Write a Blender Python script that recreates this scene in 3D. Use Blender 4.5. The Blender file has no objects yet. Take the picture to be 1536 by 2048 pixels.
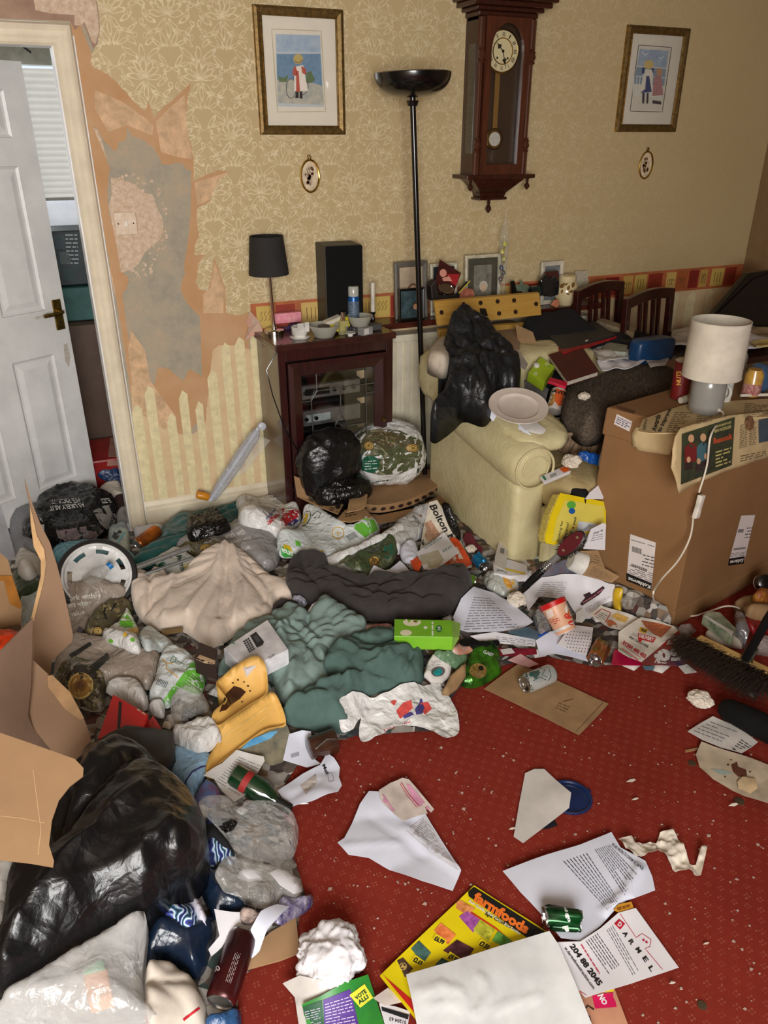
import bpy,bmesh,math,random
import numpy as np
from mathutils import Vector,Matrix,noise
from mathutils.geometry import delaunay_2d_cdt
from mathutils.bvhtree import BVHTree
SC=bpy.context.scene
COL=SC.collection
random.seed(7)
PT='printed_text'
def _z(s):
 n=list(map(int,s.split()));return list(zip(n[::2],n[1::2]))
F_PX,PITCH,HEAD,CAM_H=1539.0,math.radians(26.07),math.radians(23.9),1.71
cam_d=bpy.data.cameras.new('camera');cam=bpy.data.objects.new('camera',cam_d);COL.objects.link(cam)
cam_d.sensor_fit='VERTICAL';cam_d.sensor_height=24;cam_d.lens=F_PX/2048*24;cam_d.clip_start=.02
cam.location=(0,0,CAM_H);cam.rotation_euler=(math.pi/2-PITCH,0,-HEAD)
SC.camera=cam
SC.view_settings.view_transform='Standard';SC.view_settings.look='None'
SC.view_settings.gamma=1;SC.view_settings.use_curve_mapping=False
SC.view_settings.exposure=-0.1
W=bpy.data.worlds.new('sky');SC.world=W;W.use_nodes=True
W.node_tree.nodes['Background'].inputs[0].default_value=(.75,.85,1,1)
W.node_tree.nodes['Background'].inputs[1].default_value=1.2
def area(name,loc,rot,sx,sy,power,col):
 d=bpy.data.lights.new(name,'AREA');d.shape='RECTANGLE';d.size=sx;d.size_y=sy;d.energy=power;d.color=col
 o=bpy.data.objects.new(name,d);COL.objects.link(o);o.location=loc;o.rotation_euler=rot
 return o
area('window_daylight',(-.50,-1.38,1.62),(math.radians(84),0,0),1.6,1.25,168,(1,.975,.95))
area('next_room_daylight',(-.62,5.02,1.7),(math.radians(-90),0,0),1.5,1.0,12,(.93,.97,1))
_c,_s,_ch,_sh=math.cos(PITCH),math.sin(PITCH),math.cos(HEAD),math.sin(HEAD)
O=Vector((0,0,CAM_H))
def ray(px,py):
 u=(1024-py)*_c-F_PX*_s;f=F_PX*_c+(1024-py)*_s;r=px-768
 return Vector((f*_sh+r*_ch,f*_ch-r*_sh,u)).normalized()
def onY(px,py,Y):d=ray(px,py);return O+d*(Y/d.y)
def onX(px,py,X):d=ray(px,py);return O+d*(X/d.x)
def onZ(px,py,Z):d=ray(px,py);return O+d*((Z-CAM_H)/d.z)
def onPlane(px,py,p0,n):
 d=ray(px,py);return O+d*((Vector(p0)-O).dot(n)/d.dot(n))
def lin(c):
 return tuple((v/255/12.92 if v/255<=.04045 else ((v/255+.055)/1.055)**2.4) for v in c[:3])
class E:
 """tiny expression compiler for math nodes"""
 nt=None
 def __init__(s,v):s.v=v
 @staticmethod
 def op(o,*a):
  n=E.nt.nodes.new('ShaderNodeMath');n.operation=o
  for i,x in enumerate(a):
   x=x.v if isinstance(x,E) else x
   if isinstance(x,(int,float)):n.inputs[i].default_value=x
   else:E.nt.links.new(x,n.inputs[i])
  return E(n.outputs[0])
 def __add__(s,o):return E.op('ADD',s,o)
 __radd__=__add__
 def __sub__(s,o):return E.op('SUBTRACT',s,o)
 def __rsub__(s,o):return E.op('SUBTRACT',o,s)
 def __mul__(s,o):return E.op('MULTIPLY',s,o)
 __rmul__=__mul__
 def __truediv__(s,o):return E.op('DIVIDE',s,o)
def eabs(a):return E.op('ABSOLUTE',a)
def emin(a,b):return E.op('MINIMUM',a,b)
def emax(a,b):return E.op('MAXIMUM',a,b)
def esqrt(a):return E.op('SQRT',a)
def elt(a,b):return E.op('LESS_THAN',a,b)
def efract(a):return E.op('FRACT',a)
def band(a,w):# 1 at a=0 falling to 0 at |a|=w
 n=E.op('MULTIPLY_ADD',eabs(a),-1.0/w,1.0);n.v.node.use_clamp=True;return n
def circ(x,y,cx,cy,r):dx=x-cx;dy=y-cy;return esqrt(dx*dx+dy*dy)-r
def ell(x,y,cx,cy,a,b,ang):
 c,s=math.cos(ang),math.sin(ang);dx=x-cx;dy=y-cy
 p=(dx*c+dy*s)/a;q=(dy*c-dx*s)/b
 return (esqrt(p*p+q*q)-1.0)*min(a,b)
MATS={}
def newmat(name):
 m=bpy.data.materials.new(name);m.use_nodes=True;nt=m.node_tree;E.nt=nt
 return m,nt,nt.nodes['Principled BSDF']
def mixcol(nt,fac,a,b):
 n=nt.nodes.new('ShaderNodeMix');n.data_type='RGBA'
 for sck,v in ((n.inputs[0],fac),(n.inputs[6],a),(n.inputs[7],b)):
  if isinstance(v,E):v=v.v
  if isinstance(v,(int,float)):sck.default_value=v
  elif isinstance(v,tuple):sck.default_value=(*lin(v),1)
  else:nt.links.new(v,sck)
 return n.outputs[2]
def texco(nt,kind='Object'):
 n=nt.nodes.new('ShaderNodeTexCoord');return n.outputs[kind]
def noisetex(nt,co,scale,detail=4,rough=.6,stretch=None,dist=0):
 if stretch:
  mp=nt.nodes.new('ShaderNodeMapping');mp.inputs['Scale'].default_value=stretch;nt.links.new(co,mp.inputs[0]);co=mp.outputs[0]
 n=nt.nodes.new('ShaderNodeTexNoise');n.inputs['Scale'].default_value=scale;n.inputs['Detail'].default_value=detail
 n.inputs['Roughness'].default_value=rough;n.inputs['Distortion'].default_value=dist
 nt.links.new(co,n.inputs['Vector']);return n.outputs[0]
def ramp(nt,fac,stops,interp='LINEAR'):
 n=nt.nodes.new('ShaderNodeValToRGB');cr=n.color_ramp;cr.interpolation=interp
 while len(cr.elements)<len(stops):cr.elements.new(.5)
 for e,(p,c) in zip(cr.elements,stops):e.position=p;e.color=(*lin(c),1)
 nt.links.new(fac,n.inputs[0]);return n.outputs[0]
def bumpn(nt,bsdf,h,strength,dist=.002):
 b=nt.nodes.new('ShaderNodeBump');b.inputs['Strength'].default_value=strength;b.inputs['Distance'].default_value=dist
 nt.links.new(h,b.inputs['Height']);nt.links.new(b.outputs[0],bsdf.inputs['Normal'])
def crinkle(nt,b,scale,strength,dist=.006,cloth=False):
 co=texco(nt)
 nz=nt.nodes.new('ShaderNodeTexNoise');nz.inputs['Scale'].default_value=scale*.35;nz.inputs['Detail'].default_value=2;nt.links.new(co,nz.inputs['Vector'])
 ad=nt.nodes.new('ShaderNodeMixRGB');ad.blend_type='ADD';ad.inputs[0].default_value=.12 if not cloth else .25;nt.links.new(co,ad.inputs[1]);nt.links.new(nz.outputs['Color'],ad.inputs[2])
 H=None
 for k,w in ((1,1),(2.7,.5)):
  v=nt.nodes.new('ShaderNodeTexVoronoi');v.feature='DISTANCE_TO_EDGE' if not cloth else 'SMOOTH_F1';v.inputs['Scale'].default_value=scale*k;nt.links.new(ad.outputs[0],v.inputs['Vector'])
  t=E.op('MULTIPLY',v.outputs['Distance'],(-w if k==1 and not cloth else w)/k);H=t if H is None else H+t
 H=H+E(noisetex(nt,co,scale*1.3,4,.55,dist=1.5))*(.35 if not cloth else .6)
 bumpn(nt,b,H.v,strength,dist*2)
def mat(name,rgb,rough=.6,metal=0,var=.12,vs=12,bump=0,bs=60,spec=.5,sheen=0,coat=0,rgb2=None,stretch=None,crk=0,crc=False):
 """plain principled material with a procedural tone variation and fine relief"""
 if name in MATS:return MATS[name]
 m,nt,b=newmat(name)
 co=texco(nt)
 nz=noisetex(nt,co,vs,5,.6,stretch)
 c2=rgb2 or tuple(max(0,v*(1-var*1.6)) for v in rgb);c1=tuple(min(255,v*(1+var*.5)) for v in rgb) if not rgb2 else rgb
 col=ramp(nt,nz,[(.3,c2),(.7,c1)])
 nt.links.new(col,b.inputs['Base Color'])
 b.inputs['Roughness'].default_value=rough;b.inputs['Metallic'].default_value=metal
 b.inputs['Specular IOR Level'].default_value=spec
 if sheen:b.inputs['Sheen Weight'].default_value=sheen
 if coat:b.inputs['Coat Weight'].default_value=coat;b.inputs['Coat Roughness'].default_value=.1
 if crk:crinkle(nt,b,crk,bump or .4,cloth=crc)
 elif bump:bumpn(nt,b,noisetex(nt,co,bs,3,.6,stretch),bump)
 MATS[name]=m;return m
def clearmat(name,rgb=(235,238,240),dens=.25,rough=.12,bump=.4,bs=40):
 """clear plastic film / thin glass: mostly see-through, glossy, slightly milky"""
 if name in MATS:return MATS[name]
 m,nt,b=newmat(name)
 b.inputs['Base Color'].default_value=(*lin(rgb),1);b.inputs['Roughness'].default_value=rough
 b.inputs['Specular IOR Level'].default_value=1.0
 if bump:crinkle(nt,b,bs*.6,bump)
 tr=nt.nodes.new('ShaderNodeBsdfTransparent');mx=nt.nodes.new('ShaderNodeMixShader')
 lw=nt.nodes.new('ShaderNodeLayerWeight');lw.inputs[0].default_value=.35
 f=E.op('MULTIPLY_ADD',E(lw.outputs[1]),.38,dens);f.v.node.use_clamp=True
 nt.links.new(f.v,mx.inputs[0]);nt.links.new(tr.outputs[0],mx.inputs[1]);nt.links.new(b.outputs[0],mx.inputs[2])
 nt.links.new(mx.outputs[0],nt.nodes['Material Output'].inputs[0])
 MATS[name]=m;return m
def flat(rgb,rough=.55):
 """printed ink of one colour"""
 k='ink_%d_%d_%d_%d' % (*rgb,int(rough*100))
 return mat(k,rgb,rough,var=.03,vs=20)
def link(name,verts,faces,m,parent=None,smooth=False,loc=None,local=False):
 """one mesh object; world-space verts, origin moved to loc (or the centroid)"""
 V=np.array([tuple(v) for v in verts],dtype=float).reshape(-1,3)
 if parent is not None or local:L=np.zeros(3)
 else:L=np.array(loc if loc is not None else ((V[:,0].min()+V[:,0].max())/2,(V[:,1].min()+V[:,1].max())/2,V[:,2].min()))
 me=bpy.data.meshes.new(name);me.from_pydata((V-L).tolist(),[],[tuple(f) for f in faces]);me.update()
 if smooth:me.polygons.foreach_set('use_smooth',[True]*len(me.polygons))
 o=bpy.data.objects.new(name,me);COL.objects.link(o);o.location=L
 if m:me.materials.append(m)
 if parent is not None:
  o.parent=parent
  q=parent;lc=local
  while q:lc=lc or bool(q.get('_local'));q=q.parent
  if not lc:
   o.matrix_parent_inverse=Matrix.Translation(-world_loc(parent))
 return o
def world_loc(o):
 v=Vector((0,0,0));chain=[]
 while o:chain.append(o);o=o.parent
 M=Matrix.Identity(4)
 for p in reversed(chain):M=M @ p.matrix_parent_inverse @ p.matrix_basis if p.parent else p.matrix_basis.copy()
 return M.translation
def wmat(o):
 return (wmat(o.parent) @ o.matrix_parent_inverse @ o.matrix_basis) if o.parent else o.matrix_basis.copy()
def tag(o,label=None,cat=None,group=None,kind=None):
 if label:o['label']=label
 if cat:o['category']=cat
 if group:o['group']=group
 if kind:o['kind']=kind
 return o
def thing(name,label,cat,loc=(0,0,0),rz=0,group=None,rot=None):
 o=bpy.data.objects.new(name,None);COL.objects.link(o);o.location=loc;o.rotation_euler=rot or (0,0,rz)
 o.empty_display_size=.05
 o['_local']=1
 return tag(o,label,cat,group)
class MB:
 def __init__(s):s.v=[];s.f=[]
 def add(s,vs,fs):
  n=len(s.v);s.v+=[tuple(v) for v in vs];s.f+=[tuple(i+n for i in f) for f in fs];return s
 def box(s,a,b,M=None):
  x0,y0,z0=a;x1,y1,z1=b
  vs=[Vector(p) for p in ((x0,y0,z0),(x1,y0,z0),(x1,y1,z0),(x0,y1,z0),(x0,y0,z1),(x1,y0,z1),(x1,y1,z1),(x0,y1,z1))]
  if M is not None:vs=[M @ v for v in vs]
  return s.add(vs,[(3,2,1,0),(4,5,6,7),(0,1,5,4),(1,2,6,5),(2,3,7,6),(3,0,4,7)])
 def hexa(s,bot,top):
  return s.add(list(bot)+list(top),[(3,2,1,0),(4,5,6,7),(0,1,5,4),(1,2,6,5),(2,3,7,6),(3,0,4,7)])
 def prism(s,poly,off):
  """polygon (3D points) extruded by vector off"""
  n=len(poly);off=Vector(off);P=[Vector(p) for p in poly]
  return s.add(P+[p+off for p in P],[tuple(range(n-1,-1,-1)),tuple(range(n,2*n))]+[(i,(i+1) % n,n+(i+1) % n,n+i) for i in range(n)])
 def lathe(s,prof,A=(0,0,0),B=None,n=20,cap=True,sq=1.0,wob=None,up=None):
  """profile [(height, radius)] turned about the axis from A towards B (height measured in metres along it)"""
  A=Vector(A);d=(Vector(B)-A).normalized() if B is not None else Vector((0,0,1))
  x=d.orthogonal().normalized() if up is None else (Vector(up)-d*Vector(up).dot(d)).normalized()
  y=d.cross(x);base=len(s.v)
  for h,r in prof:
   for k in range(n):
    a=2*math.pi*k/n;rr=r
    p=A+d*h+(x*math.cos(a)+y*math.sin(a)*sq)*rr
    if wob:p=wob(p,h,a)
    s.v.append(tuple(p))
  for j in range(len(prof)-1):
   for k in range(n):
    a,b=base+j*n+k,base+j*n+(k+1) % n
    s.f.append((a,b,b+n,a+n))
  if cap:
   if prof[0][1]>1e-5:s.f.append(tuple(base+k for k in range(n-1,-1,-1)))
   if prof[-1][1]>1e-5:s.f.append(tuple(base+(len(prof)-1)*n+k for k in range(n)))
  return s
 def tube(s,pts,r,n=8,closed=False):
  P=[Vector(p) for p in pts];base=len(s.v);m=len(P);prev=None
  for i in range(m):
   t=(P[(i+1) % m]-P[i-1]) if closed else (P[min(i+1,m-1)]-P[max(i-1,0)])
   t.normalize()
   if prev is None:x=t.orthogonal().normalized()
   else:
    x=prev-t*prev.dot(t)
    x=x.normalized() if x.length>1e-6 else t.orthogonal().normalized()
   prev=x;y=t.cross(x);rr=r[i] if isinstance(r,(list,tuple)) else r
   for k in range(n):
    a=2*math.pi*k/n;s.v.append(tuple(P[i]+(x*math.cos(a)+y*math.sin(a))*rr))
  for j in range(m if closed else m-1):
   for k in range(n):
    a,b=base+j*n+k,base+j*n+(k+1) % n;c,d=base+((j+1) % m)*n+k,base+((j+1) % m)*n+(k+1) % n
    s.f.append((a,b,d,c))
  if not closed:s.f.append(tuple(base+k for k in range(n-1,-1,-1)));s.f.append(tuple(base+(m-1)*n+k for k in range(n)))
  return s
 def build(s,name,m,parent=None,smooth=False,bevel=0,local=False,**kw):
  o=link(name,s.v,s.f,m,parent,smooth,local=local or bool(parent is not None and parent.get('_local')),**kw)
  if bevel:
   b=o.modifiers.new('bevel','BEVEL');b.width=bevel;b.segments=2;b.limit_method='ANGLE';b.angle_limit=.7
  if smooth:autosm(o)
  return o
def autosm(o,ang=40):
 me=o.data;bm=bmesh.new();bm.from_mesh(me);a=math.radians(ang)
 for e in bm.edges:
  if len(e.link_faces)==2 and e.calc_face_angle(0)>a:e.smooth=False
 bm.to_mesh(me);bm.free()
def catmull(P,closed=True,k=6):
 out=[];n=len(P);rng=range(n if closed else n-1)
 for i in rng:
  if closed:p0,p1,p2,p3=P[i-1],P[i],P[(i+1) % n],P[(i+2) % n]
  else:p0,p1,p2,p3=P[max(i-1,0)],P[i],P[i+1],P[min(i+2,n-1)]
  for j in range(k):
   t=j/k
   out.append(tuple(.5*((2*b)+(-a+c)*t+(2*a-5*b+4*c-d)*t*t+(-a+3*b-3*c+d)*t**3) for a,b,c,d in zip(p0,p1,p2,p3)))
 if not closed:out.append(tuple(P[-1]))
 return out
def densify(P,step,closed=True):
 out=[];n=len(P)
 for i in range(n if closed else n-1):
  a,b=P[i],P[(i+1) % n];L=math.dist(a,b);m=max(1,int(round(L/step)))
  for j in range(m):out.append(tuple(x+(y-x)*j/m for x,y in zip(a,b)))
 if not closed:out.append(tuple(P[-1]))
 return out
def cdt(poly,step,holes=()):
 loops=[poly]+list(holes);vs=[];fs=[]
 for lp in loops:
  n0=len(vs);vs+=[Vector((p[0],p[1])) for p in lp];fs.append(list(range(n0,n0+len(lp))))
 P=np.array(poly);x0,y0=P.min(0)[:2];x1,y1=P.max(0)[:2]
 gx=[];j=0;y=y0+step*.5
 while y<y1:
  x=x0+step*(.25+.5*(j % 2))
  while x<x1:gx.append((x,y));x+=step
  y+=step*.87;j+=1
 if gx:
  G=np.array(gx)
  ins=inside(G,P);
  for h in holes:ins &=~inside(G,np.array(h))
  d=distpoly(G,P);ins &=d>step*.45
  for h in holes:ins &=distpoly(G,np.array(h))>step*.45
  vs+=[Vector(g) for g in G[ins]]
 edges=[];k0=0
 for lp in loops:
  n=len(lp);edges+=[(k0+i,k0+(i+1) % n) for i in range(n)];k0+=n
 r=delaunay_2d_cdt(vs,edges,[],0,1e-7)
 V=np.array([tuple(v) for v in r[0]]);T=[]
 cen=np.array([V[list(f)].mean(0) for f in r[2]])
 ok=inside(cen,P)
 for h in holes:ok &=~inside(cen,np.array(h))
 T=[f for f,o in zip(r[2],ok) if o]
 return V,T
def inside(G,P):
 x,y=G[:,0],G[:,1];r=np.zeros(len(G),bool);n=len(P)
 for i in range(n):
  x0,y0=P[i-1][:2];x1,y1=P[i][:2]
  if y0==y1:continue
  c=((y0>y)!=(y1>y)) & (x<(x1-x0)*(y-y0)/(y1-y0)+x0);r ^=c
 return r
def distpoly(G,P,closed=True):
 d=np.full(len(G),1e9);n=len(P)
 for i in range(0 if closed else 1,n):
  a=np.array(P[i-1][:2]);b=np.array(P[i][:2]);ab=b-a;L=(ab@ab) or 1e-12
  t=np.clip(((G-a)@ab)/L,0,1);q=a+t[:,None]*ab
  d=np.minimum(d,np.hypot(*(G-q).T))
 return d
CELL=.015;HX0,HY0=-1.3,.2;HNX,HNY=360,330
HF=np.zeros((HNX,HNY))
def hidx(x,y):return np.clip(((np.asarray(x)-HX0)/CELL).astype(int),0,HNX-1),np.clip(((np.asarray(y)-HY0)/CELL).astype(int),0,HNY-1)
def blur(A,r=2,n=2):
 for _ in range(n):
  for ax in (0,1):
   A=sum(np.roll(A,k,ax) for k in range(-r,r+1))/(2*r+1)
 return A
HB=HF.copy()
def hupd():
 global HB;HB=np.maximum(blur(HF,2,2),0)
def hget(x,y,A=None):
 A=HB if A is None else A
 fx=np.clip((np.asarray(x,float)-HX0)/CELL-.5,0,HNX-1.001);fy=np.clip((np.asarray(y,float)-HY0)/CELL-.5,0,HNY-1.001)
 i=fx.astype(int);j=fy.astype(int);u=fx-i;v=fy-j
 return A[i,j]*(1-u)*(1-v)+A[i+1,j]*u*(1-v)+A[i,j+1]*(1-u)*v+A[i+1,j+1]*u*v
TS=np.linspace(0,1,700)
def onH(px,py,dz=0):
 """where the sight line meets the heap surface (+dz)"""
 d=ray(px,py);tmax=(0-CAM_H)/d.z if d.z<0 else 8;t0=max(0,(1.2-CAM_H)/d.z) if d.z<0 else 0
 T=t0+(tmax-t0)*TS;X=O.x+d.x*T;Y=O.y+d.y*T;Z=O.z+d.z*T
 g=Z-(hget(X,Y)+dz);k=np.argmax(g<=0) if (g<=0).any() else len(T)-1
 if k>0:
  a,b=g[k-1],g[k];t=T[k-1]+(T[k]-T[k-1])*(a/(a-b) if a!=b else 0)
 else:t=T[0]
 return O+d*float(t)
def hstamp(V):
 """raise the map where the vertices are"""
 i,j=hidx(V[:,0],V[:,1]);np.maximum.at(HF,(i,j),V[:,2])
def hstamp_poly(P,z):
 P=np.array([(p[0],p[1]) for p in P]);i0,j0=hidx(P[:,0].min(),P[:,1].min());i1,j1=hidx(P[:,0].max(),P[:,1].max())
 I,J=np.meshgrid(np.arange(i0,i1+1),np.arange(j0,j1+1),indexing='ij')
 G=np.stack([HX0+(I.ravel()+.5)*CELL,HY0+(J.ravel()+.5)*CELL],1);k=inside(G,P)
 zz=z(G[k]) if callable(z) else z
 np.maximum.at(HF,(I.ravel()[k],J.ravel()[k]),zz)
def n3(x,y,z=0):return noise.noise(Vector((x,y,z)))
def fC(amp=.012,sc=9,ang=0,seed=0,warp=1.3):
 c,s=math.cos(ang),math.sin(ang)
 def f(x,y):
  u=(x*c+y*s);v=(-x*s+y*c)
  w=n3(u*3+seed,v*3)*warp+n3(u*8,v*8+seed)*.45*warp
  r=abs(math.sin((v*sc*1.25+w*3.0)*2.2))**.6
  m=.5+.5*n3(x*5+seed,y*5,9);q=abs(n3(x*13+2*w,y*13,seed))*2
  b=abs(math.sin(u*sc*1.6+v*sc*2.4+4*n3(x*5,y*5+9,seed)))**.7
  return amp*(.85*r*(.35+m)+.35*b*(1.2-m)+.45*q+.5*n3(x*4,y*4,seed)-.5)
 return f
def fP(amp=.01,sc=14,seed=0):
 def f(x,y):
  r=0;a=1;k=sc
  for i in range(2):
   r+=a*(1-2.4*abs(n3(x*k+seed,y*k-seed,i*7.3+seed))) ;a*=.5;k*=2.1
  wx=x+.03*n3(x*14,y*14,seed);wy=y+.03*n3(y*14,x*14,seed+4)
  d,_=noise.voronoi(Vector((wx*sc*1.5+seed,wy*sc*1.5,seed)));e,_=noise.voronoi(Vector((wx*sc*3.6,wy*sc*3.6+seed,seed)))
  return amp*(.55*r-1.0*(d[1]-d[0])+.45*(e[1]-e[0])+.15)
 return f
def fK(amp=.01,sc=22,seed=0):
 def f(x,y):
  d,_=noise.voronoi(Vector((x*sc+seed+.6*n3(x*9,y*9,seed),y*sc,seed)))
  e,_=noise.voronoi(Vector((x*sc*2.2,y*sc*2.2+seed,seed+3)))
  return amp*(.75-(d[1]-d[0])*1.0-.35*(e[1]-e[0]))
 return f
def fQ(amp=.003,sc=4,seed=0):
 def f(x,y):
  d,_=noise.voronoi(Vector((x*sc*1.5+seed,y*sc*1.5,seed)))
  return amp*(n3(x*sc,y*sc,seed)*1.4+1.0+.8*abs(n3(x*sc*.7,y*sc*1.3,seed+5))*2+.3*(d[1]-d[0]))
 return f
def f_flat(a=0):return lambda x,y:0
ITEM={}
def soft(name,label,cat,out,m,group=None,dome=.02,edge=.04,dz=.002,fold=None,step=.011,z=None,rnd=True,thick=None,
         bumps=(),creases=(),hole=None,parent=None,stamp=True,conf=True,pin=.012,smooth=True,lift=0,kind=None,tilt=None):
 """something limp or thin lying on what is below it: outline traced in photo pixels, put down on the heap,
 triangulated and given its own dome, folds, creases and a closed underside"""
 pts=catmull(out,True,5) if rnd else list(out)
 if tilt:PL=lambda x,y:onPlane(x,y,tilt[0],Vector(tilt[1]))
 elif z is None:PL=lambda x,y:onH(x,y,dz)
 else:PL=lambda x,y:onZ(x,y,z)
 W3=[PL(*p) for p in densify(pts,7 if step<.013 else 12)]
 for w in W3:
  if w.y>3.466 and w.x>.25:w.y=3.466
 keep=[W3[0]]
 for w in W3[1:]:
  if (w.xy-keep[-1].xy).length>step*.4:keep.append(w)
 if (keep[0].xy-keep[-1].xy).length<step*.4:keep.pop()
 W3=keep;poly=[(w.x,w.y) for w in W3];nb=len(poly)
 V,T=cdt(poly,step)
 d=distpoly(V,poly)
 if z is None and not tilt:
  base=hget(V[:,0],V[:,1])+dz
  if not conf:
   A=np.c_[V,np.ones(len(V))];k=d<step*.3
   sol=np.linalg.lstsq(A[k],base[k],rcond=None)[0];pl=A@sol;base=pl
 elif tilt:
  n=Vector(tilt[1]);p=Vector(tilt[0]);base=p.z-((V[:,0]-p.x)*n.x+(V[:,1]-p.y)*n.y)/n.z
 else:base=np.full(len(V),float(z))
 q=np.clip(d/edge,0,1);prof=np.sqrt(np.clip(1-(1-q)**2,0,1))
 Z=base+dome*prof
 fade=np.clip(d/pin,0,1)
 if fold:
  fz=np.array([fold(x,y) for x,y in V]);Z+=fz*(fade if thick is None else np.ones(len(V)))
 for bx,by,h,r in bumps:
  c=PL(bx,by);Z+=h*np.exp(-((V[:,0]-c.x)**2+(V[:,1]-c.y)**2)/(r*r))
 for cr in creases:
  *pp,h,w=cr;L=[tuple(PL(*p).xy) for p in pp]
  dd=distpoly(V,L,closed=False);Z+=h*np.exp(-(dd/w)**2)
 if z is None and not tilt and conf:Z=np.maximum(Z,hget(V[:,0],V[:,1])*.0+Z)
 n=len(V)
 top=np.c_[V,Z]
 if thick is not None:bot=np.c_[V,Z-thick]
 else:
  low=np.minimum(hget(V[:,0],V[:,1]) if (z is None and not tilt) else Z-lift-.002,Z-.002)
  bot=np.c_[V,np.maximum(low,.0005)]
 from collections import Counter
 ec=Counter();
 for f in T:
  for a,b in zip(f,f[1:]+f[:1]):ec[(a,b)]+=1
 bd=[(a,b) for (a,b) in ec if (b,a) not in ec]
 faces=[tuple(f) for f in T]+[tuple(i+n for i in reversed(f)) for f in T]+[(b,a,a+n,b+n) for a,b in bd]
 o=link(name,np.r_[top,bot],faces,m,parent,smooth)
 if smooth and thick is not None:autosm(o,60)
 if parent is None:tag(o,label,cat,group,kind)
 if stamp:hstamp(top[:,:3]);hupd()
 o['_n']=1
 return o
def sheet(name,label,cat,out,m,**k):
 k.setdefault('thick',.0006);k.setdefault('dome',0);k.setdefault('rnd',False);k.setdefault('fold',fQ(.003,5,len(ITEM)))
 k.setdefault('step',.014);k.setdefault('dz',.003);ITEM[len(ITEM)]=1
 return soft(name,label,cat,out,m,**k)
def slab(name,label,cat,px4,m,h,z=None,th=None,dz=0,bevel=.002,parent=None,stamp=True,group=None):
 """rigid thing with a polygonal top seen in the photo: top at height z (or h above the heap), thickness th"""
 c=np.mean(np.array(px4),0)
 if z is None:
  g=[onH(*p,h+dz) for p in px4];z=max(sum(p.z for p in g)/len(g),0.002)
 P=[onZ(*p,z) for p in px4];th=th or h
 mb=MB().prism([p for p in P],(0,0,-th))
 a=(P[1]-P[0]).cross(P[2]-P[0])
 if a.z>0:mb.f=[tuple(reversed(f)) for f in mb.f]
 o=mb.build(name,m,parent,bevel=bevel)
 if parent is None:tag(o,label,cat,group)
 if stamp:hstamp_poly(P,z);hupd()
 return o,z
def tree(*objs):
 T=[]
 for o in objs:
  M=wmat(o);me=o.data
  T.append(BVHTree.FromPolygons([M @ v.co for v in me.vertices],[tuple(p.vertices) for p in me.polygons]))
 return T
def cast(T,px,py,off):
 d=ray(px,py);best=None
 for t in T:
  h=t.ray_cast(O,d)
  if h[0] is not None and (best is None or h[3]<best[1]): 
   n=h[1] if h[1].dot(d)<0 else -h[1]
   best=(h[0]+n*off,h[3])
 return best[0] if best else None
_tc={}
def textmesh(s,bold=0.0,res=2):
 k=(s,bold,res)
 if k not in _tc:
  cu=bpy.data.curves.new('t','FONT');cu.body=s;cu.resolution_u=res;cu.fill_mode='FRONT';cu.offset=bold
  ob=bpy.data.objects.new('t',cu);COL.objects.link(ob)
  bpy.context.view_layer.update()
  me=ob.evaluated_get(bpy.context.evaluated_depsgraph_get()).to_mesh()
  V=np.array([v.co[:2] for v in me.vertices]) if len(me.vertices) else np.zeros((0,2));Fs=[tuple(p.vertices) for p in me.polygons]
  ob.to_mesh_clear();bpy.data.objects.remove(ob);bpy.data.curves.remove(cu)
  if len(V):V=(V-V.min(0))/np.maximum(V.max(0)-V.min(0),1e-6)
  _tc[k]=(V,Fs)
 return _tc[k]
def _map(V,quad):
 bl,br,tr,tl=[np.array(q,float) for q in quad];u,v=V[:,:1],V[:,1:2]
 return bl*(1-u)*(1-v)+br*u*(1-v)+tr*u*v+tl*(1-u)*v
def _emit(name,P,Fs,T,m,parent,off,label=None):
 pts=[cast(T,x,y,off) for x,y in P]
 idx={};vs=[]
 fs=[]
 for f in Fs:
  if all(pts[i] is not None for i in f):
   L=max((pts[f[i]]-pts[f[i-1]]).length for i in range(len(f)))
   if L>.25:continue
   g=[]
   for i in f:
    if i not in idx:idx[i]=len(vs);vs.append(pts[i])
    g.append(idx[i])
   fs.append(tuple(g))
 if not fs:return None
 return (vs,fs)
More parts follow.
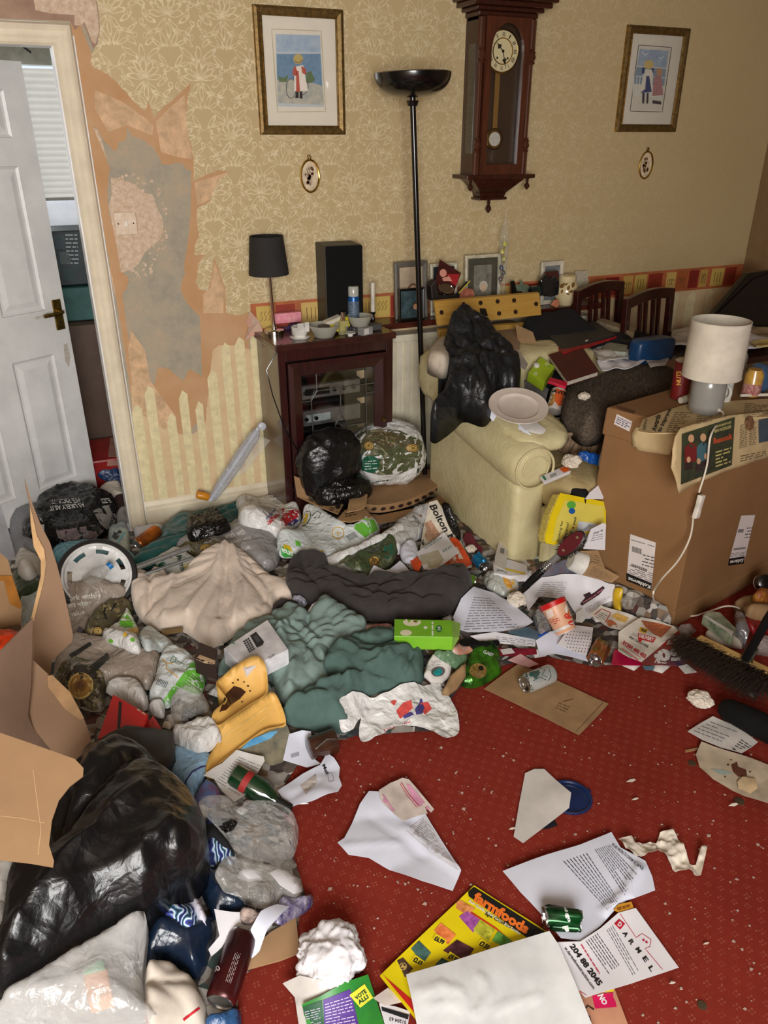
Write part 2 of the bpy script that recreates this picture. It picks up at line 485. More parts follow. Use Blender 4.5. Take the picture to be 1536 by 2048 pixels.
def ink(name,items,on,parent=None,off=.0012,label=None):
 """one printed mark; items: list of ('t', text, quad[, bold]) / ('p', polygon) / ('l', quad, rows, fill, gap) / ('e', cx, cy, rx, ry, ang); colour first"""
 col,items=items[0],items[1:]
 on=on if isinstance(on,(list,tuple)) else [on]
 parent=parent or on[0];T=tree(*on);mb=MB()
 for it in items:
  k=it[0]
  if k=='t':
   V,Fs=textmesh(it[1],it[3] if len(it)>3 else 0.01)
   if not len(V):continue
   a_,b_,c_,d_=it[2]
   if (b_[0]-a_[0])*(d_[1]-a_[1])-(b_[1]-a_[1])*(d_[0]-a_[0])>0:a_,b_,c_,d_=d_,c_,b_,a_
   P=_map(V,(a_,b_,c_,d_))
  elif k=='p':
   st=it[2] if len(it)>2 else 9
   V,Fs=cdt(densify(it[1],st),st);P=V
  elif k=='e':
   _,cx,cy,rx,ry,*a=it;a=a[0] if a else 0;n=20
   pl=[(cx+rx*math.cos(t)*math.cos(a)-ry*math.sin(t)*math.sin(a),cy+rx*math.cos(t)*math.sin(a)+ry*math.sin(t)*math.cos(a)) for t in [2*math.pi*i/n for i in range(n)]]
   V,Fs=cdt(pl,max(7,max(rx,ry)/3));P=V
  elif k=='r':# ring / stroke along a pixel path
   _,path,w,*cl=it;cl=cl[0] if cl else False
   path=densify(path,8,cl);Vp=[];n=len(path)
   for i in range(n):
    a=np.array(path[(i+1) % n] if cl else path[min(i+1,n-1)])-np.array(path[i-1] if (cl or i) else path[0]);a=a/(np.hypot(*a) or 1)
    q=np.array([-a[1],a[0]])*w/2;Vp+=[np.array(path[i])+q,np.array(path[i])-q]
   P=np.array(Vp);Fs=[(2*i,2*i+1,2*((i+1) % n)+1,2*((i+1) % n)) for i in range(n if cl else n-1)]
  elif k=='l':# rows of small print
   _,quad,rows,*o_=it;fill=o_[0] if o_ else .5;wl=o_[1] if len(o_)>1 else .12
   rnd=random.Random(len(mb.v)+rows);Vl=[];Fs=[]
   for r in range(rows):
    v0=1-(r+.5+fill/2)/rows;v1=1-(r+.5-fill/2)/rows;x=0;end=1 if rnd.random()<.75 else rnd.uniform(.4,.9)
    while x<end-.02:
     w=rnd.uniform(.4,1.3)*wl;x1=min(x+w,end);n0=len(Vl)
     Vl+=[(x,v0),(x1,v0),(x1,v1),(x,v1)];Fs.append((n0,n0+1,n0+2,n0+3));x=x1+wl*.22
   P=_map(np.array(Vl),quad)
  r=_emit(name,P,Fs,T,None,parent,off)
  if r:mb.add(*r)
 if not mb.f:return None
 m=col if not isinstance(col,tuple) else flat(col)
 depth=0;q=parent
 while q.parent:q=q.parent;depth+=1
 if parent.get('_local') or parent.parent is not None or parent.rotation_euler.z or parent.rotation_euler.x:
  Mi=wmat(parent).inverted();vs=[Mi @ Vector(v) for v in mb.v]
  o=link(name,vs,mb.f,m,None,local=True);o.parent=parent
 else:o=link(name,mb.v,mb.f,m,parent)
 if label:o['label']=label
 if any(i[0]=='l' for i in items) or len(items)>1:o['kind']='stuff'
 return o
def Q(x0,y0,x1,y1,hx,hy):
 """quad from a baseline (x0,y0)-(x1,y1) and the vector towards the top of the letters"""
 return ((x0,y0),(x1,y1),(x1+hx,y1+hy),(x0+hx,y0+hy))
ROOM_L,ROOM_R,ROOM_F,ROOM_T,YB=-1.35,3.9,-1.5,2.5,3.5
def struct(mb,name,m,**k):return tag(mb.build(name,m,**k),kind='structure')
def carpet_mat():
 m,nt,b=newmat('carpet');co=texco(nt)
 sp=nt.nodes.new('ShaderNodeSeparateXYZ');nt.links.new(co,sp.inputs[0]);x,y=E(sp.outputs[0]),E(sp.outputs[1])
 n1=noisetex(nt,co,900,2,.8);n2=noisetex(nt,co,3.5,5,.65);n3_=noisetex(nt,co,35,4,.7)
 base=ramp(nt,n1,[(.25,(112,34,25)),(.5,(150,52,39)),(.8,(178,74,56))])
 base=mixcol(nt,(E(n2)*.75-.12),base,(90,26,20))
 P=.043;mk=None
 jx=(E(noisetex(nt,co,60,2))-.5)*.10
 for ox,oy in ((0,0),(.5,.5)):
  u=eabs(efract(x/P+ox+jx)-.5);v=eabs(efract(y/P+oy)-.5)
  d=elt(circ(u,v,.10,.095,0),.062)
  mk=d if mk is None else emax(mk,d)
 fade=E.op('MULTIPLY',mk,E.op('MULTIPLY_ADD',E(n3_),2.4,-.72));fade.v.node.use_clamp=True
 col=mixcol(nt,fade*.34,base,(205,138,106))
 v=nt.nodes.new('ShaderNodeTexVoronoi');v.inputs['Scale'].default_value=42;nt.links.new(co,v.inputs[0])
 lint=E.op('MULTIPLY',elt(E(v.outputs['Distance']),.055),E.op('GREATER_THAN',E(noisetex(nt,co,2.1,3)),.50))
 col=mixcol(nt,lint,col,(190,160,140))
 nt.links.new(col,b.inputs['Base Color']);b.inputs['Roughness'].default_value=.95;b.inputs['Specular IOR Level'].default_value=.12
 bumpn(nt,b,n1,.5,.004);return m
M_CARPET=carpet_mat()
struct(MB().box((ROOM_L,ROOM_F,-.1),(ROOM_R,YB,0)),'floor',M_CARPET)
def damask_mat():
 m,nt,b=newmat('wallpaper');co=texco(nt)
 sp=nt.nodes.new('ShaderNodeSeparateXYZ');nt.links.new(co,sp.inputs[0])
 wob=(E(noisetex(nt,co,22,3))-.5)*.10
 x,z=E(sp.outputs[0])/.215,E(sp.outputs[2])/.212
 L=None
 for ox,oz in ((0,0),(.5,.5)):
  c=efract(x+ox)-.5+wob;u=eabs(c);v=efract(z*.5+oz*1.0)-.5;v=(v*2.0)+wob
  w=.014
  items=[band(ell(u,v,0,.17,.045,.15,0),w)]
  for a in (32,58,84):
   t=math.radians(90-a);items.append(band(ell(u,v,.155*math.cos(t),.02+.155*math.sin(t),.14,.042,t),w))
  R_=math.radians
  for cx,cz,a,b_,t in ((.31,-.04,.11,.035,35),(.37,.04,.07,.028,80),(.12,-.16,.13,.035,-50),(.23,-.25,.13,.03,-18),(.36,-.22,.08,.026,40),(.10,-.36,.12,.034,62),(.20,-.42,.10,.026,25),(.34,-.40,.09,.034,-40),(.0,-.22,.035,.11,0),(.36,.30,.11,.03,-55),(.27,.25,.08,.024,-20),(.20,.42,.14,.035,35),(0,.42,.045,.12,0),(.43,.16,.06,.026,15),(.08,.27,.06,.02,60),(.44,-.10,.05,.03,-70)):
   items.append(band(ell(u,v,cx,cz,a,b_,R_(t)),w*.9))
  items.append(band(circ(u,v,.14,-.27,.03),w*.7));items.append(band(circ(u,v,.41,-.32,.035),w*.7));items.append(band(eabs(u)+eabs(v+.40)*.6-.04,w*.8))
  for i in items:L=i if L is None else emax(L,i)
 fx=E.op('MULTIPLY_ADD',E(sp.outputs[0]),-.36,1.32);fx.v.node.use_clamp=True  # pale lines fade to the right: window sheen put into the colour
 fine=E(noisetex(nt,co,1.0,2,.5,(900,1,30)))
 patch=E(noisetex(nt,co,26,3,.6))
 ground=mixcol(nt,E.op('MULTIPLY',fine,.5),(204,183,138),(186,164,120))
 ground=mixcol(nt,E.op('MULTIPLY',E(noisetex(nt,co,2.2,4)),.4),ground,(174,151,108))
 Lf=E.op('MULTIPLY',L,E.op('MULTIPLY_ADD',patch,2.6,-.55));Lf.v.node.use_clamp=True
 col=mixcol(nt,E.op('MULTIPLY',E.op('MULTIPLY',Lf,.72),fx),ground,(246,232,196))
 nt.links.new(col,b.inputs['Base Color']);b.inputs['Roughness'].default_value=.55;b.inputs['Specular IOR Level'].default_value=.35
 bumpn(nt,b,(L*1.0+fine*.15).v,.35,.0012);return m
M_PAPER=damask_mat()
def plaster_mat():
 m,nt,b=newmat('plaster');co=texco(nt)
 n1=noisetex(nt,co,9,6,.7);n2=noisetex(nt,co,160,3,.8)
 c=ramp(nt,n1,[(.32,(196,174,146)),(.5,(180,170,150)),(.68,(158,154,138))]);c=mixcol(nt,E(n2)*.5,c,(146,134,112))
 nt.links.new(c,b.inputs['Base Color']);b.inputs['Roughness'].default_value=.9;bumpn(nt,b,n2,.35,.002);return m
M_PLASTER=plaster_mat()
M_OLDPL=mat('old_pink_plaster',(178,148,126),.9,var=.14,vs=9,bump=.3,bs=120,rgb2=(142,112,94))
M_SKIM=mat('white_skim',(226,206,182),.85,var=.2,vs=50,bump=.5,bs=90,rgb2=(190,160,130))
M_BROWN=mat('brown_backing_paper',(200,162,122),.85,var=.12,vs=6,bump=.15,bs=120,rgb2=(190,144,98))
M_BROWN2=mat('pale_torn_paper',(220,184,144),.85,var=.1,vs=25,bump=.2,bs=120)
M_DADO=mat('dado_paper',(222,200,158),.8,var=.12,vs=14,bump=.12,bs=60,rgb2=(214,182,142))
M_STRIPE=mat('cream_stripe_paper',(232,218,172),.75,var=.06,vs=30,bump=.12,bs=160)
M_GLOSS=mat('cream_gloss_paint',(238,226,200),.35,var=.05,vs=8)
M_WHITE=mat('white_gloss_paint',(228,228,226),.38,var=.05,vs=5)
mb=MB().box((.30,YB,0),(ROOM_R+.12,YB+.12,ROOM_T)).box((ROOM_L-.12,YB,2.08),(.30,YB+.12,ROOM_T)).box((ROOM_L-.12,YB,0),(-.63,YB+.12,2.08))
WALL=struct(mb,'wall_back',M_PLASTER)
struct(MB().box((ROOM_R,ROOM_F,0),(ROOM_R+.12,YB,ROOM_T)),'wall_right',mat('right_wallpaper',(140,112,78),.6,var=.06,vs=20))
struct(MB().box((ROOM_L-.12,ROOM_F,0),(ROOM_L,YB,ROOM_T)),'wall_left',mat('left_wallpaper',(150,126,92),.6))
wx0,wx1,wz0,wz1=-1.28,.45,.95,2.28
struct(MB().box((ROOM_L-.12,ROOM_F-.12,0),(ROOM_R+.12,ROOM_F,wz0)).box((ROOM_L-.12,ROOM_F-.12,wz1),(ROOM_R+.12,ROOM_F,ROOM_T))
       .box((ROOM_L-.12,ROOM_F-.12,wz0),(wx0,ROOM_F,wz1)).box((wx1,ROOM_F-.12,wz0),(ROOM_R+.12,ROOM_F,wz1)),'wall_front',mat('left_wallpaper',(150,126,92)))
struct(MB().box((ROOM_L-.12,ROOM_F-.12,ROOM_T),(ROOM_R+.12,YB+.12,ROOM_T+.1)),'ceiling',mat('ceiling_paint',(168,156,138),.9,var=.03))
mb=MB()
for a,b_ in (((wx0,-1.56,wz0),(wx1,-1.50,wz0+.06)),((wx0,-1.56,wz1-.06),(wx1,-1.50,wz1)),((wx0,-1.56,wz0),(wx0+.06,-1.50,wz1)),((wx1-.06,-1.56,wz0),(wx1,-1.50,wz1)),((-.45,-1.56,wz0),(-.39,-1.50,wz1))):mb.box(a,b_)
struct(mb,'window_1',M_WHITE)
Z1=.3385
def zp(L,s=Z1,ox=0,oy=0):return [(x*s+ox,y*s+oy) for x,y in L]
def wallpoly(name,px,Y,m,holes=(),step=.05,parent=WALL,raw=(),jag=.004,kind='structure',pre=()):
 def cv(P,j,cl=True):
  W_=[onY(x,y,YB) for x,y in P];Q_=[(w.x,w.z) for w in W_]
  out=[]
  for i,(x,z) in enumerate(densify(Q_,.012,closed=cl)):out.append((x+j*n3(x*60,z*60,1),z+j*n3(x*60,z*60,5)))
  return out
 P=[tuple(p) for p in pre]+cv(px,jag,not raw and not pre)+[tuple(p) for p in raw]
 H=[cv(h,jag) for h in holes]
 V,T=cdt(P,step,H);n=len(V)
 vs=[(x,Y,z) for x,z in V]+[(x,YB+.0002,z) for x,z in V]
 from collections import Counter
 ec=set((a,b) for f in T for a,b in zip(f,f[1:]+f[:1]));bd=[e for e in ec if (e[1],e[0]) not in ec]
 o=link(name,vs,list(map(tuple,T))+[(b,a,a+n,b+n) for a,b in bd],m,parent)
 return o
torn=zp(_z('565 -30 585 80 590 180 575 265 550 300 530 370 560 400 640 440 730 530 800 610 855 655 880 600 895 650 910 700 940 650 1010 600 1080 530 1128 490 1112 560 1095 700 1110 780 1130 860 1142 950 1143 1070 1200 1040 1290 1005 1360 1015 1300 1060 1260 1130 1240 1190 1165 1230 1160 1300 1175 1390 1150 1450 1150 1510 1215 1500 1170 1560 1165 1620 1155 1670 1180 1710 1225 1720 1245 1650 1265 1530 1295 1600 1330 1700 1335 1850 1400 1865 1480 1840 1502 1825'))
wallpoly('damask_wallpaper',torn,YB-.0022,M_PAPER,raw=[(.90,1.0),(ROOM_R,1.0),(ROOM_R,ROOM_T),(.40,ROOM_T)])
grey=zp(_z('545 745 575 760 620 840 650 870 670 892 692 888 700 840 742 825 750 755 785 805 850 830 905 870 945 940 955 972 1075 962 1100 1000 1130 1012 1128 1200 1122 1300 1112 1400 1105 1480 1090 1540 1088 1620 1066 1700 1085 1760 1130 1820 1180 1870'))+_z('402 690 404 752 378 738 366 762 338 738 316 734 311 763 303 779 295 768 277 745 264 718 260 689 253 652 249 621 245 586 254 575 257 555 240 542 237 508 230 474 217 423 214 380 220 338 213 318')
brown=_z('140 30 160 48 188 118 200 128 262 180 300 190 392 150 400 300 480 320 470 380 432 400 420 480 480 560 500 640 498 700 440 730 432 860 408 868 398 842 360 878 336 862 330 828 300 850 268 832 262 790 240 640 196 400 150 200')
wallpoly('brown_backing_paper',brown,YB-.0010,M_BROWN,holes=[grey])
ink('white_skim',[M_SKIM,('p',zp(_z('655 1050 720 1060 800 1090 850 1140 900 1150 925 1220 960 1290 965 1370 940 1420 900 1450 850 1500 820 1560 780 1590 720 1610 690 1560 690 1450 670 1380 650 1250 640 1230 660 1150')),12),
 ('p',zp(_z('550 755 575 765 600 820 630 940 600 880 565 810')),8),('p',zp(_z('610 1390 650 1430 670 1520 700 1620 712 1700 675 1740 640 1560')),8),('p',zp(_z('590 1245 630 1260 632 1310 605 1300')),8)],WALL,off=.0006)
rk=random.Random(3);_b=[]
for _ in range(90):
 a=rk.uniform(0,6.28);q=rk.uniform(.75,1.25);_b.append(('e',268+62*q*math.cos(a)*.9,455+88*q*math.sin(a),rk.uniform(1.5,5),rk.uniform(1,3.5),rk.uniform(0,3)))
ink('skim_flecks',[M_SKIM]+_b,WALL,off=.0008)
ink('old_plaster',[M_OLDPL,('p',_z('-20 -20 188 -20 198 30 199 60 194 88 187 98 172 60 164 45 150 60 140 42 -20 36'),14)],WALL,off=.0012)
ink('white_skim',[M_SKIM,('p',zp(_z('195 -20 560 -20 578 80 585 180 565 260 545 250 500 130 480 150 440 150 440 90 300 80 210 60')),12)],WALL,off=.0018)
ink('torn_paper_layer',[M_BROWN2,('p',zp(_z('560 530 720 600 860 700 905 740 900 800 750 740 640 780 560 640')),12),('p',zp(_z('1090 560 1110 780 1135 940 1060 930 950 900 920 720 1000 640')),12),
 ('p',zp(_z('1150 1080 1350 1015 1240 1180 1165 1215')),12),('p',zp(_z('1270 1560 1320 1700 1320 1850 1200 1850 1200 1740 1240 1700')),12),('p',_z('262 660 290 700 300 760 320 790 350 830 330 860 270 820 256 700'),12)],WALL,off=.0017)
def dadoX(x):return x
low=_z('262 770 300 800 330 812 352 866 380 870 410 855 425 700 440 690 470 690 505 700')
wallpoly('dado_wallpaper',low,YB-.0014,M_DADO,raw=[(.95,.93),(ROOM_R,.93),(ROOM_R,0),(.29,0)],pre=[(.30,.5)])
for i,(x0,x1,zt) in enumerate([(.305,.345,.62),(.372,.41,.70),(.455,.49,.56),(.52,.555,.66),(.59,.62,.60),(.66,.70,.74),(.735,.77,.86),(.80,.84,.88),(.875,.905,.90),(2.80,2.84,.89),(2.9,2.94,.89),(3.0,3.05,.89),(3.12,3.17,.89),(3.25,3.30,.89),(3.38,3.43,.89),(3.5,3.56,.89),(3.65,3.7,.89)]):
 o=link('wallpaper_stripe',[(x0,YB-.0018,.10),(x1,YB-.0018,.10),(x1+.004,YB-.0018,zt-.02),((x0+x1)/2,YB-.0018,zt),(x0-.003,YB-.0018,zt-.04)],[(0,1,2,3,4)],M_STRIPE,WALL)
mb=MB().box((.885,YB-.0028,.895),(ROOM_R,YB-.0005,1.022))
BORD=mb.build('paper_border',mat('border_orange',(188,106,62),.7,var=.1,vs=9),WALL)
rb=random.Random(5);x=.91
bc=[(206,176,92),(150,52,34),(214,180,104),(176,96,50),(140,40,30),(198,160,84)]
gly=MB();i=0
while x<ROOM_R-.09:
 w=rb.uniform(.055,.10);c=bc[i % 6];i+=1
 MB().box((x,YB-.0034,.908),(x+w,YB-.0027,1.008)).build('border_block',flat(c),WALL)
 k=rb.randrange(3)
 for j in range(3):
  cx=x+w*(.28+.22*j)
  if k==0:gly.tube([(cx,YB-.0036,.93),(cx,YB-.0036,.985)],.0018,4)
  elif k==1:gly.tube([(cx+.008*math.cos(t),YB-.0036,.955+.016*math.sin(t)) for t in [j2*.7 for j2 in range(8)]],.0014,4)
  else:gly.tube([(cx-.006,YB-.0036,.94),(cx+.006,YB-.0036,.955),(cx-.006,YB-.0036,.97),(cx+.006,YB-.0036,.985)],.0014,4)
 x+=w+rb.choice([.006,.012,.03])
gly.build('border_motif',flat((92,58,30)),WALL)
o=link('torn_border_end',[tuple(onY(*p,YB-d)) for p,d in (((500,622),.003),((518,642),.012),((526,662),.03),((490,680),.028),((497,655),.03),((492,645),.02))]+[tuple(onY(*p,YB-d-.001)) for p,d in (((500,622),.003),((518,642),.012),((526,662),.03),((490,680),.028),((497,655),.03),((492,645),.02))],
         [(0,1,5),(1,4,5),(1,2,3,4),(6,11,7),(7,11,10),(7,10,9,8)],mat('torn_border',(206,150,130),.8,rgb2=(196,180,160),vs=30),WALL)
def skirt_prof(x0,x1,y,h=.14):
 P=[(x0,y,0),(x0,y-.018,0),(x0,y-.018,h*.68),(x0,y-.012,h*.74),(x0,y-.014,h*.84),(x0,y-.006,h*.95),(x0,y,h)]
 return MB().prism(P,(x1-x0,0,0))
struct(skirt_prof(.30,ROOM_R,YB),'baseboard_back',M_GLOSS)
struct(skirt_prof(ROOM_L,-.63,YB),'baseboard_left',M_GLOSS)
def arch(x0,x1,z0,z1,vert=True,sgn=1):
 mb=MB();w=.075;st=[(0,.010),(.008,.018),(.018,.014),(.030,.022),(.046,.018),(.055,.026),(.066,.020),(.075,0)]
 if vert:
  P=[(x0+sgn*a,YB-t,z0) for a,t in st]+[(x0+sgn*w,YB,z0),(x0,YB,z0)]
  P2=[(x0+sgn*a,YB-t,z1+a) for a,t in st]+[(x0+sgn*w,YB,z1+w),(x0,YB,z1)]
  n=len(P);mb.add(P+P2,[tuple(range(n)),tuple(range(2*n-1,n-1,-1))]+[(i,i+n,(i+1) % n+n,(i+1) % n) for i in range(n)])
 else:
  P=[(x0-a,YB-t,z0+a) for a,t in st]+[(x0-w,YB,z0+w),(x0,YB,z0)]
  P2=[(x1+a,YB-t,z0+a) for a,t in st]+[(x1+w,YB,z0+w),(x1,YB,z0)]
  n=len(P);mb.add(P+P2,[tuple(range(n)),tuple(range(2*n-1,n-1,-1))]+[(i,i+n,(i+1) % n+n,(i+1) % n) for i in range(n)])
 bm=mb;return bm
struct(arch(.222,0,0,2.005),'trim_1',M_GLOSS);struct(arch(-.555,0,0,2.005,True,-1),'trim_2',M_GLOSS);struct(arch(-.555,.222,2.005,0,False),'trim_3',M_GLOSS)
struct(MB().box((.216,YB-.002,0),(.30,YB+.125,2.04)).box((-.63,YB-.002,0),(-.552,YB+.125,2.04)).box((-.552,YB-.002,2.008),(.216,YB+.125,2.08)),'trim_4',M_WHITE)
door=thing('door_1',None,None,(-.545,3.625,.012),math.atan2(3.98-3.6,.10+.545))
tag(door,kind='structure')
mb=MB().box((0,-.006,0),(.76,.034,1.975));us=[(.105,.325),(.445,.66)];zs=[(.13,.765),(.97,1.58),(1.69,1.87)]
grid_u=[0,.105,.325,.445,.66,.76];grid_z=[0,.13,.765,.97,1.58,1.69,1.87,1.975]
for i in range(5):
 for j in range(7):
  if not (i in (1,3) and j in (1,3,5)):mb.box((grid_u[i],-.016,grid_z[j]),(grid_u[i+1],-.004,grid_z[j+1]))
mb.build('door_leaf',M_WHITE,door)
for u0,u1 in us:
 for z0,z1 in zs:
  m2=MB();o_=.0;a,b_=.022,.045
  def rect(d,y):return [(u0+d,y,z0+d),(u1-d,y,z0+d),(u1-d,y,z1-d),(u0+d,y,z1-d)]
  R=rect(.001,-.015)+rect(.012,-.007)+rect(a,-.007)+rect(b_,-.014)
  fs=[]
  for k in range(3):
   for i in range(4):fs.append((k*4+i,k*4+(i+1) % 4,(k+1)*4+(i+1) % 4,(k+1)*4+i))
  fs.append((12,13,14,15));m2.add(R,fs);m2.build('door_panel',M_WHITE,door)
M_BRASS=mat('aged_brass',(150,122,62),.35,1,var=.25,vs=40)
h=MB().box((.695,-.024,.87),(.738,-.016,1.01)).build('door_handle',M_BRASS,door,bevel=.002)
MB().tube([(.718,-.02,.955),(.718,-.055,.955),(.71,-.062,.955),(.62,-.06,.952)],.009,8).build('lever',M_BRASS,h,smooth=True)
MB().lathe([(0,.006),(.003,.006)],(.716,-.022,.905),(.716,-.05,.905),10).build('keyhole',flat((30,24,14)),h)
MB().box((.7605,0,.85),(.764,.028,1.05)).build('latch_plate',M_BRASS,door)
ink('dirt_smudge',[mat('dirt',(176,164,146),.6,rgb2=(206,202,194),vs=60),('p',_z('127 690 134 686 141 712 138 735 130 722'),6),('p',_z('70 634 86 630 100 622 88 634 72 640'),6)],[c for c in door.children if c.name.startswith('door_leaf')],off=.0006)
M_BACK=mat('next_room_wall',(206,204,190),.8)
struct(MB().box((-1.35,5.24,0),(1.25,5.34,.98)).box((-1.35,5.24,2.06),(1.25,5.34,2.5)).box((-1.35,5.24,.98),(-1.15,5.34,2.06)).box((.62,5.24,.98),(1.25,5.34,2.06)),'wall_next_room',M_BACK)
struct(MB().box((1.13,3.62,0),(1.25,5.24,2.5)).box((-1.47,3.62,0),(-1.35,5.34,2.5)),'wall_next_room_side',M_BACK)
struct(MB().box((-1.47,3.62,2.5),(1.25,5.34,2.6)),'ceiling_next_room',M_BACK)
struct(MB().box((-1.47,3.5,-.1),(1.25,5.34,0)),'floor_next_room',mat('next_floor',(92,60,52),.9,bump=.2))
blind=thing('window_blind','white pleated blind pulled down over the window seen past the open door','blind',(-.27,5.235,1.38))
M_BLIND=mat('blind_fabric',(240,240,236),.8,var=.02);M_BLIND.node_tree.nodes['Principled BSDF'].inputs['Emission Color'].default_value=(1,.98,.94,1)
M_BLIND.node_tree.nodes['Principled BSDF'].inputs['Emission Strength'].default_value=.28  # emission stands in for daylight coming through the fabric
P=[]
n=40
for i in range(n+1):P.append((i*.66/n,-.006 if i % 2 else -.022))
mb=MB();mb.add([(-.88,y,z) for z,y in P]+[(.89,y,z) for z,y in P]+[(-.88,0,0),(.89,0,0),(-.88,0,.66),(.89,0,.66)],[(i,i+1,n+2+i,n+1+i) for i in range(n)])
mb.build('pleated_fabric',M_BLIND,blind);MB().box((-.88,-.03,-.012),(.89,0,.004)).build('bottom_rail',mat('rail',(200,200,196)),blind)
glass=MB().box((-1.15,5.27,.98),(.62,5.28,1.40)).build('window_2',mat('frosted_glass',(205,208,214),.3));tag(glass,kind='structure')
glass.data.materials[0].node_tree.nodes['Principled BSDF'].inputs['Emission Color'].default_value=(.85,.88,.95,1);glass.data.materials[0].node_tree.nodes['Principled BSDF'].inputs['Emission Strength'].default_value=.5  # opaque pane; its glow stands in for the daylight outside
rod=thing('curtain_pole','short dark metal pole end above the blind beyond the door','pole',(.2,4.9,2.09));MB().tube([(0,0,.0),(-.05,0,.035),(-.12,0,.04)],.006).build('rod',flat((50,48,46)),rod)
M_TEALBOX=mat('dark_printed_carton',(40,58,66),.5,rgb2=(24,30,36),vs=9)
for nm,lab,(x0,x1,y0,y1,z0,z1),c in (('appliance_box','dark printed appliance carton stacked on top below the window beyond the door',(-.3,.40,4.6,4.9,.98,1.26),M_TEALBOX),
  ('storage_carton','teal carton under the dark appliance carton in the next room',(-.3,.45,4.55,4.95,.80,.975),mat('teal_carton',(58,104,100),.6)),
  ('chest','plain brown wooden chest carrying the cartons beyond the door',(-.4,.6,4.45,5.0,0,.795),mat('brown_chest',(96,74,60),.6,var=.08))):
 b_=MB().box((x0,y0,z0),(x1,y1,z1)).build(nm,c,bevel=.006);tag(b_,lab,'chest' if nm=='chest' else 'box')
 if nm=='appliance_box':
  for k in range(4):ink('picture_panel',[flat([(60,78,84),(84,96,98),(38,66,70),(110,120,118)][k]),('p',[(108+10*k,470+34*k),(128+10*k,470+34*k),(131+10*k,498+30*k),(111+10*k,498+30*k)],9)],b_)
  ink(PT,[flat((190,200,200)),('l',((134,530),(158,530),(154,466),(130,466)),8,.3,.5)],b_)
sw=thing('light_switch','white single light switch smeared with plaster on the stripped wall','switch',(.391,YB,1.386))
MB().box((-.044,-.009,-.044),(.044,0,.044)).build('face_plate',mat('switch_plastic',(226,208,182),.4,rgb2=(206,180,150),vs=40),sw,bevel=.003)
MB().box((-.007,-.015,-.012),(.007,-.009,.012)).build('rocker',mat('rocker_white',(232,222,204),.3),sw,bevel=.002)
for sx in (-.030,.030):MB().lathe([(0,.0035),(.0015,.0035)],(sx,-.009,0),(sx,-.02,0),8).build('screw',flat((60,46,34)),sw)
rad=thing('radiator','cream panel radiator with vertical flutes under the dark shelf','radiator',(2.13,3.43,.12))
M_RAD=mat('radiator_enamel',(226,218,194),.4,var=.05)
P=[(-.60,0)];x=-.60
while x<.60:P+=[(x+.004,-.020),(x+.030,-.020),(x+.034,-.006),(x+.044,-.006)];x+=.048
P+=[(.60,0),(.60,.03),(-.60,.03)]
MB().prism([(x,y,0) for x,y in P],(0,0,.68)).build('fluted_panel',M_RAD,rad)
MB().box((-.61,-.035,.68),(.61,.05,.715)).build('top_grille',M_RAD,rad,bevel=.004)
struct(MB().box((1.47,YB-.15,.878),(2.77,YB,.905)),'trim_5',mat('dark_mahogany',(78,30,18),.35,var=.25,vs=6,stretch=(1,12,12),coat=.3),bevel=.004)
M_WOOD=mat('dark_cherry_wood',(72,34,20),.32,var=.3,vs=7,stretch=(14,14,1.2),coat=.2,rgb2=(40,17,11))
M_WOODR=mat('reddish_veneer',(92,48,28),.35,var=.2,vs=7,stretch=(10,10,1.2),coat=.2,rgb2=(64,32,19))
M_MAHOG=mat('mahogany_veneer',(60,24,21),.3,var=.25,vs=6,stretch=(12,12,1.1),coat=.25,rgb2=(38,15,14))
M_GOLD=mat('antique_gold',(176,140,74),.38,.8,var=.3,vs=60,bump=.15,bs=200)
M_GOLDD=mat('dark_gold',(124,98,52),.45,.6,var=.2,vs=60,bump=.2,bs=200)
M_BRASSP=mat('polished_brass',(216,184,96),.2,1,var=.08)
M_BLACK=mat('black_lacquer',(14,13,13),.22,var=.05,coat=.3)
M_BLACKM=mat('black_matt',(8,8,8),.85,spec=.25,var=.1,bump=.1,bs=300)
M_CHROME=mat('chrome',(220,216,206),.12,1,var=.03)
M_CARD=mat('brown_cardboard',(176,128,84),.8,var=.08,vs=6,bump=.12,bs=60,rgb2=(164,116,74))
M_MOUNT=mat('cream_mount_board',(232,224,206),.8,var=.02)
def glassy(name='thin_glass',dens=.04):
 if name in MATS:return MATS[name]
 m,nt,b=newmat(name);tr=nt.nodes.new('ShaderNodeBsdfTransparent');gl=nt.nodes.new('ShaderNodeBsdfGlossy');gl.inputs['Roughness'].default_value=.04
 fr=nt.nodes.new('ShaderNodeFresnel');fr.inputs[0].default_value=1.45;mx=nt.nodes.new('ShaderNodeMixShader')
 f=E.op('MULTIPLY_ADD',E(fr.outputs[0]),.9,dens*.5);nt.links.new(f.v,mx.inputs[0]);nt.links.new(tr.outputs[0],mx.inputs[1]);nt.links.new(gl.outputs[0],mx.inputs[2])
 nt.links.new(mx.outputs[0],nt.nodes['Material Output'].inputs[0]);MATS[name]=m;return m
def framerect(mb,x0,x1,z0,z1,w,y0,y1,yin=None):
 """mitred frame profile around a rectangle: outer edge y0 proud, inner edge yin"""
 yin=y1 if yin is None else yin
 o=[(x0,z0),(x1,z0),(x1,z1),(x0,z1)];i=[(x0+w,z0+w),(x1-w,z0+w),(x1-w,z1-w),(x0+w,z1-w)]
 vs=[]
 for (a,b),(c,d) in zip(o,i):
  m=((a*.65+c*.35),(b*.65+d*.35))
  vs+=[(a,0,b),(a,-y0*.8,b),(m[0],-y0,m[1]),(c,-yin,d),(c,0,d)]
 fs=[]
 for k in range(4):
  n=(k+1) % 4
  for j in range(4):fs.append((k*5+j,n*5+j,n*5+j+1,k*5+j+1))
 return mb.add(vs,fs)
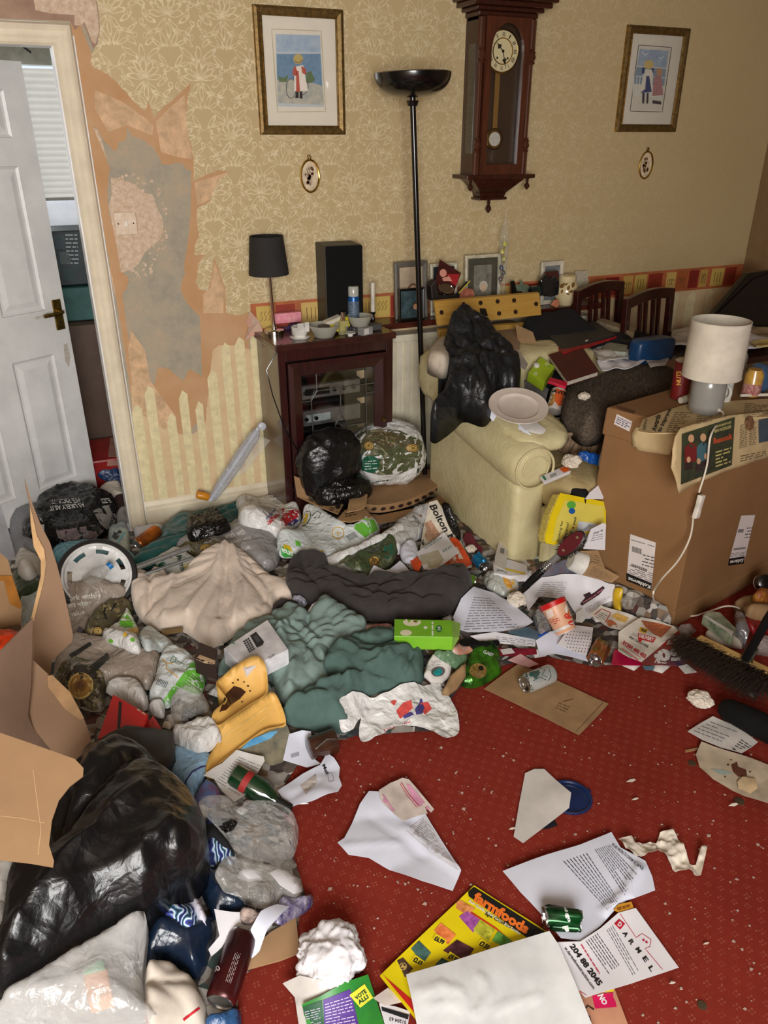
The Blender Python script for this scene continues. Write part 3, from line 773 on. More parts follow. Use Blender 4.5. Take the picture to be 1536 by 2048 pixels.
def picture(name,label,px,art,w=.026,dbl=None):
 tl,tr,bl,br=[onY(*p,YB) for p in px];x0=(tl.x+bl.x)/2;x1=(tr.x+br.x)/2;z0=(bl.z+br.z)/2;z1=(tl.z+tr.z)/2
 cx=(x0+x1)/2;t=thing(name,label,'picture',(cx,YB-.003,z0));hw=(x1-x0)/2;hh=z1-z0
 fr=framerect(MB(),-hw,hw,0,hh,w,.022,.014).build('frame',M_GOLDD,t,bevel=.001)
 framerect(MB(),-hw+w*.8,hw-w*.8,w*.8,hh-w*.8,.006,.020,.012).build('inner_gilt_edge',M_GOLD,t)
 framerect(MB(),-hw-.001,hw+.001,-.001,hh+.001,.004,.012,.012).build('outer_gilt_edge',M_GOLD,t)
 mo=MB().box((-hw+w,-.007,w),(hw-w,-.005,hh-w)).build('mount',M_MOUNT,t)
 art(t,mo,hw-w,hh,w)
 g=MB().box((-hw+w,-.012,w),(hw-w,-.011,hh-w)).build('glass',glassy('picture_glass',.03),t)
 return t
def art1(t,mo,hw,hh,w):
 ink('mount_line',[flat((196,184,150)),('r',_z('543 58 642 62 651 223 555 224'),1.5,True)],mo)
 ink('print_sky',[flat((196,204,206)),('p',_z('551 68 640 71 648 214 555 213'))],mo,off=.0009)
 m=mat('watercolour_sky',(186,198,206),.8,rgb2=(150,172,196),vs=30)
 ink('print_sky',[m,('p',_z('551 68 640 71 641 104 553 103'))],mo,off=.0012)
 ink('print_sea',[mat('watercolour_sea',(128,156,178),.8,rgb2=(104,138,166),vs=60),('p',_z('553 108 641 108 644 172 628 168 600 160 554 164'))],mo,off=.0013)
 ink('print_sand',[mat('watercolour_sand',(206,198,176),.8,rgb2=(160,166,162),vs=50),('p',_z('554 160 600 158 645 172 648 210 556 206'))],mo,off=.0014)
 ink('print_grass',[flat((104,124,84)),('p',_z('556 152 566 156 576 150 574 164 558 164'),5),('p',_z('612 146 622 142 630 160 622 166 612 166'),5)],mo,off=.0015)
 ink('bicycle',[flat((60,62,66)),('r',[(582+10*math.cos(a*.52),177+20*math.sin(a*.52)) for a in range(12)],1.2,True),('r',[(606+10*math.cos(a*.52),172+17*math.sin(a*.52)) for a in range(12)],1.2,True),('r',_z('585 152 596 172 606 172'),1)],mo,off=.0016)
 ink('print_figure',[flat((238,228,214)),('p',_z('588 134 606 130 616 182 588 182'),6)],mo,off=.0017)
 ink('print_sleeves',[flat((190,92,72)),('p',_z('586 138 590 130 594 142 592 152 585 150'),5),('p',_z('602 132 612 138 612 150 604 146'),5),('p',_z('592 142 597 142 600 184 592 184'),5)],mo,off=.0018)
 ink('print_boots',[flat((40,36,36)),('p',_z('592 183 597 183 597 196 590 196'),5),('p',_z('599 183 604 183 605 197 599 197'),5)],mo,off=.0018)
 ink('straw_hat',[flat((196,176,110)),('e',596,118,10,10)],mo,off=.0019)
 ink('hat_band',[flat((150,126,70)),('r',_z('588 122 597 126 605 120'),2)],mo,off=.0021)
def art2(t,mo,hw,hh,w):
 ink('mount_line',[flat((40,34,28)),('r',_z('1277 90 1343 95 1324 224 1260 222'),1.3,True)],mo)
 ink('print_ground',[flat((224,218,200)),('p',_z('1280 94 1340 98 1322 220 1263 218'))],mo,off=.0009)
 ink('print_sky',[mat('watercolour_sky2',(176,192,204),.8,rgb2=(140,162,186),vs=40),('p',_z('1279 98 1337 102 1332 136 1274 131'))],mo,off=.0011)
 ink('print_sea',[flat((136,158,172)),('p',_z('1273 134 1332 138 1328 172 1268 168'))],mo,off=.0011)
 ink('print_gull',[flat((236,236,232)),('r',_z('1284 104 1290 110 1296 106'),1.6),('r',_z('1316 114 1322 118 1328 112'),1.6)],mo,off=.0013)
 ink('print_railing',[flat((228,230,224)),*[('r',[(1268+k*6,152),(1265+k*6,192)],1.4) for k in range(10)],('r',[(1270,152),(1330,156)],1.6),('r',[(1267,190),(1326,194)],1.6)],mo,off=.0013)
 ink('print_dress',[flat((232,226,208)),('p',_z('1288 138 1306 140 1304 186 1280 184'),6)],mo,off=.0015)
 ink('print_blue_dress',[flat((38,66,118)),('p',_z('1284 134 1290 136 1288 148 1283 146'),5),('p',_z('1302 136 1308 136 1306 148'),5),('p',_z('1292 152 1298 152 1303 184 1280 186 1290 178'),5)],mo,off=.0017)
 ink('print_pink_dress',[mat('rose_print',(196,150,146),.8,rgb2=(160,96,100),vs=300),('p',_z('1308 152 1322 152 1326 190 1304 192'),6)],mo,off=.0016)
 ink('print_hat',[flat((214,190,120)),('e',1297,129,10,9)],mo,off=.002)
 ink('print_hat',[flat((196,150,110)),('e',1318,144,6,8)],mo,off=.002)
 ink('print_shoes',[flat((40,44,56)),('p',_z('1284 186 1289 186 1288 207 1284 207'),5),('p',_z('1293 186 1297 186 1296 207 1292 207'),5),('p',_z('1305 200 1322 203 1322 209 1304 207'),5)],mo,off=.0018)
picture('framed_picture','gold framed seaside print of a child with a bicycle, above the lamp and speaker',_z('503 12 683 18 520 268 688 270'),art1,.034)
picture('framed_picture','smaller looking gold framed print of two girls at a railing, right of the wall clock',_z('1253 50 1375 58 1228 262 1347 265'),art2,.034)
def oval(cx,cy,lab,m):
 c=onY(cx,cy,YB);t=thing('oval_miniature',lab,'miniature',(c.x,YB-.002,c.z));rx,rz=.042,.064
 ring=[(rx*math.cos(a),-.006,rz*math.sin(a)) for a in [2*math.pi*i/36 for i in range(36)]]
 MB().tube(ring,.005,8,True).build('oval_frame',M_BRASSP,t,smooth=True)
 vs=[(p[0],-.004,p[2]) for p in ring]
 d=MB().prism([(p[0],-.004,p[2]) for p in ring],(0,.003,0)).build('cream_ground',mat('cream_satin',(226,208,176),.7,vs=40),t)
 MB().tube([(.0+.008*math.cos(a),-.004,rz+.012+.008*math.sin(a)) for a in [2*math.pi*i/12 for i in range(12)]],.002,6,True).build('hanging_ring',M_BRASS,t,smooth=True)
 MB().lathe([(0,.004),(.008,.003),(.012,.001)],(0,-.006,rz+.004),(0,-.006,rz+.1),8).build('finial',M_BRASS,t)
 f=MB();r=random.Random(cx)
 for k in range(16):
  a=r.uniform(0,6.3);q=r.uniform(0,.75);x,z=rx*.7*q*math.cos(a),rz*.75*q*math.sin(a);s=r.uniform(.004,.008)
  f.prism([(x+s*math.cos(b+a),-.0045,z+s*1.2*math.sin(b+a)) for b in [0,1.2,2.3,3.6,5]],(0,-.0012,0))
 for k in range(5):f.tube([(0,-.005,-.04),(r.uniform(-.02,.02),-.005,0),(r.uniform(-.02,.02),-.005,.035)],.0008,4)
 f.build('pressed_flowers',m,t)
oval(619,352,'small oval brass framed flower miniature under the bicycle print',mat('faded_flowers',(130,82,60),.8,rgb2=(90,60,44),vs=90))
oval(1290,330,'small oval flower miniature hanging below the print of two girls',mat('brown_flowers',(150,106,60),.8,rgb2=(96,60,34),vs=90))
ck=thing('wall_clock','tall dark wooden pendulum wall clock with a cream roman dial','clock',(2.088,YB,1.37))
z0,z1=.175,.80
bx=.142
MB().box((-bx,-.014,z0),(bx,0,z1)).box((-bx,-.118,z0),(-bx+.012,-.014,z1)).box((bx-.012,-.118,z0),(bx,-.014,z1)).box((-bx,-.118,z1-.012),(bx,-.014,z1)).build('case',M_WOOD,ck,bevel=.001)
for s in (-1,1):
 MB().box((s*(bx+.001)-.001,-.10,z0+.09),(s*(bx+.001)+.001,-.04,z1-.10)).build('side_glass',mat('dark_glass',(30,24,18),.06,coat=1),ck)
dx=bx-.028;mb=MB();arc=[]
zc,ra=z1-.125,.104
gl=[(-.083,z0+.045),(.083,z0+.045),(.083,zc)]+[(ra*math.cos(a)*.80,zc+ra*math.sin(a)) for a in [math.pi*i/14 for i in range(1,14)]]+[(-.083,zc)]
outer=[(-dx,z0),(dx,z0),(dx,z1),(-dx,z1)]
V,T=cdt(densify(outer,.03),.03,[gl]);n=len(V)
from collections import Counter
ec=set((a,b) for f in T for a,b in zip(f,f[1:]+f[:1]));bd=[e for e in ec if (e[1],e[0]) not in ec]
link('door_frame',[(x,-.134,z) for x,z in V]+[(x,-.118,z) for x,z in V],[tuple(reversed(f)) for f in map(tuple,T)]+[tuple(i+n for i in f) for f in T]+[(a,b,b+n,a+n) for a,b in bd],M_WOODR,ck,local=True)
MB().box((-.1,-.124,z0+.03),(.1,-.122,z1-.018)).build('door_glass',glassy('clock_glass',.05),ck)
MB().box((-bx+.012,-.018,z0),(bx-.012,-.014,z1)).build('backboard',mat('clock_back',(66,46,28),.5,coat=.4),ck)
dz=z1-.125
d=MB().lathe([(0,.088),(.004,.088),(.006,.080),(.004,.076)],(-.006,-.092,dz),(-.006,-1,dz),40).build('dial_bezel',M_BRASSP,ck,smooth=True)
dl=MB().lathe([(0,.079),(.004,.079)],(-.006,-.094,dz),(-.006,-1,dz),40).build('dial',mat('cream_enamel',(232,218,170),.35,var=.02),ck)
MB().tube([(-.006+.050*math.cos(a),-.099,dz+.050*math.sin(a)) for a in [2*math.pi*i/40 for i in range(40)]],.0025,6,True).build('inner_ring',M_BRASSP,dl,smooth=True)
num=MB();names=['XII','I','II','III','IIII','V','VI','VII','VIII','IX','X','XI']
for k,s in enumerate(names):
 V,Fs=textmesh(s,.02);a=math.radians(90-30*k);w=.006*len(s)**.8;hh_=.016
 up=Vector((math.cos(a),0,math.sin(a)));rt=Vector((up.z,0,-up.x));c=Vector((-.006,-.0985,dz))+up*.0645
 num.add([c+rt*((v[0]-.5)*w)+up*((v[1]-.5)*hh_) for v in V],Fs)
num.build('roman_numerals',flat((34,26,18)),dl)
M_HAND=flat((18,14,12))
def hand(ang,L,nm):
 a=math.radians(90-ang);up=Vector((math.cos(a),0,math.sin(a)));rt=Vector((up.z,0,-up.x));c=Vector((-.006,-.101,dz))
 mb=MB().prism([c-rt*.002,c+rt*.002,c+up*L*.8+rt*.0016,c+up*L,c+up*L*.8-rt*.0016],(0,-.001,0))
 for s in (-1,1,0):mb.lathe([(0,.0055),(.0012,.0055)],c+up*L*(.5 if s else .62)+rt*.005*s,c+up*L*(.5 if s else .62)+rt*.005*s+Vector((0,-1,0)),8)
 mb.lathe([(0,.006),(.002,.006)],c,c+Vector((0,-1,0)),10);return mb.build(nm,M_HAND,dl)
hand(313,.050,'hour_hand');hand(164,.070,'minute_hand')
for s in (-1,1):MB().lathe([(0,.005),(.001,.005)],(-.006+s*.027,-.0985,dz-.026),(-.006+s*.027,-1,dz-.026),8).build('winding_hole',M_HAND,dl)
pn=MB()
MB().box((-.022,-.075,.36),(.002,-.070,.60)).build('pendulum_rod',mat('pendulum_wood',(170,130,66),.3,.4,vs=30,stretch=(40,40,1)),ck)
MB().tube([(-.010,-.072,.60),(-.010,-.072,dz-.07)],.0015).build('pendulum_wire',M_CHROME,ck)
pb=MB().lathe([(0,.044),(.005,.046),(.009,.040),(.007,.030)],(-.010,-.070,.325),(-.010,-1,.325),32).build('pendulum_bob',M_BRASSP,ck,smooth=True)
MB().lathe([(0,.030),(.002,.030)],(-.010,-.0775,.325),(-.010,-1,.325),24).build('enamel_disc',mat('silver_enamel',(222,218,204),.3,vs=90,rgb2=(190,186,172)),pb)
def column(s):
 x=s*(bx-.013)
 def fl(za,zb,w=.017):
  P=[]
  for i in range(9):
   a=math.pi*i/8;P.append((x+w*math.cos(math.pi-a),-.118-w*.9*math.sin(a)*(1 if i % 2 else .82)))
  return [(p[0],p[1],za) for p in P],(0,0,zb-za)
 mb=MB();mb.prism(*fl(z0+.0,z0+.095,.018));mb.prism(*fl(z0+.155,z1-.175,.0125));mb.prism(*fl(z1-.115,z1-.004,.018))
 for za,zb in ((z0+.095,z0+.155),(z1-.175,z1-.115)):
  h=zb-za;mb.lathe([(0,.012),(h*.12,.016),(h*.2,.010),(h*.45,.018),(h*.7,.013),(h*.8,.017),(h*.9,.010),(h,.014)],(x,-.128,za),None,14)
 mb.build('fluted_column',M_WOODR,ck,smooth=True)
column(-1);column(1)
MB().box((-.185,-.145,.158),(.185,0,.176)).build('base_plate',M_WOOD,ck,bevel=.003)
cb=MB();st=[(0,.145,.120),(.02,.120,.112),(.045,.090,.095),(.065,.072,.075),(.085,.066,.066)]
for (a,w,d_),(a2,w2,d2) in zip(st,st[1:]):cb.hexa([(-w2,-d2,.158-a2),(w2,-d2,.158-a2),(w2,0,.158-a2),(-w2,0,.158-a2)],[(-w,-d_,.158-a),(w,-d_,.158-a),(w,0,.158-a),(-w,0,.158-a)])
cb.build('corbel',M_WOOD,ck);MB().box((-.078,-.08,.062),(.078,0,.074)).build('corbel_foot',M_WOOD,ck,bevel=.004)
def drop(x,y,z,L,r):MB().lathe([(0,r*.3),(L*.1,r*.5),(L*.25,r),(L*.45,r*.8),(L*.6,r*.35),(L*.75,r*.6),(L*.85,r*.35),(L,r*1.1),(L*1.02,r*.6)],(x,y,z-L),None,14).build('turned_drop',M_WOOD,ck,smooth=True)
drop(0,-.04,.062,.06,.015);drop(.155,-.125,.158,.05,.014);drop(-.155,-.125,.158,.05,.014)
cr=MB()
for a,w,d_,h in ((z1,.150,.125,.02),(z1+.02,.170,.142,.016),(z1+.036,.196,.165,.02),(z1+.056,.215,.182,.016)):cr.box((-w,-d_,a),(w,0,a+h))
cr.build('cornice',M_WOOD,ck,bevel=.005)
MB().prism([(-.16,-.12,z1+.072),(.16,-.12,z1+.072),(.13,-.12,z1+.12),(.05,-.12,z1+.15),(0,-.12,z1+.17),(-.05,-.12,z1+.15),(-.13,-.12,z1+.12)],(0,.03,0)).build('pediment',M_WOODR,ck,bevel=.003)
MB().lathe([(0,.008),(.01,.016),(.025,.010),(.04,.014),(.06,.004)],(.17,-.13,z1+.072),None,12).build('turned_finial',M_WOOD,ck,smooth=True)
fl=thing('floor_lamp','tall black uplighter lamp with a shallow bowl shade beside the clock','lamp',(1.655,3.2,0))
tip=Vector((1.545-1.655,0,1.853))
MB().lathe([(0,.14),(.018,.14),(.028,.12),(.032,.02)],(0,0,0),None,32).build('base',M_BLACK,fl,smooth=True)
MB().tube([(-.002,0,.03),tip],.0125,12).build('pole',M_BLACK,fl,smooth=True)
t0=tip+Vector((0,0,-.005));prof=[]
for i in range(13):a=i/12;prof.append((.088*(a**1.9),.02+.137*math.sin(a*math.pi/2)**.9))
prof2=prof+[(.091,.152),(.084,.150)]+[(max(h+.004,.006),r-.006) for h,r in reversed(prof[:-1])]
MB().lathe(prof2,t0,t0+Vector((-.03,0,1)),48,cap=True).build('bowl_shade',M_BLACK,fl,smooth=True)
MB().lathe([(0,.02),(.02,.026)],t0+Vector((0,0,-.03)),None,16).build('collar',M_BLACK,fl,smooth=True)
cab=thing('hifi_cabinet','dark mahogany cabinet with leaded glass door against the wall','cabinet',(.912,3.195,0),math.radians(2.5))
CW,CD,CH=.56,.29,.9
M_CSIDE=mat('cabinet_side_sheen',(74,46,36),.28,var=.15,vs=5,stretch=(10,10,1),coat=.6)  # greyer than the front mahogany: reflected sheen put into the colour
MB().box((0,.01,0),(.018,CD,.87)).build('side_panel',M_CSIDE,cab);MB().box((CW-.018,.01,0),(CW,CD,.87)).build('side_panel',M_CSIDE,cab)
MB().box((.018,CD-.008,.02),(CW-.018,CD,.87)).build('back_panel',M_BLACKM,cab);MB().box((.018,.01,0),(CW-.018,CD,.07)).build('plinth',M_MAHOG,cab)
MB().box((-.012,-.012,.87),(CW+.012,CD+.005,CH)).build('cabinet_top',mat('cabinet_top_veneer',(64,30,24),.3,var=.2,coat=.4),cab,bevel=.005)
for z in (.20,.34,.47,.60,.73):MB().box((.018,.03,z),(CW-.018,CD-.008,z+.012)).build('shelf',M_BLACKM,cab)
MB().box((0,0,0),(.035,.012,.87)).box((CW-.035,0,0),(CW,.012,.87)).box((.035,0,.82),(CW-.035,.012,.87)).box((.035,0,0),(CW-.035,.012,.08)).build('face_frame',M_MAHOG,cab,bevel=.002)
dd=MB();dx0,dx1,dz0,dz1,fw=.038,CW-.038,.083,.815,.062
framerect(dd,dx0,dx1,dz0,dz1,fw,.022,.022,.008);door2=dd.build('cabinet_door',M_MAHOG,cab)
gx0,gx1,gz0,gz1=dx0+fw,dx1-fw,dz0+fw,dz1-fw
MB().box((gx0,-.005,gz0),(gx1,-.003,gz1)).build('door_glass',glassy('cabinet_glass',.06),door2)
lead=MB();gw,gh=gx1-gx0,gz1-gz0
def L(*pts):lead.tube([(gx0+gw*u,-.0075,gz0+gh*v) for u,v in pts],.0028,4)
L((0,.80),(.12,.80),(.2,.87),(.2,1));L((.2,.87),(.52,.87),(1,.87));L((.12,.80),(.14,0));L((.88,1),(.88,.80),(.88,0));L((.52,.87),(.52,.66),(.44,.58),(.44,.40),(.44,.36),(.52,.28),(.60,.36),(.60,.58),(.52,.66))
L((.14,.56),(.44,.56));L((.60,.56),(.88,.56));L((.14,.30),(.46,.32));L((.58,.32),(.88,.30));L((.44,.47),(.52,.42),(.60,.47));L((.14,.12),(.88,.12));L((0,.20),(.14,.20));L((.88,.80),(1,.80))
lead.build('lead_strips',mat('lead_came',(108,106,100),.4,.6),door2)
MB().lathe([(0,.006),(.012,.005),(.02,.011),(.026,.006)],(dx1-.03,-.022,.5),(dx1-.03,-1,.5),12).build('door_knob',M_BRASS,door2)
M_HIFI=mat('hifi_front',(58,58,58),.35,.5,var=.1);M_SILV=mat('hifi_silver',(132,132,130),.35,.7)
def wcab(x,y,z):a=math.radians(2.5);return (.912+x*math.cos(a)-y*math.sin(a),3.195+x*math.sin(a)+y*math.cos(a),z)
for i,(z,h,nm,lab,kn) in enumerate(((.742,.06,'hifi_tuner','dark stereo tuner on the top shelf behind the leaded glass',2),(.612,.075,'amplifier','stereo amplifier with a row of knobs on the second shelf in the cabinet',7),(.482,.085,'cassette_deck','cassette deck with silver window on the middle shelf in the cabinet',3),(.352,.075,'cd_player','disc player on the fourth shelf behind the leaded glass',3),(.212,.095,'video_recorder','silver topped player on the lowest shelf in the cabinet',2))):
 u=thing(nm,lab,'stereo',wcab(.06,.06,z+.001),math.radians(2.5))
 MB().box((0,0,.004),(.36,.2,h)).build('casing',M_HIFI if i!=4 else M_SILV,u,bevel=.003)
 MB().box((.005,-.004,.008),(.355,0,h-.006)).build('front_panel',M_SILV if i in (1,2) else M_HIFI,u)
 MB().box((.08,-.006,h*.3),(.2,-.004,h*.72)).build('display',mat('lcd',(150,160,160),.2) if i==2 else M_BLACKM,u)
 for k in range(kn):MB().lathe([(0,.010),(.012,.009)],(.03+k*.048,-.004,h*.5),(.03+k*.048,-1,h*.5),12).build('knob',M_BLACK,u,smooth=True)
 for sx in (.03,.33):MB().lathe([(-.001,.01),(.005,.01)],(sx,.1,0),None,8).build('foot',M_BLACKM,u)
ct=CH+.0005
tl=thing('table_lamp','small table lamp with black drum shade and chrome stem on the cabinet','lamp',(.962,3.40,ct))
MB().lathe([(0,.045),(.018,.045),(.022,.04),(.022,.012),(.028,.012)],(0,0,0),None,24).build('base',M_CHROME,tl,smooth=True)
MB().tube([(0,0,.02),(-.01,0,.40)],.0075,10).build('stem',M_CHROME,tl,smooth=True)
MB().lathe([(0,.088),(.16,.072),(.159,.070),(.001,.086)],(-.008,0,.262),(-.018,0,1.2),36,cap=False).build('drum_shade',mat('black_fabric_shade',(40,38,36),.85,bump=.1,bs=400),tl,smooth=True)
MB().tube([onY(*p,3.17) if i else wcab(.02,.0,.902) for i,p in enumerate(_z('0 0 533 740 545 790 570 860 598 905 610 918'))],.0028,6).build('lamp_flex',M_BLACK,None,smooth=True)
tag([o for o in COL.objects if o.name.startswith('lamp_flex')][0],'thin black flex trailing down the side of the mahogany cabinet','cable')
sp_=thing('speaker','tall black loudspeaker standing at the back of the cabinet','speaker',(1.285,3.405,ct),math.radians(-4))
MB().box((-.085,-.07,0),(.085,.085,.375)).build('speaker_case',mat('speaker_side',(44,42,38),.5),sp_,bevel=.003)
MB().box((-.083,-.085,.003),(.086,-.07,.372)).build('speaker_grille',M_BLACKM,sp_,bevel=.004)
def place(z,px,py):p=onZ(px,py,z);return p
def cyl(name,label,cat,base,prof,m,n=24,group=None,parts=(),smooth=True,axis=None):
 t=thing(name,label,cat,base,0,group)
 return t
sc_=thing('spray_can','blue aerosol can with clear cap in front of the black speaker','can',(onY(707,600,3.315).x,3.315,ct))
MB().lathe([(0,.024),(.003,.026),(.150,.026),(.156,.024)],(0,0,0),None,24).build('can_body',mat('blue_can',(30,92,160),.3,.3),sc_,smooth=True)
MB().lathe([(.06,.0264),(.135,.0264)],(0,0,0),None,24,cap=False).build('label_band',mat('can_label',(30,44,70),.4,rgb2=(120,140,160),vs=180),sc_)
MB().lathe([(.154,.023),(.16,.024),(.195,.024),(.20,.020)],(0,0,0),None,24).build('cap',clearmat('milky_cap',(214,216,206),.65,.2,0),sc_,smooth=True)
cd_=thing('candle','white candle in a dark holder beside the black speaker','candle',(1.432,3.36,ct))
MB().lathe([(0,.022),(.004,.022),(.01,.007),(.04,.010),(.05,.006),(.062,.012),(.068,.013)],(0,0,0),None,16).build('candlestick',M_BLACK,cd_,smooth=True)
MB().lathe([(.062,.0105),(.2,.0105),(.203,.004)],(0,0,0),None,14).build('wax_stick',mat('white_wax',(226,218,200),.5),cd_,smooth=True)
pk=thing('pink_box','small pink patterned box behind the chrome lamp stem on the cabinet','box',(.985,3.462,ct+.032));
MB().box((-.012,-.012,0),(.125,.018,.045)).build('carton',mat('pink_card',(222,120,140),.6,rgb2=(240,170,180),vs=60),pk,bevel=.002)
o=soft('folded_scarf','purple and navy folded cloth under the pink box on the cabinet','scarf',_z('530 636 556 628 612 632 620 642 602 652 556 654 532 648'),mat('purple_cloth',(92,42,62),.9,rgb2=(44,48,88),vs=22),z=ct+.012,dome=.018,edge=.02,lift=.01,fold=fC(.004,30,0,3),step=.007,stamp=False)
mg=thing('letter_holder','white broken china holder on the front of the cabinet','holder',(1.045,3.285,ct))
MB().lathe([(0,.026),(.005,.03),(.01,.028),(.02,.036),(.05,.036),(.051,.033),(.02,.03),(.018,.001)],(0,0,0),None,24,cap=False).build('china_cup',mat('white_china',(226,224,216),.25),mg,smooth=True)
MB().box((-.02,-.037,.03),(.01,-.033,.07)).box((.014,-.034,.03),(.035,-.028,.072)).build('china_fin',MATS['white_china'],mg,bevel=.001)
MB().lathe([(0,.042),(.004,.045),(.006,.042)],(0,0,.0),None,24).build('saucer',MATS['white_china'],mg,smooth=True)
M_FROST=clearmat('frosted_glass_ware',(186,186,172),.62,.25,.1)
def bowl(x,y,z,r0,r1,h,label,nm='glass_bowl',n=24):
 t=thing(nm,label,'bowl',(x,y,z));MB().lathe([(0,r0),(.003,r0+.004),(h,r1),(h,r1-.004),(.008,r0),(.006,.001)],(0,0,0),None,n,cap=True).build('bowl_body',M_FROST,t,smooth=True);return t
b1=bowl(1.15,3.255,ct,.040,.072,.055,'frosted glass bowl at the front edge of the cabinet, dark lump inside')
MB().lathe([(0,.03),(.02,.026),(.024,.01)],(0,0,.03),None,14).build('dark_lump',mat('grey_lump',(88,86,80),.6),b1,smooth=True)
bt=thing('battery_case','flat dark grey plastic case under the upper frosted bowl','case',(1.365,3.285,ct),.18)
MB().box((-.085,-.028,0),(.075,.028,.03)).build('case_body',mat('dark_grey_plastic',(78,76,72),.5),bt,bevel=.008)
bowl(1.325,3.262,ct+.031,.034,.060,.048,'frosted glass bowl standing on the grey case by the speaker')
yp=thing('yellow_packet','yellow and white folded packet behind the glass bowls','packet',(1.215,3.302,ct+.012),.1)
MB().hexa([(-.05,-.03,0),(.075,-.03,0),(.075,.03,0),(-.05,.03,0)],[(-.055,-.02,.022),(.06,-.02,.06),(.06,.02,.062),(-.055,.02,.03)]).build('packet_body',mat('yellow_packet',(228,206,30),.5),yp,bevel=.004)
MB().hexa([(-.056,-.021,.02),(.02,-.021,.045),(.02,.02,.052),(-.056,.02,.03)],[(-.045,-.016,.044),(.03,-.018,.066),(.03,.02,.068),(-.045,.02,.048)]).build('white_flap',mat('white_packet',(222,216,196),.5),yp,bevel=.003)
pf=thing('perfume_bottle','square glass scent bottle with silver cap on the cabinet','bottle',(1.245,3.262,ct+.0),.2)
MB().box((-.022,-.012,0),(.022,.012,.062)).build('glass_body',clearmat('scent_glass',(200,196,140),.35,.05,0),pf,bevel=.004)
MB().lathe([(.062,.009),(.08,.009),(.08,.011),(.1,.0105)],(0,0,0),None,14).build('silver_cap',M_CHROME,pf,smooth=True)
ds=thing('stopper_dish','tiny white footed dish at the cabinet front','dish',(1.262,3.222,ct))
MB().lathe([(0,.012),(.008,.012),(.012,.024),(.016,.025),(.014,.012)],(0,0,0),None,20).build('dish_body',MATS['white_china'],ds,smooth=True)
sb_=thing('small_carton','small silver grey printed carton beside the white dish','box',(1.335,3.222,ct),.35)
MB().box((-.03,-.018,0),(.03,.018,.034)).build('carton_body',mat('silver_carton',(150,150,146),.4),sb_,bevel=.001)
MB().box((-.022,-.0192,.005),(.005,-.018,.03)).build('barcode_label',mat('barcode_white',(230,228,220),.6,rgb2=(180,180,176),vs=300),sb_)
wc=thing('watch_box','small dark printed box between the glass bowls','box',(1.285,3.262,ct),.1)
MB().box((-.028,-.012,0),(.02,.014,.032)).build('box_body',mat('dark_box',(52,50,56),.4),wc,bevel=.001)
SZ=.9055
def pframe(name,label,bl,br,tl,tr,m,w,lean=.02,photo=None,mount=None,y=3.43):
 """standing frame from photo corners on a plane a little in front of the wall"""
 a,b=onY(*bl,y),onY(*br,y);c=onY(*tl,y+lean);W_=((b.x-a.x)+(onY(*tr,y+lean).x-c.x))/2;H_=onY(*tl,y+lean).z-SZ
 t=thing('framed_photograph',label,'photo frame',((a.x+b.x)/2,y,SZ),rot=(-lean/H_,0,0));hw=W_/2
 framerect(MB(),-hw,hw,0,H_,w,.014,.010).build('frame',m,t,bevel=.001)
 MB().box((-hw+.002,-.003,.002),(hw-.002,.001,H_-.002)).build('backing',M_BLACKM,t)
 MB().box((-hw+w,-.006,w),(hw-w,-.004,H_-w)).build('photo',photo or mat('grey_photo',(150,150,140),.4,vs=30,rgb2=(70,68,66)),t)
 if mount:
  mm,mw=mount;framerect(MB(),-hw+w,hw-w,w,H_-w,mw,.0075,.0075).build('mount',mm,t)
 MB().hexa([(-.02,.0,0),(.02,.0,0),(.02,.05,0),(-.02,.05,0)],[(-.02,0,H_*.6),(.02,0,H_*.6),(.02,.004,H_*.6),(-.02,.004,H_*.6)]).build('strut',M_BLACKM,t)
 return t
def face(t,cx,cz,r,hair=(90,60,40),skin=(206,160,130),body=None,y=-.0068):
 if body:MB().prism([(cx-r*1.9,y,cz-r*2.6),(cx+r*1.9,y,cz-r*2.6),(cx+r*1.3,y,cz-r*1.1),(cx-r*1.3,y,cz-r*1.1)],(0,.0004,0)).build('printed_body',flat(body),t)
 MB().prism([(cx+r*1.12*math.cos(a),y-.0002,cz+r*.25+r*1.15*math.sin(a)) for a in [i*.63 for i in range(10)]],(0,.0004,0)).build('printed_hair',flat(hair),t)
 MB().prism([(cx+r*.85*math.cos(a),y-.0006,cz-r*.08+r*math.sin(a)) for a in [i*.52 for i in range(12)]],(0,.0004,0)).build('printed_face',flat(skin),t)
g1=pframe('photo_frame','grey photo frame with a picture of a fair haired child, left end of the shelf',(791,633),(853,628),(776,525),(845,520),mat('grey_frame',(104,98,88),.5),.026,photo=mat('photo_beige',(196,178,150),.4,vs=8))
face(g1,.01,.13,.026,(120,88,58),(222,186,160),(30,28,30))
g2=pframe('photo_frame','small black photo frame leaning in front of the grey frame',(797,633),(848,626),(793,578),(846,573),M_BLACK,.012,photo=mat('photo_dark_teal',(70,98,104),.4,rgb2=(30,34,38),vs=25),y=3.385,lean=.01)
face(g2,.02,.065,.014,(60,40,30),(206,150,120))
g3=pframe('photo_frame','ivory photo frame mostly hidden behind the red card',(862,618),(912,600),(850,528),(908,521),mat('ivory_frame',(206,200,176),.5,vs=60),.016,photo=mat('photo_navy',(46,52,58),.4),y=3.44)
g4=pframe('photo_frame','large cream photo frame with a dark mount and a small picture of a baby',(928,600),(1000,592),(911,512),(980,505),mat('cream_frame',(214,206,178),.5,vs=60),.016,photo=mat('photo_baby',(150,146,132),.4,rgb2=(90,86,78),vs=26),mount=(mat('olive_mount',(76,72,58),.8),.034),y=3.43)
face(g4,.005,.12,.022,(196,192,180),(206,178,150))
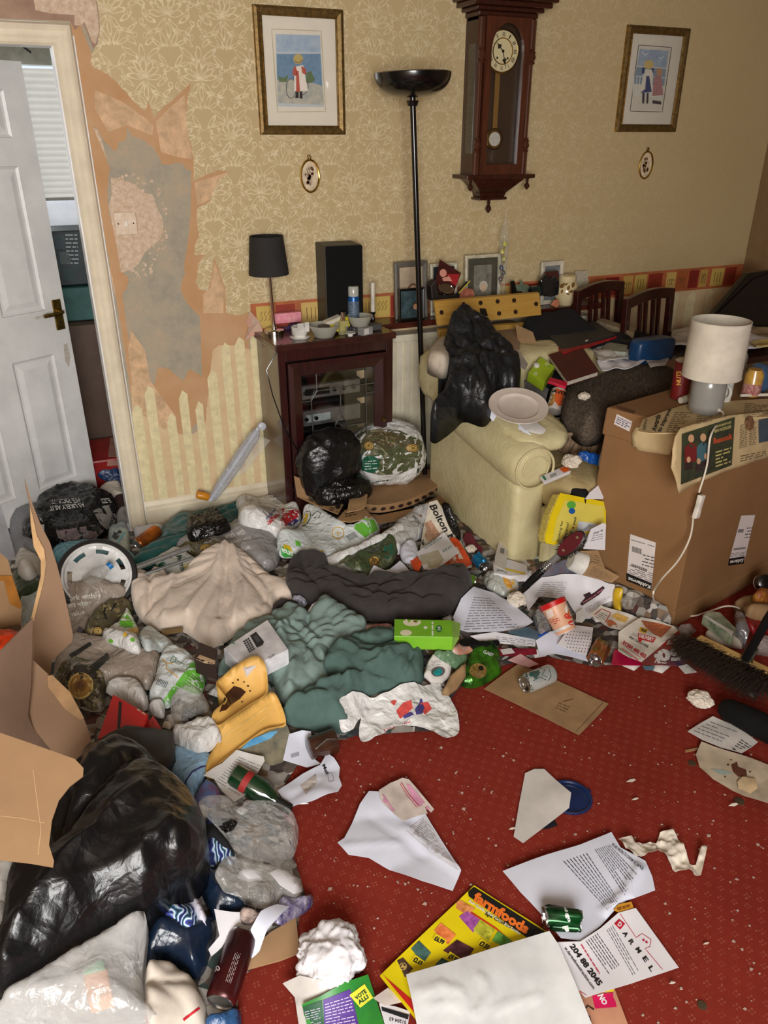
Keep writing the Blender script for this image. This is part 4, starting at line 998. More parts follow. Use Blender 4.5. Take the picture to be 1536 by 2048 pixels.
g5=pframe('photo_frame','white photo frame with an arched black line, right of the glass jar',(1080,594),(1124,590),(1075,524),(1120,524),mat('white_frame',(214,206,184),.5),.022,photo=mat('photo_grey_blue',(150,156,160),.4,rgb2=(50,54,60),vs=16),y=3.45)
def lean_card(name,label,cat,px,m,y,d=.003,group=None):
 P=[onY(*p,y+.0) for p in px];o=MB().prism(P,(0,d,0)).build(name,m);return tag(o,label,cat,group)
lc=lean_card('greeting_card','dark red card with a woman in red, propped diagonally before the ivory frame','card',_z('880 519 922 546 905 592 866 583'),mat('dark_red_card',(78,26,22),.4,rgb2=(50,18,16),vs=20),3.36,.002)
ink('printed_figure',[flat((168,30,34)),('p',_z('893 548 919 548 912 572 898 562'))],lc)
ink('printed_face',[flat((216,150,130)),('e',886,546,7,8),('p',_z('884 556 898 552 904 562 886 562'),6)],lc,off=.0016)
gt=thing('galileo_thermometer','tall glass liquid thermometer with floating coloured bulbs','thermometer',(2.152,3.40,SZ))
zt=.475
MB().lathe([(.02,.021),(.36,.021),(.385,.019),(.41,.010),(.44,.004),(.475,.003),(.478,.001)],(0,0,0),None,24).build('glass_tube',clearmat('clear_tube',(220,226,214),.10,.03,0),gt,smooth=True)
MB().lathe([(0,.03),(.018,.03),(.022,.024)],(0,0,0),None,20).build('glass_foot',mat('wooden_foot',(110,60,34),.4),gt,smooth=True)
for k,(z,c) in enumerate(((.31,(206,200,60)),(.275,(206,196,70)),(.24,(190,190,90)),(.20,(40,46,96)),(.175,(30,34,60)),(.145,(80,40,60)))):
 bb=MB().lathe([(0,.002),(.006,.011),(.014,.012),(.022,.009),(.028,.002)],(.006*(-1)**k,0,z),None,12).build('bulb',mat('bulb%d' % k,c,.1,coat=.6),gt,smooth=True)
 MB().lathe([(-.012,.005),(0,.005)],(.006*(-1)**k,0,z),None,8).build('weight_tag',M_BRASS,bb)
gj=thing('glass_jar','lidded glass jar on the shelf behind the yellow board','jar',(2.285,3.42,SZ))
MB().lathe([(0,.034),(.004,.038),(.09,.040),(.1,.034),(.1,.031),(.008,.034)],(0,0,0),None,24).build('jar_body',clearmat('old_jar_glass',(170,178,150),.45,.1,0),gj,smooth=True)
MB().lathe([(.1,.042),(.108,.044),(.116,.036),(.12,.008),(.13,.010),(.138,.004)],(0,0,0),None,24).build('jar_lid',mat('green_glass_lid',(120,140,120),.2),gj,smooth=True)
ginger=thing('ginger_jar','round cream china ginger jar with brown flowers at the right of the shelf','jar',(2.555,3.40,SZ))
MB().lathe([(0,.036),(.006,.038),(.02,.050),(.05,.062),(.085,.062),(.11,.050),(.12,.042)],(0,0,0),None,32).build('jar_body',mat('cream_china',(224,206,160),.2,coat=.5,var=.03),ginger,smooth=True)
MB().lathe([(.118,.042),(.122,.046),(.148,.046),(.152,.040),(.150,.02)],(0,0,0),None,32).build('jar_lid',MATS['cream_china'],ginger,smooth=True)
M_FLW=mat('brown_flower_print',(86,60,34),.5,rgb2=(150,110,50),vs=200)
ink('painted_flowers',[M_FLW]+[('e',x,y,a,b,c) for x,y,a,b,c in ((1131,565,5,6,0),(1124,572,4,5,1),(1137,576,3,5,.3),(1147,560,2,4,.4),(1146,570,3,6,.2),(1142,583,3,4,1),(1130,556,4,2,.3),(1136,588,4,2,.3),(1124,583,2,4,.3))],[c for c in ginger.children if c.name.startswith('jar_body')])
cdk=lean_card('postcard','pale grey card standing behind the cream ginger jar','card',_z('1150 596 1176 596 1176 542 1150 542'),mat('pale_card',(196,186,160),.7,vs=90),3.47,.001)
for nm,lab,px,m,y,d in (('dark_figurine','dark glossy figurine in front of the white photo frame',_z('1086 592 1082 562 1094 548 1100 560 1112 552 1120 566 1118 590 1104 594'),mat('dark_glaze',(36,40,40),.2,rgb2=(14,14,16),coat=.6,vs=60),3.36,.03),
  ('brown_wallet','maroon leather wallet standing behind the dark figurine',_z('1092 562 1090 545 1118 541 1119 566'),mat('maroon_leather',(76,34,28),.5),3.40,.012),
  ('black_remote','black remote control standing beside the lidded glass jar',_z('1026 592 1022 562 1030 561 1034 582 1046 583 1046 592'),M_BLACK,3.37,.015),
  ('dark_bowl','dark green bowl on the shelf left of the dark figurine',_z('1064 594 1064 574 1082 572 1086 592'),mat('dark_green_glaze',(40,52,46),.25),3.37,.03),
  ('toy_head','small orange and pink toy on the shelf at the figurine foot',_z('1104 592 1112 582 1120 580 1122 592 1116 598'),mat('orange_pink',(210,130,96),.5),3.34,.014)):
 P=[onY(*p,y) for p in px];zmin=min(p.z for p in P);P=[p-Vector((0,0,zmin-SZ)) if zmin<SZ+.05 else p for p in P]
 o=MB().prism(P,(0,d,0)).build(nm,m,bevel=min(.006,d*.4));tag(o,lab,'ornament')
mr=thing('shaving_mirror','round chrome shaving mirror lying on the shelf clutter','mirror',onY(891,578,3.34)[:],0)
MB().lathe([(0,.045),(.006,.047),(.008,.042),(.006,.040)],(0,0,0),(.25,-.8,.75),28,sq=.62,up=(1,0,.1)).build('mirror_disc',M_CHROME,mr,smooth=True)
MB().tube([(0,.01,-.02),(0,.02,-.07)],.006).build('mirror_stand',M_CHROME,mr)
for k,(p0,p1,c,lab) in enumerate((((912,590),(934,564),(22,22,24),'black pen in the pot at the shelf front'),((918,586),(940,562),(206,190,80),'yellow pencil leaning beside the black pen'))):
 q=MB().tube([onY(*p0,3.33-k*.01),onY(*p1,3.36-k*.01)],.0055-.002*k,8).build('pen' if k==0 else 'pencil',flat(c));tag(q,lab,'pen')
bk=MB().prism([onY(*p,3.33) for p in _z('864 602 862 572 872 560 878 590 918 590 926 604')],(0,.05,0)).build('letter_rack',mat('dark_rack',(34,26,22),.5),bevel=.004);tag(bk,'dark rack full of odds and ends behind the yellow holed board','rack')
bf=lean_card('round_photo','reddish cut out picture of a smiling face at the board top edge','photo',_z('918 600 922 584 930 576 945 578 950 590 944 602'),mat('auburn_print',(130,50,38),.5,rgb2=(196,130,104),vs=40),3.325,.002)
def pillow(name,c,a,b,h,m,parent,e1=.5,e2=.5,wr=.0,seed=0,n=56,k=32,rot=None,f=None):
 """puffed superellipsoid; a,b,h half sizes"""
 sg=lambda w,e:math.copysign(abs(w)**e,w)
 vs=[];fs=[]
 for j in range(k+1):
  ph=-math.pi/2+math.pi*j/k
  for i in range(n):
   t=2*math.pi*i/n
   x=sg(math.cos(ph),e1)*sg(math.cos(t),e2);y=sg(math.cos(ph),e1)*sg(math.sin(t),e2);z=sg(math.sin(ph),e1)
   p=Vector((x*a,y*b,z*h))
   if wr:
    q=p*13+Vector((seed,seed*2,0));r=noise.noise(q)*.6+(1-2*abs(noise.noise(q*1.7)))*.5+(1-2*abs(noise.noise(q*3.1)))*.2
    p=p+p.normalized()*wr*r
   if f:p=f(p)
   if rot:p=rot @ p
   vs.append(p+Vector(c))
 for j in range(k):
  for i in range(n):fs.append((j*n+i,j*n+(i+1) % n,(j+1)*n+(i+1) % n,(j+1)*n+i))
 bm=bmesh.new();V=[bm.verts.new(v) for v in vs]
 for q in fs:bm.faces.new([V[i] for i in q])
 bmesh.ops.remove_doubles(bm,verts=bm.verts,dist=1e-4);bm.normal_update()
 me=bpy.data.meshes.new(name);bm.to_mesh(me);bm.free()
 me.polygons.foreach_set('use_smooth',[True]*len(me.polygons))
 o=bpy.data.objects.new(name,me);COL.objects.link(o);me.materials.append(m)
 if parent is not None:o.parent=parent
 return o
def leather(name,c1,c2,rough=.42):
 m,nt,b=newmat(name);co=texco(nt)
 n1=noisetex(nt,co,5,5,.6,dist=.6);nt.links.new(ramp(nt,n1,[(.35,c2),(.65,c1)]),b.inputs['Base Color'])
 b.inputs['Roughness'].default_value=rough;bumpn(nt,b,(E(noisetex(nt,co,13,4,.6,dist=2.5))*1.2+E(noisetex(nt,co,220,2))*.05).v,.28,.012)
 MATS[name]=m;return m
M_LEATH=leather('cream_leather',(214,204,160),(198,186,140));M_LEATHD=leather('worn_cream_leather',(196,178,132),(170,148,100))
ac=thing('armchair','cream leather recliner armchair buried under a jacket, plate and rubbish','armchair',(1.60,2.35,0),math.radians(-1))
AW,AD=.86,.80
def side(x0,x1,nm):
 mb=MB();P=[(0,.04),(0,.44),(.12,.50),(AD-.12,.60),(AD,.60),(AD,.04)]
 o=MB().prism([(x0,y,z) for y,z in P],(x1-x0,0,0)).build(nm,M_LEATH,ac,bevel=.035);o.data.polygons.foreach_set('use_smooth',[True]*len(o.data.polygons));o.modifiers['bevel'].segments=4
 return o
side(.02,.17,'side_panel');side(AW-.17,AW-.02,'side_panel')
def armroll(x,nm):
 """rolled arm: round front with piping and a padded top running back"""
 mb=MB();A=Vector((x,-.02,.525));B=A+Vector((0,1,.10))
 pr=[(0,.055),(.002,.075),(.012,.088),(.04,.098),(.10,.104),(.3,.106),(.5,.104),(.66,.10),(.72,.08),(.74,.02)]
 o=mb.lathe([(h,r) for h,r in pr],A,B,32,sq=.95,wob=lambda p,h,a:p+Vector((0,0,.006*n3(p.x*14,p.y*14,p.z*14)))).build(nm,M_LEATH,ac,smooth=True)
 MB().tube([A+Vector((.086*math.cos(t),-.004,.084*math.sin(t))) for t in [2*math.pi*i/32 for i in range(32)]],.005,6,True).build('piping',M_LEATH,o,smooth=True,local=True)
 MB().tube([A+Vector((.058*math.cos(t),-.008,.052*math.sin(t))) for t in [math.pi*(-.15+1.3*i/24) for i in range(25)]],.0035,6).build('piping',M_LEATH,o,smooth=True,local=True)
 return o
armroll(.085,'arm_roll');armroll(AW-.085,'arm_roll')
sag=lambda p:Vector((p.x,p.y,p.z+.02*math.cos(p.x*7)))
pillow('arm_pad',(.165,.36,.640),.135,.36,.062,M_LEATH,ac,.7,.6,.020,3,rot=Matrix.Rotation(.10,3,'X'))
pillow('arm_pad',(AW-.11,.36,.640),.12,.34,.055,M_LEATH,ac,.7,.6,.012,5,rot=Matrix.Rotation(.10,3,'X'))
pillow('seat_cushion',(AW/2+.02,.20,.405),.30,.36,.085,M_LEATHD,ac,.45,.35,.010,8)
MB().box((.15,-.03,.20),(AW-.15,.02,.34)).build('front_panel',M_LEATH,ac,bevel=.02)
MB().box((.15,-.045,.02),(AW-.15,.005,.19)).build('footrest',M_LEATH,ac,bevel=.025)
MB().box((.16,.03,.03),(AW-.16,AD-.1,.3)).build('seat_box',M_LEATH,ac)
pillow('back_cushion',(AW/2,AD-.10,.66),.42,.155,.165,M_LEATH,ac,.6,.45,.014,11)
pillow('wing_pad',(.03,.60,.735),.11,.19,.115,M_LEATH,ac,.7,.7,.022,14)
pillow('wing_pad',(AW-.03,.62,.66),.09,.17,.11,M_LEATH,ac,.7,.7,.012,15)
MB().box((.06,AD-.08,.04),(AW-.06,AD+.03,.70)).build('back_panel',M_LEATH,ac,bevel=.04)
bpy.context.view_layer.update()
for o in ac.children:
 M=wmat(o)
 if o.type=='MESH':
  V=np.array([tuple(M @ v.co) for v in o.data.vertices])
  hstamp(V)
  x0,y0=V[:,0].min()+.03,V[:,1].min()+.03;x1,y1=V[:,0].max()-.03,V[:,1].max()-.03
  if o.name.startswith(('seat_cushion','seat_box')):hstamp_poly([(x0,y0),(x1,y0),(x1,y1),(x0,y1)],V[:,2].max()-.01)
  if o.name.startswith(('arm_pad','back_cushion','wing_pad','arm_roll')):
   G=[(x,y) for x in np.arange(x0,x1,CELL*.9) for y in np.arange(y0,y1,CELL*.9)];t=tree(o)[0]
   for x,y in G:
    h=t.ray_cast(Vector((x,y,2)),Vector((0,0,-1)))
    if h[0] is not None:i,j=hidx(x,y);HF[i,j]=max(HF[i,j],h[0].z)
hupd()
M_DW=mat('dark_red_chair_wood',(58,20,16),.3,var=.2,vs=7,coat=.4,stretch=(1,1,6))
tb=thing('dining_table','dark dining table loaded with papers in the corner','table',(3.06,2.98,0))
MB().box((-.40,-.28,.69),(.70,.34,.72)).build('table_top',M_DW,tb,bevel=.005)
for sx in (-.34,.64):
 for sy in (-.22,.28):MB().hexa([(sx-.02,sy-.02,0),(sx+.02,sy-.02,0),(sx+.02,sy+.02,0),(sx-.02,sy+.02,0)],[(sx-.03,sy-.03,.69),(sx+.03,sy-.03,.69),(sx+.03,sy+.03,.69),(sx-.03,sy+.03,.69)]).build('leg',M_DW,tb)
hstamp_poly([(2.66,2.70),(3.76,2.70),(3.76,3.32),(2.66,3.32)],.72);hupd()
def dchair(a,b,lab):
 """dining chair whose back top runs from a to b"""
 a,b=Vector(a),Vector(b);d=(b-a);w=Vector((d.x,d.y,0)).length;t=thing('dining_chair',lab,'chair',(a.x,a.y,0),math.atan2(d.y,d.x),'dining chairs by the wall');h=(a.z+b.z)/2
 for x in (0,w):MB().hexa([(x-.015,-.02,0),(x+.015,-.02,0),(x+.015,.02,0),(x-.015,.02,0)],[(x-.02+(.012 if x==0 else -.012),.04,h-.02),(x+.02+(.012 if x==0 else -.012),.04,h-.02),(x+.02+(.012 if x==0 else -.012),.07,h-.02),(x-.02+(.012 if x==0 else -.012),.07,h-.02)]).build('back_post',M_DW,t,bevel=.004)
 arc=[(w*(i/10)) for i in range(11)]
 up=[(x,.038,h-.02+.022*math.sin(math.pi*x/w)) for x in arc];lo=[(x,.038,h-.075+.022*math.sin(math.pi*x/w)) for x in reversed(arc)]
 MB().prism(up+lo,(0,.03,0)).build('top_rail',M_DW,t,bevel=.005)
 MB().box((0,.0,.52),(w,.02,.56)).build('lower_rail',M_DW,t)
 for k in (.30,.42,.58,.70):MB().hexa([(w*k-.009,.003,.54),(w*k+.009,.003,.54),(w*k+.009,.015,.54),(w*k-.009,.015,.54)],[(w*k-.011,.045,h-.045),(w*k+.011,.045,h-.045),(w*k+.011,.06,h-.045),(w*k-.011,.06,h-.045)]).build('back_slat',M_DW,t)
 MB().box((-.01,-.40,.43),(w+.01,.02,.47)).build('seat',mat('seat_fabric',(60,44,40),.9),t,bevel=.01)
 for x in (.01,w-.01):MB().box((x-.018,-.39,0),(x+.018,-.355,.43)).build('leg',M_DW,t)
 return t
dchair(onY(1174,568,3.22),onY(1262,564,3.36),'slatted dark dining chair nearer the cream ginger jar')
dchair(onY(1275,583,3.02),onY(1364,579,3.17),'slatted dark dining chair behind the white lampshade')
tv=thing('television','black flat screen leaning in the far right corner','television',(3.62,3.02,.722))
P=[onY(*p,3.05) for p in _z('1424 634 1545 660 1545 540 1500 546')]
tvb=MB().prism([p-Vector((3.62,3.02,.722)) for p in P],(0,.04,0)).build('screen_panel',M_BLACK,tv,bevel=.006)
MB().prism([(P[0]*.92+P[2]*.08)-Vector((3.62,3.025,.722)),(P[1]*.95+P[3]*.05)-Vector((3.62,3.025,.722)),(P[2]*.94+P[0]*.06)-Vector((3.62,3.025,.722)),(P[3]*.9+P[1]*.1)-Vector((3.62,3.025,.722))],(0,.003,0)).build('screen_glass',mat('screen_glass',(10,10,12),.12,coat=.5),tvb,local=True)
M_PINE=mat('yellow_pine',(198,158,78),.5,var=.1,vs=5,stretch=(1.5,20,20),rgb2=(184,138,58))
def board(name,lab,px,y0,y1,m):
 n=len(px);P=[onY(*p,y0 if i in (0,1) else y1) for i,p in enumerate(px)]
 t=tag(MB().prism(P,(0,.02,.004)).build(name,m,bevel=.002),lab,'board');return t
b1_=board('pegboard_rail','yellow wooden board with dark peg holes leaning above the black jacket',_z('876 652 1083 630 1079 586 869 603'),3.19,3.25,M_PINE)
for i,(x,y) in enumerate(((883,625),(927,609),(961,606),(995,603),(1028,601),(1072,608),(998,627),(1031,624))):
 ink('peg_hole',[flat((46,24,16)),('e',x,y,4.2,4.6)],b1_,off=.0012);
ink('dark_tape',[flat((22,18,16)),('p',_z('926 628 942 627 939 647 925 646')),('p',_z('959 617 971 617 976 632 961 634'))],b1_,off=.0014)
b2_=board('ruled_board','yellow board with ruler marks standing behind the black jacket',_z('886 720 1062 690 1060 646 877 660'),3.20,3.25,M_PINE)
ink('ruler_ticks',[flat((70,50,24))]+[('r',[(880+i*4.4,663-i*.33),(880.4+i*4.4,(668 if i % 5 else 672)-i*.33)],.9) for i in range(40)],b2_)
for q in ((968,664),(1004,660)):ink('peg_hole',[flat((46,24,16)),('e',*q,4,3.4)],b2_,off=.0012)
M_BOX=mat('box_cardboard',(142,104,66),.8,var=.08,vs=4,bump=.15,bs=90,rgb2=(130,94,56),stretch=(1,1,1))
bc=Vector((2.02,1.815,0));dl_=Vector((-.13,.375,0));dr=Vector((.70,.15,0));up=Vector((-.005,.0,.795));base=bc
bb=thing('cardboard_box','large tall brown cardboard box with newspaper, mug and lamp on top','box',tuple(bc))
def bpt(u,v,z,ex=0):# u along left face,v along right face
 n1=-dr.normalized()*ex;n2_=-dl_.normalized()*ex
 return dl_*u+dr*v+Vector((0,0,z))+n1*(1 if u>-1 and v<=0 else -1)*(1 if ex else 0)+n2_*(1 if u<=0 else -1)*(1 if ex else 0)
def bbox4(z,ex,bulge=0):return [bpt(0,0,z,ex),bpt(0,1,z,ex),bpt(1,1,z,ex),bpt(1,0,z,ex)]
mb=MB();bot,mid,top=bbox4(.0,.0),bbox4(.4,.006),bbox4(.69,0)
mb.add(bot+mid+top,[(3,2,1,0),(8,9,10,11)]+[(i,(i+1) % 4,(i+1) % 4+4,i+4) for i in range(4)]+[(i+4,(i+1) % 4+4,(i+1) % 4+8,i+8) for i in range(4)])
body=mb.build('box_body',M_BOX,bb,bevel=.004)
lid=MB().hexa(bbox4(.685,.008),bbox4(.795,.004)).build('box_lid',M_BOX,bb,bevel=.008)
tray=MB().hexa(bbox4(.0005,.007),bbox4(.078,.006)).build('base_tray',M_BOX,bb,bevel=.004)
hstamp_poly([(bc+p).xy for p in bbox4(0,0)],.797);hupd()
ink('tape_scar',[mat('torn_card',(110,72,42),.9),('p',_z('1231 813 1240 812 1271 822 1268 828 1240 820'),6)],[lid],off=.0006)
lb=ink('address_label',[mat('white_label',(226,218,214),.5,var=.02),('p',_z('1234 828 1265 843 1259 863 1228 848'))],[lid],off=.001)
ink(PT,[flat((96,92,120)),('l',((1231,846),(1257,859),(1263,845),(1236,832)),4,.5,.3)],[lid],lb,off=.0016)
def boxlabel(poly,tx,strip,barc,lab):
 w=ink('shipping_label',[mat('white_label',(226,218,214),.5),('p',poly)],[body],off=.001)
 w['label']=lab
 ink('black_band',[flat((16,14,14)),('p',strip[0])],[body],w,off=.0016);ink(PT,[flat((236,232,226)),('t','Kohlangaz',strip[1],.03)],[body],w,off=.0022)
 ink('barcode',[flat((30,28,30))]+barc,[body],w,off=.0016);ink(PT,[flat((70,66,70))]+tx,[body],w,off=.0016)
boxlabel(_z('1261 1068 1312 1085 1303 1181 1253 1161'),[('l',((1309,1112),(1286,1106),(1284,1132),(1307,1138)),4,.3,.5),('l',((1307,1146),(1259,1128),(1257,1146),(1305,1166)),5,.3,.4),('l',((1309,1096),(1262,1082),(1262,1076),(1309,1090)),1,.2,.5)],
         (_z('1253 1145 1304 1166 1303 1181 1253 1161'),((1302,1168),(1257,1151),(1256,1160),(1301,1178))),[('r',[(1265+i*1.6,1092+i*.5),(1265+i*1.6,1103+i*.5)],.9) for i in range(12)]+[('r',[(1264+i*2,1127+i*.7),(1264+i*2,1132+i*.7)],1.2) for i in range(16)],'white shipping label upside down with a black name band')
boxlabel(_z('1482 1031 1510 1030 1487 1127 1455 1131'),[('l',((1506,1052),(1494,1053),(1487,1078),(1499,1077)),4,.3,.5),('l',((1491,1102),(1462,1106),(1460,1115),(1488,1111)),3,.3,.4)],
         (_z('1458 1117 1489 1112 1487 1127 1455 1131'),((1487,1114),(1460,1119),(1458,1128),(1484,1124))),[('r',[(1477+i*1.4,1058),(1475+i*1.4,1065)],.8) for i in range(8)]+[('r',[(1468+i*2,1096-i*.2),(1467+i*2,1100-i*.2)],1.1) for i in range(12)],'second white shipping label on the right face of the box')
def bz(px,py):return onZ(px,py,.797)
gl_=bz(1408,826);gl_.z=.803
lamp2=thing('table_lamp','grey ceramic table lamp with a stained white drum shade on the cardboard box','lamp',tuple(gl_))
MB().lathe([(0,.052),(.004,.056),(.03,.060),(.10,.060),(.13,.056),(.142,.045),(.148,.02)],(0,0,0),None,40).build('ceramic_base',mat('grey_ceramic',(150,148,142),.25,coat=.4,var=.03),lamp2,smooth=True)
MB().lathe([(.145,.014),(.17,.014)],(0,0,0),None,12).build('lamp_holder',MATS['white_china'],lamp2)
M_SHADE=mat('white_fabric_shade',(216,208,190),.85,var=.08,vs=9,bump=.08,bs=500)
shd=MB().lathe([(0,.101),(.195,.0985)],(0,0,.135),None,56,cap=False).lathe([(0,.0995),(.195,.097)],(0,0,.135),None,56,cap=False).build('drum_shade',M_SHADE,lamp2,smooth=True)
for z,r in ((.135,.1005),(.33,.098)):MB().tube([(r*math.cos(t),r*math.sin(t),z) for t in [2*math.pi*i/48 for i in range(48)]],.0022,6,True).build('shade_rim',M_SHADE,shd,smooth=True,local=True)
sp3=MB()
for k in range(3):a=2.1*k;sp3.tube([(0,0,.18),(.097*math.cos(a),.097*math.sin(a),.3)],.0015,5)
sp3.build('shade_carrier',M_CHROME,lamp2)
M_FLEX=mat('white_flex',(226,218,200),.45,var=.03)
ex=onPlane(1423,820,tuple(gl_+Vector((-.01,-.062,.02))),Vector((0,1,0)))
MB().lathe([(0,.007),(.006,.006)],gl_+Vector((.006,-.056,.022)),gl_+Vector((.006,-1,.022)),12).build('flex_grommet',M_FLEX,None)
tag([o for o in COL.objects if o.name=='flex_grommet'][0],'white round grommet where the flex enters the grey lamp','grommet')
nrm=(dr.normalized().cross(Vector((0,0,1)))).normalized()
fp=bc+nrm*.03
path=[gl_+Vector((.006,-.068,.022)),gl_+Vector((.008,-.08,.006)),onPlane(1422,870,fp,nrm)+Vector((0,0,.0)),onPlane(1414,930,fp,nrm),onPlane(1398,985,fp,nrm)]
path2=[onPlane(1387,1032,fp,nrm),onPlane(1380,1075,fp,nrm),onPlane(1357,1120,fp+nrm*.01,nrm),onPlane(1322,1160,fp+nrm*.02,nrm),onPlane(1306,1190,fp+nrm*.06,nrm),onZ(1318,1212,.03),onZ(1352,1226,.02),onZ(1385,1232,.012),onZ(1420,1222,.03),onZ(1455,1212,.05),onZ(1485,1220,.03),onZ(1530,1250,.01)]
fx=thing('lamp_cable','white lamp cable with inline switch hanging down the cardboard box to the floor','cable',(0,0,0))
MB().tube(catmull([tuple(p) for p in path],False,8),.0033,8).build('cable',M_FLEX,fx,smooth=True);MB().tube(catmull([tuple(p) for p in path2],False,8),.0033,8).build('cable',M_FLEX,fx,smooth=True)
q0,q1=onPlane(1398,990,fp,nrm),onPlane(1387,1032,fp,nrm);q0=q0+nrm*.001
ax=(q1-q0).normalized();sd=ax.cross(nrm).normalized();Ls=(q1-q0).length
MB().prism([q0+sd*.014-ax*.004,q0-sd*.014-ax*.004,(q0+q1)/2-sd*.011,q1-sd*.014+ax*.004,q1+sd*.014+ax*.004,(q0+q1)/2+sd*.011],nrm*.018).build('inline_switch',mat('switch_white',(232,226,214),.35),fx,bevel=.004)
mug=thing('dotted_mug','white mug with black dots behind the grey lamp base','mug',tuple(bz(1455,808)+Vector((0,.04,.004))))
mg_=MB().lathe([(0,.034),(.003,.038),(.085,.040),(.086,.037),(.006,.034),(.006,.001)],(0,0,0),None,32).build('mug_body',MATS['white_china'],mug,smooth=True)
MB().tube([(-.02+.0*t,-.036-.026*math.sin(t),.045-.026*math.cos(t)) for t in [math.pi*i/12 for i in range(13)]],.006,8).build('handle',MATS['white_china'],mug,smooth=True)
ink('black_dots',[flat((24,22,24))]+[('e',x,y,2.6,3) for x,y in ((1471,768),(1473,792),(1470,812),(1458,764))],mg_)
sj=thing('sauce_jar','glass jar with a red and yellow label on the box edge beside the mug','jar',tuple(bz(1500,792)+Vector((0,.0,.002))))
MB().lathe([(0,.030),(.004,.034),(.085,.034),(.10,.026),(.105,.026)],(0,0,0),None,28).build('jar_body',mat('yellow_sauce',(206,160,60),.3,rgb2=(170,130,70),vs=40,coat=.6),sj,smooth=True)
MB().lathe([(.008,.0346),(.052,.0346)],(0,0,0),None,28,cap=False).build('paper_label',mat('red_label',(140,28,26),.5,rgb2=(196,160,150),vs=70),sj,smooth=True)
j2=thing('empty_jar','empty clear glass jar with screw neck at the right edge, behind the sauce jar','jar',tuple(bz(1503,770)+Vector((0,.1,.002))))
MB().lathe([(0,.038),(.004,.042),(.10,.042),(.115,.034),(.12,.036),(.135,.036),(.14,.034)],(0,0,0),None,28,cap=False).build('jar_body',clearmat('jar_glass',(190,196,180),.22,.06,0),j2,smooth=True)
nt_=thing('peanut_can','dark red snack tub half hidden behind the lamp on the box','can',tuple(bz(1372,800)+Vector((-.01,.03,.002))))
nb=MB().lathe([(0,.032),(.14,.034),(.142,.03)],(0,0,0),None,28).build('can_body',mat('dark_red_tub',(120,26,24),.4),nt_,smooth=True)
ink(PT,[flat((214,160,70)),('t','NUTS',((1353,770),(1353,742),(1362,742),(1362,770)),.03)],nb)
MB().lathe([(.142,.030),(.147,.034),(.152,.026)],(0,0,0),None,20).build('film_lid',clearmat('film_lid',(220,210,190),.5,.2),nt_,smooth=True)
pb2=thing('pill_bottle','small pale plastic bottle lying by the grey lamp base','bottle',tuple(bz(1372,806)+Vector((0,0,.014))))
MB().lathe([(0,.012),(.018,.013),(.02,.015),(.05,.015)],(-.03,0,0),(.1,.02,0),14).build('bottle_body',mat('pale_plastic',(206,196,176),.4),pb2,smooth=True)
bn=thing('blue_packet','blue crumpled packet at the right edge behind the jars','packet',tuple(bz(1530,790)+Vector((.01,.05,.004))))
pillow('packet_body',(0,0,.05),.03,.04,.055,mat('blue_film',(66,92,124),.3),bn,.8,.7,.01,4,18,10)
rl=MB().tube([bz(1480,797)+Vector((0,0,.012)),bz(1545,795)+Vector((0,0,.012))],.006,8).build('dotted_stick',mat('white_card',(226,218,200),.5));tag(rl,'white stick with dark dots lying before the jars on the box','stick')
M_NEWS=mat('old_newsprint',(206,184,140),.85,var=.08,vs=12,bump=.05,rgb2=(190,166,120))
